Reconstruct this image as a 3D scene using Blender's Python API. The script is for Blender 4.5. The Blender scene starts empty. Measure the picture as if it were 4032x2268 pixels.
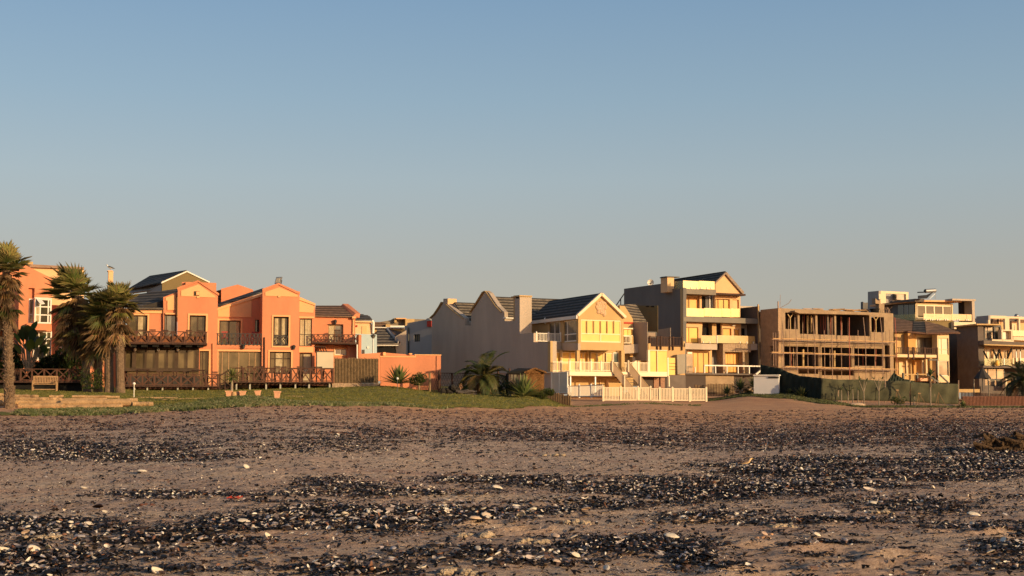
import bpy, math, random
import numpy as np
from mathutils import Vector as V
random.seed(7)
R=math.radians; sin=math.sin; cos=math.cos; PI=math.pi
S=bpy.context.scene; COL=S.collection
# ---------------- camera model (photo 4032x2268) ----------------
FP=5300.0; CX=2016.0; CY=1134.0; HOR=1593.0; EYE=1.3
PIT=math.atan((HOR-CY)/FP)
CAM=V((0,0,EYE))
def ray(x,y):
    a=CY-y
    return V((x-CX, FP*cos(PIT)-a*sin(PIT), FP*sin(PIT)+a*cos(PIT)))
def P(x,y,D):
    d=ray(x,y); return CAM+d*(D/d.y)
# ---------------- materials ----------------
MATS={}
def newmat(name):
    m=bpy.data.materials.new(name); m.use_nodes=True
    n=m.node_tree; b=n.nodes['Principled BSDF']
    return m,n,b
def mat(name,col,rough=.85,var=.12,scale=1.5,bump=.15,bscale=25,metal=0,spec=.3,streak=0,col2=None,fine=.05):
    if name in MATS: return MATS[name]
    m,n,b=newmat(name); N=n.nodes; L=n.links
    tc=N.new('ShaderNodeNewGeometry')
    ns=N.new('ShaderNodeTexNoise'); ns.inputs['Scale'].default_value=scale; ns.inputs['Detail'].default_value=6; ns.inputs['Roughness'].default_value=.65
    if streak:
        mp=N.new('ShaderNodeMapping'); mp.inputs['Scale'].default_value=(1.0,1.0,.35); L.new(tc.outputs['Position'],mp.inputs['Vector']); L.new(mp.outputs[0],ns.inputs['Vector'])
    else: L.new(tc.outputs['Position'],ns.inputs['Vector'])
    cr=N.new('ShaderNodeValToRGB')
    c2=col2 or tuple(c*(1-var) for c in col)
    c1=tuple(min(1,c*(1+var*.6)) for c in col)
    cr.color_ramp.elements[0].position=.32; cr.color_ramp.elements[0].color=(*c2,1)
    cr.color_ramp.elements[1].position=.68; cr.color_ramp.elements[1].color=(*c1,1)
    L.new(ns.outputs[0],cr.inputs[0]); L.new(cr.outputs[0],b.inputs['Base Color'])
    b.inputs['Roughness'].default_value=rough; b.inputs['Metallic'].default_value=metal
    b.inputs['Specular IOR Level'].default_value=spec
    if bump:
        n2=N.new('ShaderNodeTexNoise'); n2.inputs['Scale'].default_value=bscale; n2.inputs['Detail'].default_value=4
        L.new(tc.outputs['Position'],n2.inputs['Vector'])
        bp=N.new('ShaderNodeBump'); bp.inputs['Strength'].default_value=bump; bp.inputs['Distance'].default_value=fine
        L.new(n2.outputs[0],bp.inputs['Height']); L.new(bp.outputs[0],b.inputs['Normal'])
    MATS[name]=m; return m
def wavemat(name,c1,c2,scale,direction='Z',rough=.8,dist=1.0,bump=.4,noise=2):
    if name in MATS: return MATS[name]
    m,n,b=newmat(name); N=n.nodes; L=n.links
    g=N.new('ShaderNodeNewGeometry')
    w=N.new('ShaderNodeTexWave'); w.bands_direction=direction; w.inputs['Scale'].default_value=scale
    w.inputs['Distortion'].default_value=dist; w.inputs['Detail'].default_value=3; w.inputs['Detail Scale'].default_value=noise
    L.new(g.outputs['Position'],w.inputs['Vector'])
    ns=N.new('ShaderNodeTexNoise'); ns.inputs['Scale'].default_value=3; ns.inputs['Detail'].default_value=5
    L.new(g.outputs['Position'],ns.inputs['Vector'])
    mx=N.new('ShaderNodeMath'); mx.operation='MULTIPLY'; L.new(w.outputs['Fac'],mx.inputs[0]); L.new(ns.outputs[0],mx.inputs[1])
    cr=N.new('ShaderNodeValToRGB'); cr.color_ramp.elements[0].position=.1; cr.color_ramp.elements[1].position=.6
    cr.color_ramp.elements[0].color=(*c1,1); cr.color_ramp.elements[1].color=(*c2,1)
    L.new(mx.outputs[0],cr.inputs[0]); L.new(cr.outputs[0],b.inputs['Base Color'])
    bp=N.new('ShaderNodeBump'); bp.inputs['Strength'].default_value=bump; bp.inputs['Distance'].default_value=.05
    L.new(w.outputs['Fac'],bp.inputs['Height']); L.new(bp.outputs[0],b.inputs['Normal'])
    b.inputs['Roughness'].default_value=rough; b.inputs['Specular IOR Level'].default_value=.12
    MATS[name]=m; return m
def attrmat(name,rough=.6,spec=.4,trans=0,noisy=.25):
    m,n,b=newmat(name); N=n.nodes; L=n.links
    a=N.new('ShaderNodeAttribute'); a.attribute_name='Col'
    ns=N.new('ShaderNodeTexNoise'); ns.inputs['Scale'].default_value=40; ns.inputs['Detail'].default_value=3
    g=N.new('ShaderNodeNewGeometry'); L.new(g.outputs['Position'],ns.inputs['Vector'])
    mr=N.new('ShaderNodeMapRange'); mr.inputs[3].default_value=1-noisy; mr.inputs[4].default_value=1+noisy; L.new(ns.outputs[0],mr.inputs[0])
    vm=N.new('ShaderNodeVectorMath'); vm.operation='SCALE'; L.new(a.outputs['Color'],vm.inputs[0]); L.new(mr.outputs[0],vm.inputs['Scale'])
    L.new(vm.outputs[0],b.inputs['Base Color'])
    b.inputs['Roughness'].default_value=rough; b.inputs['Specular IOR Level'].default_value=spec
    if trans:
        t=N.new('ShaderNodeBsdfTranslucent'); L.new(vm.outputs[0],t.inputs[0])
        mx=N.new('ShaderNodeMixShader'); mx.inputs[0].default_value=trans
        L.new(b.outputs[0],mx.inputs[1]); L.new(t.outputs[0],mx.inputs[2]); L.new(mx.outputs[0],n.nodes['Material Output'].inputs[0])
    MATS[name]=m; return m
def glassmat(name,col,rough=.06,metal=.0,spec=1.0,coat=0):
    if name in MATS: return MATS[name]
    m,n,b=newmat(name); N=n.nodes; L=n.links
    g=N.new('ShaderNodeNewGeometry'); ns=N.new('ShaderNodeTexNoise'); ns.inputs['Scale'].default_value=.8; ns.inputs['Detail'].default_value=2
    L.new(g.outputs['Position'],ns.inputs['Vector'])
    cr=N.new('ShaderNodeValToRGB'); cr.color_ramp.elements[0].position=.35; cr.color_ramp.elements[1].position=.65
    kk=.85 if 'blind' in name or 'shutter' in name else .45; cr.color_ramp.elements[0].color=(*[c*kk for c in col],1); cr.color_ramp.elements[1].color=(*col,1)  # blotchy dark-to-light pane colour imitates reflections
    L.new(ns.outputs[0],cr.inputs[0]); L.new(cr.outputs[0],b.inputs['Base Color'])
    bp=N.new('ShaderNodeBump'); bp.inputs['Strength'].default_value=.06; bp.inputs['Distance'].default_value=.02; L.new(ns.outputs[0],bp.inputs['Height']); L.new(bp.outputs[0],b.inputs['Normal'])
    b.inputs['Roughness'].default_value=rough; b.inputs['Metallic'].default_value=metal; b.inputs['Specular IOR Level'].default_value=spec
    b.inputs['Coat Weight'].default_value=coat
    MATS[name]=m; return m
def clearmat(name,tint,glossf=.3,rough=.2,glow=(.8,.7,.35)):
    # thin glass balustrade: see-through, with the sunset reflection painted on as glow colour
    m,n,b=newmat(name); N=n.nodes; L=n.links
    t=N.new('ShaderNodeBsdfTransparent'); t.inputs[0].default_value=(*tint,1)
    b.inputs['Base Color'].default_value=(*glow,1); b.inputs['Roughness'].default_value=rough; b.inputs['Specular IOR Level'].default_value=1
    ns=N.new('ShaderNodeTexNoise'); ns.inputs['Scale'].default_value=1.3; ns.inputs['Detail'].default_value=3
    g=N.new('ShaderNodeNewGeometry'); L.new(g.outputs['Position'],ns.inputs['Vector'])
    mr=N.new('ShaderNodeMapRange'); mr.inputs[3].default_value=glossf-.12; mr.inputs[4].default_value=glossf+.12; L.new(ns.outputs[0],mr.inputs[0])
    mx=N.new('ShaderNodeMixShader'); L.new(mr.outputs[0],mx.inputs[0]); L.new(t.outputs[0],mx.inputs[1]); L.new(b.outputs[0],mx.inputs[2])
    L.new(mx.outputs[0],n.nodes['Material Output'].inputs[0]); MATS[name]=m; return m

ORANGE=mat('orange_plaster',(.62,.235,.118),.9,.13,.55,.25,30,streak=1)
CREAM=mat('cream_trim_plaster',(.80,.42,.19),.9,.06,.6,.15,30)
PALECREAM=mat('pale_cream_plaster',(.72,.46,.24),.9,.08,.6,.15,30)
TAUPE=mat('taupe_plaster',(.47,.375,.285),.95,.12,.45,.6,12,streak=1)
TAN=mat('tan_plaster',(.52,.345,.155),.92,.1,.8,.4,20,streak=1)
WHITE=mat('white_paint',(.78,.72,.62),.6,.05,1,.05,30)
GREYW=mat('grey_render',(.36,.33,.30),.92,.08,.8,.3,20,streak=1)
BLUEW=mat('pale_blue_wall',(.42,.52,.53),.9,.06,.5,.1,20)
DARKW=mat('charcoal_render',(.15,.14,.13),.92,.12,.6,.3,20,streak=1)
BROWNW=mat('dark_brown_render',(.075,.055,.045),.9,.12,.6,.2,20)
DKWOOD=mat('dark_stained_wood',(.065,.030,.018),.75,.3,4,.3,60,col2=(.03,.014,.01))
REDWOOD=mat('red_stained_wood',(.10,.045,.028),.75,.25,4,.3,60)
BOARD=mat('weathered_board',(.20,.075,.03),.8,.4,3,.3,50)
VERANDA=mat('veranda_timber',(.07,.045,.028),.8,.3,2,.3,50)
TEAK=mat('teak_wood',(.36,.22,.11),.7,.2,5,.2,60)
STONE=mat('rubble_stone',(.40,.28,.18),.95,.35,6,.8,10,fine=.1)
CONC=mat('raw_concrete',(.33,.235,.145),.95,.2,1.3,.5,12,fine=.08)
CONCD=mat('dark_concrete',(.15,.12,.10),.95,.2,1.3,.4,12)
REDM=mat('red_paint',(.42,.04,.02),.7,.1)
METAL=mat('grey_metal',(.30,.31,.32),.4,.1,3,.05,30,metal=.6)
DMETAL=mat('dark_metal',(.05,.05,.05),.5,.1,3,.05,30,metal=.3)
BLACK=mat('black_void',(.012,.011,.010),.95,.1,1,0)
SHADOWROOM=mat('room_shade_dark',(.05,.042,.035),.95,.2,.6,0)  # near-black colour stands for the shade inside rooms
LAMPW=mat('lamp_white',(.8,.75,.65),.4,.03,1,0)
ROOFD=wavemat('slate_roof',(.045,.04,.034),(.15,.125,.10),1.0,'Z',.85,.4,.8)
ROOFG=wavemat('grey_tile_roof',(.06,.05,.04),(.26,.21,.15),1.0,'Z',.85,.5,.8)
ROOFB=wavemat('brown_tile_roof',(.08,.05,.035),(.24,.15,.10),1.5,'Z',.85,.5,.8)
SEAM=wavemat('sheet_roof',(.045,.045,.045),(.10,.095,.09),1.2,'X',.6,.2,.5)
BRICKW=mat('block_masonry',(.40,.27,.165),.95,.2,2.2,.6,9,fine=.1)
THATCH=wavemat('reed_thatch',(.16,.07,.025),(.55,.28,.11),9,'Z',.95,6,1.0,3)
NETG=mat('green_shade_net',(.082,.080,.046),.95,.25,.7,.4,60,streak=1)
NETD=mat('net_with_painted_shade',(.02,.028,.02),.95,.25,.7,.4,60)  # netting turned from the sun, its shade put into the colour
PANE=glassmat('dark_window_glass',(.10,.085,.05),.08,.08,.5)
PANEB=glassmat('bronze_window_glass',(.22,.17,.09),.10,.4)
PANEK=glassmat('black_window_glass',(.02,.02,.022),.06,0)
SUNGLOW=glassmat('sun_glow_painted_as_blind',(.86,.50,.095),.4,0,.3)  # yellow base colour imitates low-sun reflection in the glass
SUNGLOWO=glassmat('amber_glow_painted_as_blind',(.84,.40,.08),.4,0,.3)  # same painted sun reflection in amber, for the tall house
BLINDP=glassmat('window_with_pale_blind',(.62,.52,.36),.25,0,.6)
PANEGREY=glassmat('grey_window_glass',(.24,.22,.18),.12,.3)
GLASSY=clearmat('balustrade_glass_painted_glow',(.85,.85,.7),.9,.3,(.82,.52,.09))
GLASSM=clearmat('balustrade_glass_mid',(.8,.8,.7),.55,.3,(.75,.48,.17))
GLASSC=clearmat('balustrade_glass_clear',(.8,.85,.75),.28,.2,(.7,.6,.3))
CURT=wavemat('curtain_cloth',(.35,.27,.15),(.75,.62,.40),3.5,'X',.9,.3,.6)
LEAF=attrmat('leaf_colours',.55,.35,.25)
SHELLM=attrmat('shell_colours',.55,.12,0,.3)
TRUNKM=mat('palm_trunk_bark',(.20,.135,.085),.95,.4,7,.8,18,fine=.12)
STEMM=mat('pale_stem_bark',(.30,.24,.17),.95,.3,6,.5,30)
TERRA=mat('terracotta_planter',(.72,.38,.22),.85,.08,3,.15,40)
LOGM=mat('weathered_log',(.46,.29,.145),.9,.35,2.5,.6,12,fine=.08)
KELPM=mat('kelp_holdfast',(.085,.05,.025),.85,.5,12,.9,30,fine=.06)
SANDC=mat('sand_clod',(.44,.34,.23),.97,.2,10,.9,40,fine=.03)
# ---------------- object helpers ----------------
def setp(o,label=None,cat=None,group=None,kind=None):
    if label: o['label']=label
    if cat: o['category']=cat
    if group: o['group']=group
    if kind: o['kind']=kind
    return o
def thing(name,loc,label,cat,group=None):
    o=bpy.data.objects.new(name,None); COL.objects.link(o); o.location=loc; o.empty_display_size=.3
    return setp(o,label,cat,group)
def origin(o):
    t=V((0,0,0))
    while o is not None: t=t+V(o.location); o=o.parent
    return t
class Fr:
    def __init__(s,x,y,D,yaw,org=None):
        a=R(yaw); s.O=org if org is not None else P(x,y,D); s.U=V((cos(a),sin(a),0)); s.N=V((sin(a),-cos(a),0)); s.yaw=yaw
    def hit(s,x,y,w=0):
        d=ray(x,y); t=((s.O+s.N*w-CAM).dot(s.N))/d.dot(s.N); p=CAM+d*t
        return ((p-s.O).dot(s.U), p.z)
    def u(s,x,y=1450,w=0): return s.hit(x,y,w)[0]
    def z(s,x,y,w=0): return s.hit(x,y,w)[1]
    def pt(s,u,w,z):
        p=s.O+s.U*u+s.N*w; return V((p.x,p.y,z))
    def p(s,x,y,w=0):
        u,z=s.hit(x,y,w); return s.pt(u,w,z)
    def rect(s,x0,y0,x1,y1,w=0):
        xm=(x0+x1)/2; ym=(y0+y1)/2
        return s.u(x0,ym,w),s.u(x1,ym,w),s.z(xm,y1,w),s.z(xm,y0,w)
def clip(poly,ax,lim,keepless):
    out=[]
    for i in range(len(poly)):
        a=poly[i]; b=poly[(i+1)%len(poly)]
        ia=(a[ax]<=lim) if keepless else (a[ax]>=lim); ib=(b[ax]<=lim) if keepless else (b[ax]>=lim)
        if ia: out.append(a)
        if ia!=ib:
            t=(lim-a[ax])/(b[ax]-a[ax]); out.append((a[0]+(b[0]-a[0])*t,a[1]+(b[1]-a[1])*t))
    return out
class MB:
    def __init__(s): s.v=[]; s.f=[]; s.c=[]
    def add(s,vs,fs,col=None):
        n=len(s.v); s.v+=[tuple(v) for v in vs]; s.f+=[tuple(i+n for i in f) for f in fs]
        if col is not None: s.c+=[col]*len(vs)
        return s
    def prism(s,pts,off):
        n=len(pts); vs=[V(p) for p in pts]+[V(p)+off for p in pts]
        fs=[tuple(range(n)),tuple(range(2*n-1,n-1,-1))]+[(i,i+n,(i+1)%n+n,(i+1)%n) for i in range(n)]
        return s.add(vs,fs)
    def box(s,fr,u0,u1,w0,w1,z0,z1):
        if u0>u1:u0,u1=u1,u0
        if z0>z1:z0,z1=z1,z0
        return s.prism([fr.pt(u0,w1,z0),fr.pt(u1,w1,z0),fr.pt(u1,w1,z1),fr.pt(u0,w1,z1)],fr.N*(w0-w1))
    def pbox(s,fr,x0,y0,x1,y1,w0,w1):
        u0,u1,z0,z1=fr.rect(x0,y0,x1,y1,w1); return s.box(fr,u0,u1,w0,w1,z0,z1)
    def ppoly(s,fr,pts,w0,w1):
        return s.prism([fr.p(x,y,w1) for x,y in pts],fr.N*(w0-w1))
    def bar(s,a,b,w,h=None,up=V((0,0,1))):
        h=h or w; a=V(a); b=V(b); d=(b-a).normalized()
        if abs(d.dot(up))>.95: up=V((0,1,0))
        x=d.cross(up).normalized()*(w/2); y=x.cross(d).normalized()*(h/2)
        return s.prism([a-x-y,a+x-y,a+x+y,a-x+y],b-a)
    def tube(s,pts,rs,n=8,cap=True,col=None):
        pts=[V(p) for p in pts]; vs=[]; fs=[]
        for i,p in enumerate(pts):
            d=(pts[min(i+1,len(pts)-1)]-pts[max(i-1,0)]).normalized()
            a=V((0,0,1)) if abs(d.z)<.9 else V((1,0,0)); x=d.cross(a).normalized(); y=d.cross(x)
            r=rs[i] if hasattr(rs,'__len__') else rs
            vs+=[p+x*(r*cos(2*PI*k/n))+y*(r*sin(2*PI*k/n)) for k in range(n)]
        for i in range(len(pts)-1):
            fs+=[(i*n+k,i*n+(k+1)%n,(i+1)*n+(k+1)%n,(i+1)*n+k) for k in range(n)]
        if cap: fs+=[tuple(range(n-1,-1,-1)),tuple(range((len(pts)-1)*n,len(pts)*n))]
        return s.add(vs,fs,col)
    def ball(s,c,r,sc=(1,1,1),n=10,m=7,jit=0,col=None):
        c=V(c); vs=[c+V((0,0,r*sc[2]))]; fs=[]
        for i in range(1,m):
            t=PI*i/m
            for k in range(n):
                q=r*(1+random.uniform(-jit,jit)); a=2*PI*k/n
                vs.append(c+V((q*sc[0]*sin(t)*cos(a),q*sc[1]*sin(t)*sin(a),q*sc[2]*cos(t))))
        vs.append(c-V((0,0,r*sc[2])))
        fs+=[(0,1+k,1+(k+1)%n) for k in range(n)]
        for i in range(m-2): fs+=[(1+i*n+k,1+(i+1)*n+k,1+(i+1)*n+(k+1)%n,1+i*n+(k+1)%n) for k in range(n)]
        e=len(vs)-1; b=1+(m-2)*n; fs+=[(e,b+(k+1)%n,b+k) for k in range(n)]
        return s.add(vs,fs,col)
    def wall(s,fr,outline,holes,w0,w1):
        # outline, holes in (u,z); slices the outline round the rectangular openings
        us=sorted({p[0] for p in outline}|{h[0] for h in holes}|{h[1] for h in holes})
        lo,hi=min(p[0] for p in outline),max(p[0] for p in outline); us=[u for u in us if lo<=u<=hi]
        for a,b in zip(us,us[1:]):
            if b-a<1e-4: continue
            st=clip(clip(outline,0,a,False),0,b,True)
            if len(st)<3: continue
            hs=sorted([(h[2],h[3]) for h in holes if h[0]<=a+1e-5 and h[1]>=b-1e-5])
            zl=-1e3
            for z0,z1 in hs+[(1e3,1e3)]:
                if z0-zl>1e-4:
                    q=clip(clip(st,1,zl,False),1,z0,True)
                    if len(q)>=3: s.prism([fr.pt(u,w1,z) for u,z in q],fr.N*(w0-w1))
                zl=max(zl,z1)
        return s
    def pwall(s,fr,outpx,holespx,w0,w1):
        return s.wall(fr,[fr.hit(x,y,w1) for x,y in outpx],[fr.rect(*h,w1) for h in holespx],w0,w1)
    def build(s,name,m,parent=None,label=None,cat=None,group=None,kind=None,smooth=False,loc=None):
        if not s.v: return None
        me=bpy.data.meshes.new(name)
        if parent is not None: o0=origin(parent)
        elif loc is not None: o0=V(loc)
        else:
            xs=[v[0] for v in s.v]; ys=[v[1] for v in s.v]; o0=V(((min(xs)+max(xs))/2,(min(ys)+max(ys))/2,min(v[2] for v in s.v)))
        me.from_pydata([(v[0]-o0.x,v[1]-o0.y,v[2]-o0.z) for v in s.v],[],s.f)
        me.materials.append(m)
        if s.c and len(s.c)==len(s.v):
            ca=me.color_attributes.new('Col','FLOAT_COLOR','POINT')
            ca.data.foreach_set('color',np.array([(*c,1) for c in s.c],dtype=np.float32).ravel())
        if smooth: me.polygons.foreach_set('use_smooth',[True]*len(me.polygons))
        me.validate(); me.update()
        o=bpy.data.objects.new(name,me); COL.objects.link(o)
        if parent is not None: o.parent=parent
        else: o.location=o0
        return setp(o,label,cat,group,kind)
def B(name,m,parent,fr,rects,w0,w1,**k):
    mb=MB()
    for r in rects: mb.pbox(fr,*r,w0,w1)
    return mb.build(name,m,parent,**k)
def PLY(name,m,parent,fr,pts,w0,w1,**k): return MB().ppoly(fr,pts,w0,w1).build(name,m,parent,**k)
def window(fr,root,r,w,fm,pm,cols=(),rows=(),t=.07,name='window',curtain=None,pd=.05):
    x0,y0,x1,y1=r; u0,u1,z0,z1=fr.rect(x0,y0,x1,y1,w); ym=(y0+y1)/2; xm=(x0+x1)/2
    e=.003; mb=MB(); d=.07
    mb.box(fr,u0+e,u0+t,w-d,w,z0+e,z1-e); mb.box(fr,u1-t,u1-e,w-d,w,z0+e,z1-e)
    mb.box(fr,u0+t,u1-t,w-d,w-.002,z1-t,z1-e); mb.box(fr,u0+t,u1-t,w-d,w-.002,z0+e,z0+t)
    for c in cols: uc=fr.u(c,ym,w); mb.box(fr,uc-t*.45,uc+t*.45,w-d,w-.004,z0+t,z1-t)
    for q in rows: zc=fr.z(xm,q,w); mb.box(fr,u0+t,u1-t,w-d,w-.006,zc-t*.4,zc+t*.4)
    f=mb.build(name,fm,root)
    MB().box(fr,u0+t*.5,u1-t*.5,w-pd-.02,w-pd+.005,z0+t*.5,z1-t*.5).build('pane',pm,f)
    if curtain:
        for c0,c1 in curtain:
            cu=MB(); n=10; a=fr.u(c0,ym,w); b=fr.u(c1,ym,w)
            pts=[fr.pt(a+(b-a)*i/n,w-pd+.012+(.01 if i%2 else 0),z0+t) for i in range(n+1)]
            vs=pts+[V((p.x,p.y,z1-t)) for p in pts]
            cu.add(vs,[(i,i+1,i+n+2,i+n+1) for i in range(n)]).build('curtain',CURT,f)
    return f
def trim(fr,root,r,wd,m,w,sides='LRTB',pr=.05,name='window_surround'):
    u0,u1,z0,z1=fr.rect(*r,w); mb=MB()
    if 'L' in sides: mb.box(fr,u0-wd,u0-.002,w-.02,w+pr,z0 if 'B' not in sides else z0-wd,z1)
    if 'R' in sides: mb.box(fr,u1+.002,u1+wd,w-.02,w+pr,z0 if 'B' not in sides else z0-wd,z1)
    if 'T' in sides: mb.box(fr,u0-wd,u1+wd,w-.02,w+pr,z1+.002,z1+wd)
    if 'B' in sides: mb.box(fr,u0-.001,u1+.001,w-.02,w+pr,z0-wd,z0-.002)
    return mb.build(name,m,root)
def xrail(fr,parent,posts,yt,yb,w,m,name='balcony_railing',pw=.09,bw=.05,yr=0,endpost=.0,slat=None):
    """timber railing with crossed braces; posts = pixel xs, yt/yb = top and bottom pixel ys at the middle"""
    xm=(posts[0]+posts[-1])/2; zt=fr.z(xm,yt,w); zb=fr.z(xm,yb,w); ym=(yt+yb)/2
    us=[fr.u(x,ym,w) for x in posts]; mb=MB()
    mb.box(fr,us[0]-pw,us[-1]+pw,w-.07,w+.07,zt-.05,zt); mb.box(fr,us[0],us[-1],w-.03,w+.03,zb,zb+.06)
    o=mb.build(name,m,parent)
    own=parent.parent is None
    for u in us: MB().box(fr,u-pw/2,u+pw/2,w-.045,w+.045,zb-.04,zt-.052).build('post',m,o)
    for a,b in zip(us,us[1:]):
        q=MB(); q.bar(fr.pt(a+pw/2,w+.02,zb+.06),fr.pt(b-pw/2,w+.02,zt-.06),bw,.03,up=fr.N); q.bar(fr.pt(a+pw/2,w-.015,zt-.06),fr.pt(b-pw/2,w-.015,zb+.06),bw,.03,up=fr.N)
        q.build('cross_brace',m,o)
    return o
def picketrail(fr,parent,x0,x1,yt,yb,w,m,posts=(),gap=.12,pk=.045,name='balustrade',post=.10,cap=True,each='picket',under=0,stub=.0):
    xm=(x0+x1)/2; zt=fr.z(xm,yt,w); zb=fr.z(xm,yb,w); ym=(yt+yb)/2; a=fr.u(x0,ym,w); b=fr.u(x1,ym,w); mb=MB()
    mb.box(fr,a,b,w-.03,w+.03,zt-.06,zt); mb.box(fr,a,b,w-.03,w+.03,zb,zb+.07)
    o=mb.build(name if parent.parent is None or name!='rail' else 'rail',m,parent)
    for x in posts:
        u=fr.u(x,ym,w); q=MB(); q.box(fr,u-post/2,u+post/2,w-.06,w+.062,zb-stub,zt+.06)
        if cap:
            c=fr.pt(u,w,zt+.06); t=post*.62; q.add([fr.pt(u-t,w-t,zt+.062),fr.pt(u+t,w-t,zt+.062),fr.pt(u+t,w+t,zt+.062),fr.pt(u-t,w+t,zt+.062),fr.pt(u,w,zt+.062+.09)],[(0,1,4),(1,2,4),(2,3,4),(3,0,4),(3,2,1,0)])
        q.build('post',m,o)
    n=max(2,int((b-a)/gap)); q=MB()
    ind=(b-a)/gap<100
    for i in range(1,n):
        u=a+(b-a)*i/n
        q.box(fr,u-pk/2,u+pk/2,w-.015,w+.015,zb+.072,zt-.062)
        if ind and each: q.build(each,m,o); q=MB()
    if q.v: q.build(each or 'picket_row',m,o)
    return o
# ---------------- terrain ----------------
TC=[(-1500,[(62,1640),(64,1612),(67,1562),(75,1550),(90,1530),(112,1518)]),
(0,[(60,1640),(66,1604),(68,1562),(75,1550),(90,1530),(112,1518)]),
(400,[(61,1632),(66,1606),(69,1566),(78,1556),(92,1536),(112,1520)]),
(620,[(62,1618),(66,1603),(70,1588),(80,1560),(94,1542),(112,1525)]),
(1000,[(60,1600),(64,1580),(68,1564),(80,1560),(94,1541),(112,1522)]),
(1200,[(62,1600),(66,1590),(72,1578),(82,1562),(96,1535),(112,1515)]),
(1500,[(65,1610),(72,1590),(85,1557),(99,1522),(112,1510)]),
(1760,[(70,1618),(79,1595),(92,1560),(102,1542),(120,1520)]),
(2050,[(76,1617),(84,1596),(95,1562),(104,1545),(122,1532)]),
(2250,[(80,1612),(95,1604),(106,1596),(113,1580),(125,1560)]),
(2500,[(85,1615),(98,1595),(112,1577),(125,1566),(150,1540)]),
(2780,[(90,1622),(105,1600),(116,1581),(130,1560),(150,1540)]),
(2985,[(92,1620),(107,1595),(113,1566),(118,1545),(145,1540),(170,1540)]),
(3110,[(93,1620),(107,1592),(111.5,1570),(116,1546),(145,1540),(170,1540)]),
(3230,[(95,1616),(108,1592),(112,1577),(118,1570),(145,1560),(170,1550)]),
(3400,[(97,1612),(112,1602),(125,1592),(145,1575),(175,1560)]),
(4032,[(103,1608),(118,1604),(130,1597),(150,1585),(180,1575)]),
(5500,[(110,1608),(118,1604),(130,1597),(150,1585),(180,1575)])]
DN=np.concatenate([np.geomspace(2,30,30),np.arange(31,200,.5),np.geomspace(200,3500,14)])
ZT=[]
for xc,pr in TC:
    ds=[2,9.5]; zs=[0,0]
    for D,y in pr: ds.append(D); zs.append(P(xc,y,D).z)
    ds+=[240,3500]; zs+=[zs[-1]+.3,zs[-1]+.3]
    ZT.append(np.interp(DN,ds,zs))
ZT=np.array(ZT); XC=np.array([t[0] for t in TC],float)
for k in range(6): # soften the breaks along D a little
    ZT[:,1:-1]=np.where((DN[1:-1]<198)&(DN[1:-1]>31),(ZT[:,:-2]+2*ZT[:,1:-1]+ZT[:,2:])/4,ZT[:,1:-1])
def vn(x,y,seed=0):
    xi=np.floor(x).astype(np.int64); yi=np.floor(y).astype(np.int64); fx=x-xi; fy=y-yi
    fx=fx*fx*(3-2*fx); fy=fy*fy*(3-2*fy)
    def h(a,b):
        n=(a*374761393+b*668265263+seed*974634777)&0xffffffff
        n=((n^(n>>13))*1274126177)&0xffffffff
        return ((n^(n>>16))&0xffff)/65535.0
    return (h(xi,yi)*(1-fx)+h(xi+1,yi)*fx)*(1-fy)+(h(xi,yi+1)*(1-fx)+h(xi+1,yi+1)*fx)*fy
def fbm(x,y,seed=0,o=4):
    r=0;a=.5
    for i in range(o): r=r+a*vn(x*2**i,y*2**i,seed+i); a*=.5
    return r
def pix(X,D,z):
    dz=z-EYE; a=D*cos(PIT)+dz*sin(PIT); up=-D*sin(PIT)+dz*cos(PIT)
    return CX+FP*X/a, CY-FP*up/a
FOOT=[]
for fx,fy,l in [(2700+640/1.934,1560+1180/1.934,.30),(2700+1150/1.934,1560+1215/1.934,.34),(2700+1490/1.934,1560+1300/1.934,.34),(2700+2090/1.934,1560+1070/1.934,.26),(2700+560/1.934,1560+1325/1.934,.28),(2700+1650/1.934,1560+1245/1.934,.22),(2200,2010,.2),(2050,2120,.2),(1900,2100,.2),(2760,2070,.22),(3400,1995,.2),(3950,2120,.25),(700,2140,.3)]:
    q=P(fx,fy,10); t=EYE/(EYE-q.z); FOOT.append((q.x*t,q.y*t,l))
def zbase(X,D):
    X=np.asarray(X,float); D=np.asarray(D,float)
    xp=CX+FP*X/np.maximum(D,1)
    i=np.clip(np.searchsorted(XC,xp)-1,0,len(XC)-2); t=np.clip((xp-XC[i])/(XC[i+1]-XC[i]),0,1); t=t*t*(3-2*t)
    j=np.clip(np.searchsorted(DN,D)-1,0,len(DN)-2); s=np.clip((D-DN[j])/(DN[j+1]-DN[j]),0,1)
    g=lambda a:ZT[a,j]*(1-s)+ZT[a,j+1]*s
    return g(i)*(1-t)+g(i+1)*t
def ground(X,D):
    z=zbase(X,D)
    X=np.asarray(X,float); D=np.asarray(D,float)
    nr=np.clip((75-D)/30,0,1); 
    z=z+nr*((fbm(X*.35,D*.5,3)-.5)*.10+(fbm(X*1.3+D*.4,D*2.6,11)-.5)*.05+(fbm(X*4,D*9,21,4)-.5)*.045*np.clip((46-D)/20,0,1))
    z=z+np.clip((D-40)/30,0,1)*np.clip((110-D)/20,0,1)*((fbm(X*.8,D*1.5,5)-.5)*.10+(fbm(X*.16,D*.45,8,2)-.4)*.20*np.clip((D-69)/6,0,1)+(fbm(X*2.6,D*4.2,15,3)-.5)*.11)
    for a,b,l in FOOT:
        d=((X-a)*.8+(D-b)*.5)/l; e=(-(X-a)*.5+(D-b)*.8)/(l*.55); r2=d*d+e*e
        z=z-.055*np.exp(-r2*1.6)+.03*np.exp(-((np.sqrt(r2)-1.5)**2)*4)
    return z
def gz(X,D): return float(ground(np.array([X]),np.array([D]))[0])
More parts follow.
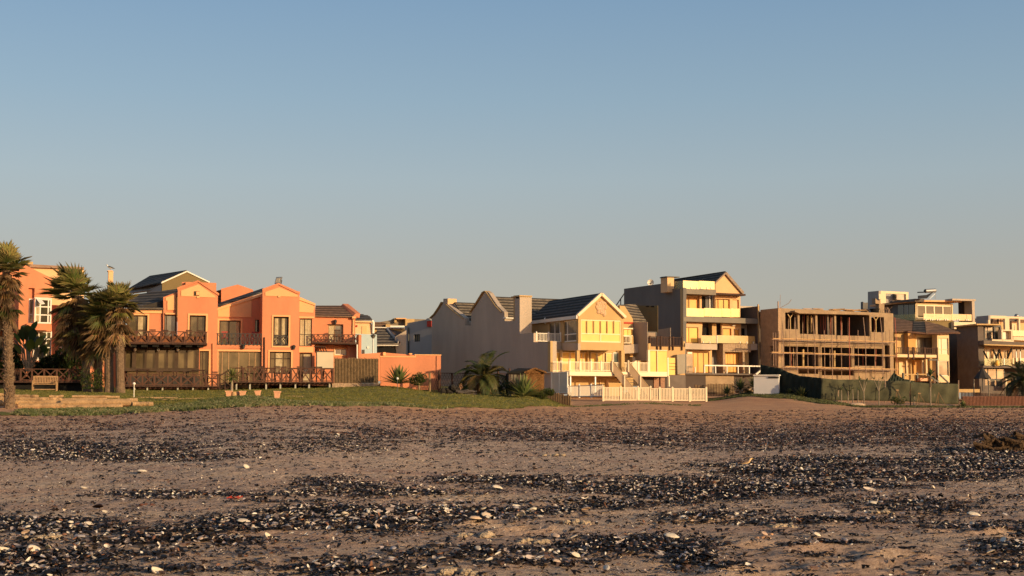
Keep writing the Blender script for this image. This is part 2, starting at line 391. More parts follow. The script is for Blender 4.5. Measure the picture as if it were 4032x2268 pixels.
def GP(x,D):   # ground point under pixel column x at depth D
    X=(x-CX)/FP*D; 
    for _ in range(3):
        z=gz(X,D); X=(x-CX)/FP*(D*cos(PIT)+(z-EYE)*sin(PIT))
    return V((X,D,gz(X,D)))
def gridmesh(name,X,D,Z,m,keep=None,**k):
    r,c=X.shape; me=bpy.data.meshes.new(name)
    vs=np.stack([X,D,Z],-1).reshape(-1,3); a=np.arange(r*c).reshape(r,c)
    q=np.stack([a[:-1,:-1],a[:-1,1:],a[1:,1:],a[1:,:-1]],-1).reshape(-1,4)
    if keep is not None:
        q=q[keep.reshape(-1)]; us,inv=np.unique(q,return_inverse=True); vs=vs[us]; q=inv.reshape(-1,4)
    me.vertices.add(len(vs)); me.vertices.foreach_set('co',vs.astype(np.float32).ravel())
    me.loops.add(len(q)*4); me.loops.foreach_set('vertex_index',q.astype(np.int32).ravel())
    me.polygons.add(len(q)); me.polygons.foreach_set('loop_start',np.arange(0,len(q)*4,4,dtype=np.int32)); me.polygons.foreach_set('loop_total',np.full(len(q),4,np.int32))
    me.polygons.foreach_set('use_smooth',np.ones(len(q),bool))
    me.update(calc_edges=True); me.materials.append(m)
    o=bpy.data.objects.new(name,me); COL.objects.link(o); return setp(o,**k)
# sand material
m,n,b=newmat('beach_sand'); N=n.nodes; L=n.links
g=N.new('ShaderNodeNewGeometry')
def nz(sc,det=6,ro=.6,vec=None):
    t=N.new('ShaderNodeTexNoise'); t.inputs['Scale'].default_value=sc; t.inputs['Detail'].default_value=det; t.inputs['Roughness'].default_value=ro
    L.new(vec or g.outputs['Position'],t.inputs['Vector']); return t
mp=N.new('ShaderNodeMapping'); mp.inputs['Scale'].default_value=(.35,1.0,1); L.new(g.outputs['Position'],mp.inputs['Vector'])
a1=nz(.9,8,.7,mp.outputs[0]); a2=nz(14,8,.75); a3=nz(180,3,.6)
r1=N.new('ShaderNodeValToRGB'); e=r1.color_ramp.elements; e[0].position=.35; e[0].color=(.50,.345,.27,1); e[1].position=.66; e[1].color=(.70,.54,.40,1)
L.new(a1.outputs[0],r1.inputs[0])
r2=N.new('ShaderNodeValToRGB'); e=r2.color_ramp.elements; e[0].position=.38; e[0].color=(.50,.44,.42,1); e[1].position=.57; e[1].color=(1.08,1.05,1.0,1)
L.new(a2.outputs[0],r2.inputs[0])
mm=N.new('ShaderNodeMix'); mm.data_type='RGBA'; mm.blend_type='MULTIPLY'; mm.inputs[0].default_value=.75
L.new(r1.outputs[0],mm.inputs[6]); L.new(r2.outputs[0],mm.inputs[7])
# pale shell grit flecks
vo=N.new('ShaderNodeTexVoronoi'); vo.inputs['Scale'].default_value=22; L.new(g.outputs['Position'],vo.inputs['Vector'])
lt=N.new('ShaderNodeMath'); lt.operation='LESS_THAN'; lt.inputs[1].default_value=.13; L.new(vo.outputs['Distance'],lt.inputs[0])
sx=N.new('ShaderNodeSeparateColor'); L.new(vo.outputs['Color'],sx.inputs[0])
gt=N.new('ShaderNodeMath'); gt.operation='GREATER_THAN'; gt.inputs[1].default_value=.74; L.new(sx.outputs[0],gt.inputs[0])
ml=N.new('ShaderNodeMath'); ml.operation='MULTIPLY'; L.new(lt.outputs[0],ml.inputs[0]); L.new(gt.outputs[0],ml.inputs[1])
m2=N.new('ShaderNodeMix'); m2.data_type='RGBA'; L.new(ml.outputs[0],m2.inputs[0]); L.new(mm.outputs[2],m2.inputs[6]); m2.inputs[7].default_value=(.55,.48,.42,1)
sy=N.new('ShaderNodeSeparateXYZ'); L.new(g.outputs['Position'],sy.inputs[0])   # the upper, dry beach is a redder shell grit
wob=N.new('ShaderNodeMath'); wob.operation='MULTIPLY_ADD'; wob.inputs[1].default_value=22; L.new(a1.outputs[0],wob.inputs[0]); L.new(sy.outputs['Y'],wob.inputs[2])
mr=N.new('ShaderNodeMapRange'); mr.inputs[1].default_value=44; mr.inputs[2].default_value=76; L.new(wob.outputs[0],mr.inputs[0])
m3=N.new('ShaderNodeMix'); m3.data_type='RGBA'; m3.blend_type='MULTIPLY'; L.new(mr.outputs[0],m3.inputs[0]); L.new(m2.outputs[2],m3.inputs[6]); m3.inputs[7].default_value=(.95,.74,.55,1)
L.new(m3.outputs[2],b.inputs['Base Color']); b.inputs['Roughness'].default_value=.95; b.inputs['Specular IOR Level'].default_value=.15
b1=N.new('ShaderNodeBump'); b1.inputs['Strength'].default_value=1.0; b1.inputs['Distance'].default_value=.075; L.new(a2.outputs[0],b1.inputs['Height'])
b2=N.new('ShaderNodeBump'); b2.inputs['Strength'].default_value=.35; b2.inputs['Distance'].default_value=.01; L.new(a3.outputs[0],b2.inputs['Height']); L.new(b1.outputs[0],b2.inputs['Normal'])
L.new(b2.outputs[0],b.inputs['Normal']); SAND=m
GRASSG=mat('lawn_grass',(.19,.17,.035),.95,.35,1.2,.9,30,col2=(.08,.095,.02),fine=.12)
DIRTM=mat('dry_sandy_soil',(.30,.20,.12),.97,.3,3,.8,20,fine=.08)
xc=np.concatenate([np.linspace(-3500,-40,90),np.linspace(-30,4060,1020),np.linspace(4070,7500,90)])
dr=np.concatenate([np.linspace(2,8.5,12),np.geomspace(8.6,60,640),np.linspace(60.3,130,300),np.geomspace(131,3400,40)])
DD,XX=np.meshgrid(dr,xc,indexing='ij'); XX=(XX-CX)/FP*DD
gridmesh('beach_sand',XX,DD,ground(XX,DD),SAND,kind='structure')
MB().add([(-3000,-3000,-.05),(3000,-3000,-.05),(3000,1.9,-.05),(-3000,1.9,-.05)],[(0,1,2,3)]).build('foreshore_sand',SAND,kind='structure')
# lawn and soil sheets that follow the terrain
def patch(name,xr,dr_,maskf,m,dz,nx,nd,kind='structure',**k):
    xs=np.linspace(*xr,nx); ds=np.linspace(*dr_,nd); D_,X_=np.meshgrid(ds,xs,indexing='ij'); xpx=X_.copy(); X_=(X_-CX)/FP*D_
    Z_=ground(X_,D_); px,py=pix(X_,D_,Z_); mk=maskf(px,py,X_,D_)
    return gridmesh(name,X_,D_,Z_+dz,m,keep=(mk[:-1,:-1]&mk[1:,1:]),kind=kind,**k)
def lm(px,py,X,D):
    nzs=(fbm(X*1.5,D*1.5,31)-.5)
    edge=np.interp(px,[-900,0,250,420,560,700,1000,1190,1400,1700,2000,2180,2245,2262],[66.9,67.6,68.4,68,64,68.5,67.0,67,71,73,78,88,97,200])
    return (D>edge+nzs*3)&(D<130)&(px<2256+nzs*12)
patch('lawn',(-900,2300),(58,118),lm,GRASSG,.03,800,300)
def lm2(px,py,X,D):
    nzs=(fbm(X*.7,D*.7,37)-.5)
    return (px<300+nzs*150)&(D>60.6+nzs*1.6)&(D<62.6+nzs*2)
patch('lawn',(-900,420),(58,67),lm2,GRASSG,.03,300,60)
# =====================================================================
# ORANGE APARTMENT HOUSE (main)
# =====================================================================
FA=Fr(775,1500,103,14); A=thing('apartment_house',FA.p(950,1575),'orange two-storey seafront house with two tall gabled bays and timber balconies','house')
A['label']='long orange house with two tall gabled bays and timber balconies behind the terracotta pots'
def holes(*r): return list(r)
# bay 1
MB().pwall(FA,[(700,1138),(780,1108),(858,1160),(857,1205),(857,1575),(696,1575)],[(746,1242,810,1352),(785,1382,821,1575)],-.35,0).build('gable_wall',ORANGE,A)
PLY('gable_band',CREAM,A,FA,[(713,1165.5),(713,1144),(782,1119),(848,1166),(848,1172)],0,.05)
MB().ppoly(FA,[(699,1141),(698,1132),(780,1103),(863,1155),(862,1164),(780,1110)],-.1,.08).build('parapet_coping',ORANGE,A)
v=B('vent',VERANDA,A,FA,[(765,1146.5,785,1164)],0,.12); B('vent_cover',CREAM,v,FA,[(773,1148,784.5,1162)],.121,.2)
B('keystone',CREAM,A,FA,[(775,1166,785,1173)],0,.09)
w=window(FA,A,(746,1242,810,1352),-.28,VERANDA,PANEB,cols=(778,),t=.11,name='french_door'); trim(FA,A,(746,1242,810,1352),.14,CREAM,0,'LRT')
window(FA,A,(785,1382,821,1575),-.28,VERANDA,PANEB,cols=(797,),t=.06,name='sliding_door'); trim(FA,A,(785,1382,821,1575),.12,CREAM,0,'RT')
MB().tube([FA.p(838,1352,.06),FA.p(838,1500,.06)],.06).build('downpipe',ORANGE,A)  # pipe shape added where a recess leaves a shadow line
# bay 2
MB().pwall(FA,[(1034,1142),(1097,1118),(1168,1151),(1179.5,1153.5),(1176,1575),(1029,1575)],[(1076,1247,1136.4,1362),(1061.6,1385,1145.6,1470)],-.35,.1).build('gable_wall',ORANGE,A)
PLY('gable_band',CREAM,A,FA,[(1044.6,1165),(1044.6,1150),(1100,1131),(1172,1161.6),(1172,1168.7)],.1,.15)
MB().ppoly(FA,[(1034,1146),(1033,1137),(1097,1114),(1170,1146),(1182,1149),(1181,1158),(1168,1155),(1097,1121)],0,.18).build('parapet_coping',ORANGE,A)
B('keystone',CREAM,A,FA,[(1095,1163,1104,1171)],.1,.18)
w=window(FA,A,(1076,1247,1136.4,1362),-.18,VERANDA,PANEB,cols=(1104,),rows=(1321,),t=.12,name='french_door',curtain=[(1078,1096),(1109,1127)]); trim(FA,A,(1076,1247,1136.4,1362),.12,CREAM,.1)
ob=xrail(FA,A,[1077,1105.5,1135],1322,1361,.06,DMETAL,name='juliet_railing',pw=.05)
w=window(FA,A,(1061.6,1385,1145.6,1470),-.18,VERANDA,PANEB,cols=(1083,1115,),rows=(1412,),t=.08,curtain=[(1086,1112)]); trim(FA,A,(1061.6,1385,1145.6,1470),.12,CREAM,.1,'LRT')
MB().tube([FA.p(1041,1328,.17),FA.p(1041,1500,.17)],.05).build('downpipe',DKWOOD,A)
# recessed wall between the bays
MB().pwall(FA,[(856,1213),(954,1190),(1035,1163),(1035,1360),(856,1360)],[(863,1262,947,1358),(1004,1259,1021,1308)],-3.5,-3.2).build('recessed_wall',ORANGE,A)
PLY('gable_band',CREAM,A,FA,[(858,1211),(954,1188),(990,1174),(990,1249),(858,1247)],-3.2,-3.15)
PLY('fascia',CREAM,A,FA,[(856,1213),(1038,1152),(1038,1164),(856,1222)],-3.2,-3.02)
window(FA,A,(863,1262,947,1358),-3.4,VERANDA,PANEB,cols=(901,),t=.09,name='sliding_door',curtain=[(930,944)]); trim(FA,A,(863,1262,947,1358),.14,CREAM,-3.2,'LRT')
window(FA,A,(1004,1259,1021,1308),-3.4,VERANDA,PANEK,t=.05); trim(FA,A,(1004,1259,1021,1308),.1,ORANGE,-3.2)
MB().tube([FA.p(1029,1166,-3.1),FA.p(1028,1312,-3.1)],.05).build('downpipe',CREAM,A)
# ground floor under the middle balcony
MB().pwall(FA,[(856,1356),(1030,1358),(1030,1575),(856,1575)],[(858,1384,1029,1575)],-.4,-.1).build('lower_wall',ORANGE,A)
PLY('balcony_slab',ORANGE,A,FA,[(856,1357),(1031,1359),(1031,1372),(856,1370)],-3.15,-.05)
u0,u1,z0,z1=FA.rect(858,1384,1026,1500,-.1); trim(FA,A,(858,1384,1026,1575),.13,CREAM,-.1,'LRT')
window(FA,A,(858,1384,1026,1575),-.3,TEAK,PANEB,cols=(874,899,939,980,1004),t=.08,name='sliding_door')
xrail(FA,A,[857,875,893,911,929,947,965,983,1001,1015,1029],1313,1357,0,DMETAL,pw=.05,bw=.035)
# right wing
MB().pwall(FA,[(1178,1172),(1241,1199),(1237,1575),(1176,1575)],[(1179,1256,1228,1363),(1178.5,1391,1228,1575)],-.6,-.3).build('wing_wall',ORANGE,A)
PLY('gable_band',CREAM,A,FA,[(1179,1174),(1240,1201),(1233,1232),(1179,1229)],-.3,-.24)
PLY('fascia',CREAM,A,FA,[(1178,1168),(1242,1195),(1242,1203),(1178,1181)],-.3,-.15)
B('lintel',CREAM,A,FA,[(1178,1246,1237,1253)],-.3,-.12)
window(FA,A,(1179,1256,1228,1363),-.4,VERANDA,PANEB,cols=(1199.5,),rows=(1317,),t=.05,curtain=[(1180,1227)])
B('spandrel',CREAM,A,FA,[(1178,1366,1233,1388)],-.3,-.1)
window(FA,A,(1178.5,1391,1228,1575),-.45,VERANDA,PANEB,cols=(1192,1226),t=.06,name='sliding_door',curtain=[(1193,1224)])
# far right wing with balcony
MB().pwall(FA,[(1238,1243),(1399,1248),(1398,1575),(1237,1575)],[(1291.5,1279,1349,1352),(1318,1375,1364,1397)],-1.5,-1.2).build('wing_wall',ORANGE,A)
B('eave_band',CREAM,A,FA,[(1238,1243,1400,1250)],-1.2,-1.05)
window(FA,A,(1291.5,1279,1349,1352),-1.35,TEAK,PANEGREY,cols=(1318,),t=.08,name='french_door',curtain=[(1294,1315)]); trim(FA,A,(1291.5,1279,1349,1352),.05,DKWOOD,-1.2,'RT')
window(FA,A,(1318,1375,1364,1397),-1.35,WHITE,PANEGREY,cols=(1341,),t=.06); trim(FA,A,(1318,1375,1364,1397),.09,CREAM,-1.2)
r0=MB(); pa=FA.p(1243,1203,-3.4); pb=FA.p(1347,1203,-3.4); pc=FA.p(1391,1245,-1.0); pd=FA.p(1238,1242,-1.0)
r0.prism([pd,pc,pb,pa],V((0,0,-.12))).build('tiled_roof',ROOFB,A)
MB().prism([FA.p(1343,1203,-3.4),FA.p(1350,1196,-3.3),FA.p(1354,1196,-3.3),FA.p(1401,1234,-1.0),FA.p(1398,1252,-1.0),FA.p(1390,1246,-1.0)],FA.U*.35).build('parapet_coping',ORANGE,A)
B('gutter_box',CREAM,A,FA,[(1387,1246,1402,1254)],-1.15,-.8)
MB().tube([FA.p(1391,1254,-1.1),FA.p(1390,1316,-1.1)],.055).build('downpipe',CREAM,A)
PLY('balcony_slab',DKWOOD,A,FA,[(1230,1347),(1410,1352),(1410,1357),(1230,1352)],-1.2,.1)
xrail(FA,A,[1229,1252,1274,1295,1315,1334,1353,1372,1391,1410],1316,1350,.05,REDWOOD,pw=.06,bw=.05)
B('balcony_pier',ORANGE,A,FA,[(1411,1318,1422,1575)],-1.2,.15)
B('lower_wall',ORANGE,A,FA,[(1368,1356,1411,1575)],-1.4,-.9)
MB().tube([FA.p(1406,1357,.1),FA.p(1406,1412,.1)],.06).build('downpipe',WHITE,A)
B('bracket_shelf',DKWOOD,A,FA,[(1236,1363,1284,1367)],-1.2,-.3)
q=MB()
for i in range(5): q.bar(FA.p(1238+i*10,1366,-.4),FA.p(1246+i*10,1384,-.9),.06)
q.build('bracket',DKWOOD,A)
# body and roofs behind
MB().ppoly(FA,[(700,1150),(780,1118),(855,1165),(855,1575),(698,1575)],-9,-.45).build('bay_body',ORANGE,A)
MB().ppoly(FA,[(1036,1150),(1097,1126),(1176,1160),(1176,1575),(1031,1575)],-9,-.45).build('bay_body',ORANGE,A)
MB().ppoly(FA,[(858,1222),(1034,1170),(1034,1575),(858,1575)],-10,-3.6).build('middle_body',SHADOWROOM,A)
MB().ppoly(FA,[(1180,1180),(1239,1208),(1239,1575),(1180,1575)],-10,-.75).build('wing_body',ORANGE,A)
MB().ppoly(FA,[(1241,1252),(1396,1254),(1396,1575),(1241,1575)],-8,-1.65).build('wing_body',ORANGE,A)
MB().prism([FA.p(856,1211,-3.0),FA.p(1036,1152,-3.0),FA.p(1036,1140,-6.5),FA.p(856,1200,-6.5)],V((0,0,.12))).build('sloping_roof',ROOFD,A)
# left wing of the orange house
MB().pwall(FA,[(505,1218),(650,1222),(650,1360),(505,1360)],[(502.5,1241,580,1350)],-1.0,-.7).build('wing_wall',ORANGE,A)
B('eave_band',CREAM,A,FA,[(508,1216,645,1233)],-.95,-.6); B('gutter',DMETAL,A,FA,[(508,1211,645,1216)],-.7,-.45)
window(FA,A,(502.5,1241,580,1350),-.9,VERANDA,PANEB,cols=(541,),t=.1,name='sliding_door',curtain=[(544,562)]); trim(FA,A,(506,1241,580,1350),.12,CREAM,-.7,'RT')
MB().pwall(FA,[(643,1170),(697,1150),(697,1360),(643,1360)],[(646,1240,692,1352)],-.75,-.45).build('wing_wall',ORANGE,A)
PLY('gable_band',CREAM,A,FA,[(652,1172),(691,1158),(691,1221),(659,1221),(659,1183),(652,1184)],-.45,-.38)
B('lintel',CREAM,A,FA,[(651,1232,691,1238)],-.45,-.3)
window(FA,A,(646,1240,692,1352),-.6,VERANDA,PANEGREY,cols=(655,),t=.07)
MB().prism([FA.p(500,1212,-.4),FA.p(643,1212,-.4),FA.p(700,1160,-4),FA.p(700,1137,-7),FA.p(510,1162,-9)],V((0,0,-.15))).build('sloping_roof',ROOFD,A)
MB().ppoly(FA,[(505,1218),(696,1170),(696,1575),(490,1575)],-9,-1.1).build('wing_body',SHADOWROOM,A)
B('link_wall',ORANGE,A,FA,[(322,1300,494,1590)],-3,-1.6)
# veranda under the left balcony
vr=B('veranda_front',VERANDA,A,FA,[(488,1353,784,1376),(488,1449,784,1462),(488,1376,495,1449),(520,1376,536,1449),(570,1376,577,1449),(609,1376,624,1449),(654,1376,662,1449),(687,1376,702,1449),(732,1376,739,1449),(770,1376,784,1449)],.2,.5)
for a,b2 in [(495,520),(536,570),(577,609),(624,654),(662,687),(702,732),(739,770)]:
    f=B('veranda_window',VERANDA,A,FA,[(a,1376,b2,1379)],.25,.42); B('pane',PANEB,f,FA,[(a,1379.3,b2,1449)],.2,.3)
B('slat_panel',wavemat('slat_timber',(.07,.045,.025),(.28,.19,.10),5,'X',.85,.2,.8),A,FA,[(500,1462,784,1480)],.2,.3); B('shade_sheet',SHADOWROOM,A,FA,[(500,1480.3,784,1575)],.2,.28)  # dark sheet stands for the shade behind the deck rail
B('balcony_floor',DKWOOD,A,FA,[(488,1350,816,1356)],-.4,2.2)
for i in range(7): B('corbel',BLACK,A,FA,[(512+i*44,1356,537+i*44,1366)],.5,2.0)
xrail(FA,A,[495,537,584,633,680,727,774,811],1304,1350,2.1,REDWOOD,pw=.12,bw=.09)
B('balcony_board',BOARD,A,FA,[(495,1324,811,1350)],1.9,1.98)
for x in (532,623,700):
    l=MB().ball(FA.p(x,1377,.75),.12,(1,1,1.3)).build('wall_light',LAMPW,A,smooth=True)
for x,y,w in ((958,1366,.1),(1157,1368,.25),(1320,1268,-1.0)):
    q=MB(); c=FA.p(x,y,w); q.tube([c+V((0,0,-.16)),c+V((0,0,.1))],[.08,.16],6); q.tube([c+V((0,0,.1)),c+V((0,0,.2))],[.18,.04],6); q.bar(c,c-FA.N*.3,.05); q.build('wall_lantern',DMETAL,A)
B('cafe_blind',BLINDP,A,FA,[(1248,1386,1313,1452)],.9,.96); B('blind_frame',DMETAL,A,FA,[(1244,1383,1316,1386),(1244,1386,1247.5,1575)],.88,1.0)
# objects on the balcony
def chair(p,rz,m,label,g='dark chairs on the terraces',sc=1.0,name='chair'):
    f=Fr(0,0,1,rz,org=V(p)); t=thing(name,p,label,'chair',g); z=p.z
    for a,b2 in ((-.2,-.2),(.2,-.2),(-.2,.2),(.2,.2)): MB().box(f,a-.02,a+.02,b2-.02,b2+.02,z,z+.45*sc).build('leg',m,t)
    MB().box(f,-.23,.23,-.23,.23,z+.45*sc+.001,z+.45*sc+.045).build('seat',m,t)
    q=MB(); 
    for i in range(5): q.box(f,-.2+i*.09,-.2+i*.09+.04,-.225,-.2,z+.5*sc,z+.5*sc+.42)
    q.box(f,-.23,.23,-.24,-.19,z+.5*sc+.422,z+.5*sc+.5); q.build('backrest',m,t); return t
def table(p,rz,m,label,h=.74,s=.4,g='dark tables on the terraces'):
    f=Fr(0,0,1,rz,org=V(p)); t=thing('table',p,label,'table',g); z=p.z
    MB().box(f,-s,s,-s,s,z+h,z+h+.05).build('table_top',m,t)
    for a,b2 in ((-1,-1),(1,-1),(-1,1),(1,1)): MB().bar(f.pt(a*s*.95,b2*s*.95,z),f.pt(a*s*.7,b2*s*.7,z+h-.002),.06).build('leg',m,t)
    return t
zb=FA.z(650,1350,2.1)+.03
for x,rz in ((556,14),(600,194),(650,14),(742,200),(790,14)):
    u=FA.u(x,1330,1.2); chair(FA.pt(u,1.2,zb),rz,DKWOOD,'dark wooden chair behind the crossed rail of the upper left balcony',g='chairs on the upper left balcony')
zm=FA.z(950,1357,-1)+.02
q=MB()
for x in (884,1003):
    p=FA.pt(FA.u(x,1340,-.9),-.9,zm); chair(p,14,mat('red_chair',(.35,.04,.04),.6,.1),'red chair behind the middle balcony rail, '+('left of the pair' if x<900 else 'right of the pair'),g=None)
chair(FA.pt(FA.u(1325,1340,-.5),-.5,FA.z(1325,1350,-.5)+.03),200,DKWOOD,'dark wooden chair on the far right balcony of the orange house',g=None)
# floodlight on bay 2
t=thing('floodlight',FA.p(1097,1116,-.1),'square metal floodlight standing on the right gable peak of the orange house','floodlight')
f=Fr(0,0,1,-25,org=FA.p(1097,1104,-.1)); c=f.O.z
MB().prism([f.pt(-.29,.14,c-.28),f.pt(.2,.14,c-.28),f.pt(.26,.0,c+.27),f.pt(-.23,.0,c+.27)],-f.N*.16).build('housing',METAL,t)
MB().prism([f.pt(-.22,.16,c-.2),f.pt(.14,.16,c-.2),f.pt(.19,.03,c+.2),f.pt(-.17,.03,c+.2)],-f.N*.03).build('lamp_glass',BLINDP,t)
MB().bar(f.pt(-.32,-.08,c),f.pt(-.2,-.08,c-.42),.04).bar(f.pt(.26,-.08,c),f.pt(.15,-.08,c-.42),.04).bar(f.pt(-.22,-.08,c-.4),f.pt(.17,-.08,c-.4),.05).build('bracket',DMETAL,t)
# satellites / small
# =====================================================================
# timber decks of the orange house
def deck(name,fr,xs,yt,yb,w,wb,label,posts,ypost,hw=None):
    t=thing(name,fr.p((xs[0]+xs[-1])/2,yb,w),label,'deck')
    xrail(fr,t,xs,yt,yb-2,w-.05,REDWOOD,name='railing',pw=.11,bw=.075)
    B('platform',DKWOOD,t,fr,[(xs[0]-4,yb,xs[-1]+3,yb+5)],wb,w+.1)
    B('beam',REDWOOD,t,fr,[(xs[0]-2,yb+7,xs[-1]+2,yb+13)],w-.45,w-.3)
    for x in posts: B('support_post',mat('pale_post',(.42,.40,.33),.9,.2),t,fr,[(x-3,yb+5.2,x+3,ypost)],w-.28,w-.12)
    for i in range(len(xs)*2): 
        x=xs[0]+(xs[-1]-xs[0])*i/(len(xs)*2); B('joist',DKWOOD,t,fr,[(x,yb+5.2,x+2,yb+9)],w-.28,w+.08)
    return t
D2=deck('timber_deck',FA,[913,957,1001,1037,1071,1110,1147,1183,1222,1267,1311],1448,1503,7,-.2,'raised timber deck with crossed rails and pale posts in front of the right gabled bay',[931,984,1048,1104,1163,1217,1298],1543)
D1=deck('timber_deck',FA,[488,514,561,608,661,713,765,812,858],1472,1519,7,.6,'low timber deck with crossed rails in front of the left gabled bay beside the palms',[530,580,640,700,760,820],1540)
zd2=FA.z(1100,1503,6)+.01; zd1=FA.z(680,1519,6)+.01
for i,(x,w) in enumerate([(940,5.5),(1064,5.6),(1160,5.2),(1208,5.6),(1290,5.2)]):
    p=FA.pt(FA.u(x,1480,w),w,zd2); table(p,14,DKWOOD,'dark slatted bar table on the raised deck','table' and .95,.4,'bar tables on the raised deck')
    o=None
for i,(x,w,rz) in enumerate([(962,5.3,90),(985,5.6,190),(1018,5.2,20),(1043,5.6,110),(1090,5.5,190),(1118,5.3,20),(1136,5.8,100),(1178,5.5,200),(1236,5.5,15),(1256,5.3,190),(1275,5.8,100)]):
    p=FA.pt(FA.u(x,1480,w),w,zd2); chair(p,rz,DKWOOD,'dark wooden bar chair on the raised deck',g='bar chairs on the raised deck',sc=1.25,name='bar_chair')
for x,w in [(560,5.6),(780,5.4)]:
    table(FA.pt(FA.u(x,1480,w),w,zd1),14,DKWOOD,('square dark bar table on the low deck nearest the palms' if x<600 else 'square dark bar table at the right end of the low deck'),1.1,.5,None)
for x,w,rz in [(590,5.4,100),(630,5.4,20),(690,5.5,190),(735,5.4,30),(825,5.6,90),(846,5.2,20)]:
    chair(FA.pt(FA.u(x,1480,w),w,zd1),rz,DKWOOD,'dark wooden chair on the low deck',g='chairs on the low deck',sc=1.1)
# link steps and gate posts between the decks
t=thing('deck_stairs',FA.p(885,1540,7),'dark timber steps between the low deck and the raised deck behind the spiky pot plant','stairs')
for i in range(5): B('step',DKWOOD,t,FA,[(862,1508+i*7,912,1511+i*7)],5.2+i*.35,5.6+i*.35)
for x in (862,884,908): B('post',DKWOOD,t,FA,[(x,1470,x+5,1545)],6.7,6.85)
MB().bar(FA.p(862,1482,6.9),FA.p(912,1450,6.9),.1).bar(FA.p(862,1518,6.9),FA.p(912,1486,6.9),.07).bar(FA.p(862,1486,6.92),FA.p(908,1518,6.92),.06).build('handrail',DKWOOD,t)
# slatted timber fence + stone base
FF=Fr(1400,1510,99,10)
t=thing('slatted_fence',FF.p(1400,1510),'tall vertical pole fence between the orange house and the orange garden wall','fence')
q=MB(); xs=np.linspace(1318,1487,30)
SLT=mat('fence_pole_wood',(.25,.165,.085),.9,.35,5,.3,40)
for i,x in enumerate(xs): MB().tube([FF.p(x,1510,.03),FF.p(x,1409+random.uniform(-2,2),.03)],.036,6).build('pole',SLT,t)
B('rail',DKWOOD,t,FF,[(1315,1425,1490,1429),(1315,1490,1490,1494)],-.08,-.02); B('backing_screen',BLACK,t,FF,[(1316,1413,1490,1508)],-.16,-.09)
B('base_kerb',STONE,t,FF,[(1308,1509,1494,1530)],-.3,.12)
# orange garden wall
FW=Fr(1600,1515,100,9)
t=thing('garden_wall',FW.p(1615,1515),'bright orange plastered garden wall behind the big agave','wall')
PLY('wall',ORANGE,t,FW,[(1498,1404),(1633,1406),(1633,1397),(1736,1398),(1736,1535),(1498,1535)],-.25,0)
PLY('coping',CREAM,t,FW,[(1496,1401.5),(1633,1403.5),(1633,1395),(1738,1396),(1738,1400),(1637,1399),(1637,1408),(1496,1406)],-.3,.05)
B('pilaster',ORANGE,t,FW,[(1719,1402,1735,1535)],0,.08)
FW2=Fr(1400,1400,104,-60,org=FW.p(1500,1500,-.3)); 
FW3=Fr(0,0,1,-62,org=P(1515,1500,112))
t2=thing('garden_wall',FW3.p(1460,1450),'shaded dark orange boundary wall behind the pole fence with a small capped pier','wall')
PLY('wall',ORANGE,t2,Fr(0,0,1,20,org=P(1460,1500,108)),[(1402,1395),(1512,1388),(1700,1404),(1700,1500),(1402,1500)],-.25,0)
PLY('pier',CREAM,t2,Fr(0,0,1,20,org=P(1460,1500,108)),[(1509,1387),(1519,1387),(1519,1400),(1509,1400)],0,.3)
PLY('pier',CREAM,t2,Fr(0,0,1,20,org=P(1460,1500,108)),[(1612,1391),(1623,1391),(1623,1396),(1612,1396)],-.2,.3)
# =====================================================================
# orange house at far left
F0=Fr(140,1500,95,24); A0=thing('apartment_house',F0.p(140,1575),'orange gabled house at the left edge partly hidden by palms, with a white-framed bay window','house')
MB().pwall(F0,[(76,1062),(100.5,1044),(206,1097),(204,1200),(204,1575),(68,1575)],[(110,1134,134,1290),(134,1176,203,1274),(128,1304,203,1420)],-.4,0).build('gable_wall',ORANGE,A0)
B('bay_side',ORANGE,A0,F0,[(110,1134,134,1175)],-.38,-.3)
window(F0,A0,(112,1176,134,1272),-.25,WHITE,PANEB,rows=(1238,),t=.09,curtain=[(114,122)])
bw=window(F0,A0,(136,1176,203,1274),.55,WHITE,PANE,cols=(158,190),rows=(1208,1240),t=.1,curtain=[(139,155)])
B('bay_roof',WHITE,A0,F0,[(136,1172,204,1176)],-.3,.62)
MB().prism([F0.p(142,1178,.6),F0.p(160,1178,.6),F0.p(176,1197,1.2),F0.p(158,1199,1.2)],V((0,0,.05))).build('open_sash',WHITE,A0)
B('bay_spandrel',ORANGE,A0,F0,[(105,1274,186,1300)],-.3,.7)
window(F0,A0,(130,1304,203,1420),-.2,WHITE,PANE,cols=(152,182),rows=(1335,1368),t=.09)
F0b=Fr(0,0,1,-44,org=F0.p(206,1300,-3.5))
MB().pwall(F0b,[(198,1200),(345,1210),(345,1575),(198,1575)],[(225,1335,287,1397)],-.3,0).build('side_wall',ORANGE,A0)
window(F0b,A0,(225,1335,287,1397),-.1,WHITE,PANEK,cols=(242,),rows=(1366,),t=.1)
MB().ball(F0b.p(262,1314,.15),.16,(1,.5,1)).build('wall_light',LAMPW,A0,smooth=True)
PLY('upper_wall',PALECREAM,A0,F0,[(118,1051),(300,1056),(330,1058),(330,1220),(118,1220)],-4.5,-4)
PLY('roof_fascia',mat('fascia_brown',(.30,.19,.13),.8),A0,F0,[(116,1040),(332,1052),(332,1060),(116,1052)],-4.6,-3.7)
B('chimney',TAN,A0,F0,[(109,1030,130,1046)],-6,-5)
MB().pwall(F0,[(-120,1062),(76,1068),(68,1575),(-120,1575)],[(-60,1180,-5,1270),(-30,1320,14,1410)],-3.6,-3.3).build('side_wall',ORANGE,A0)
window(F0,A0,(-60,1180,-5,1270),-3.4,VERANDA,PANE,cols=(-30,),t=.1); window(F0,A0,(-30,1320,14,1410),-3.4,TEAK,PANE,cols=(-8,),t=.1,name='french_door')
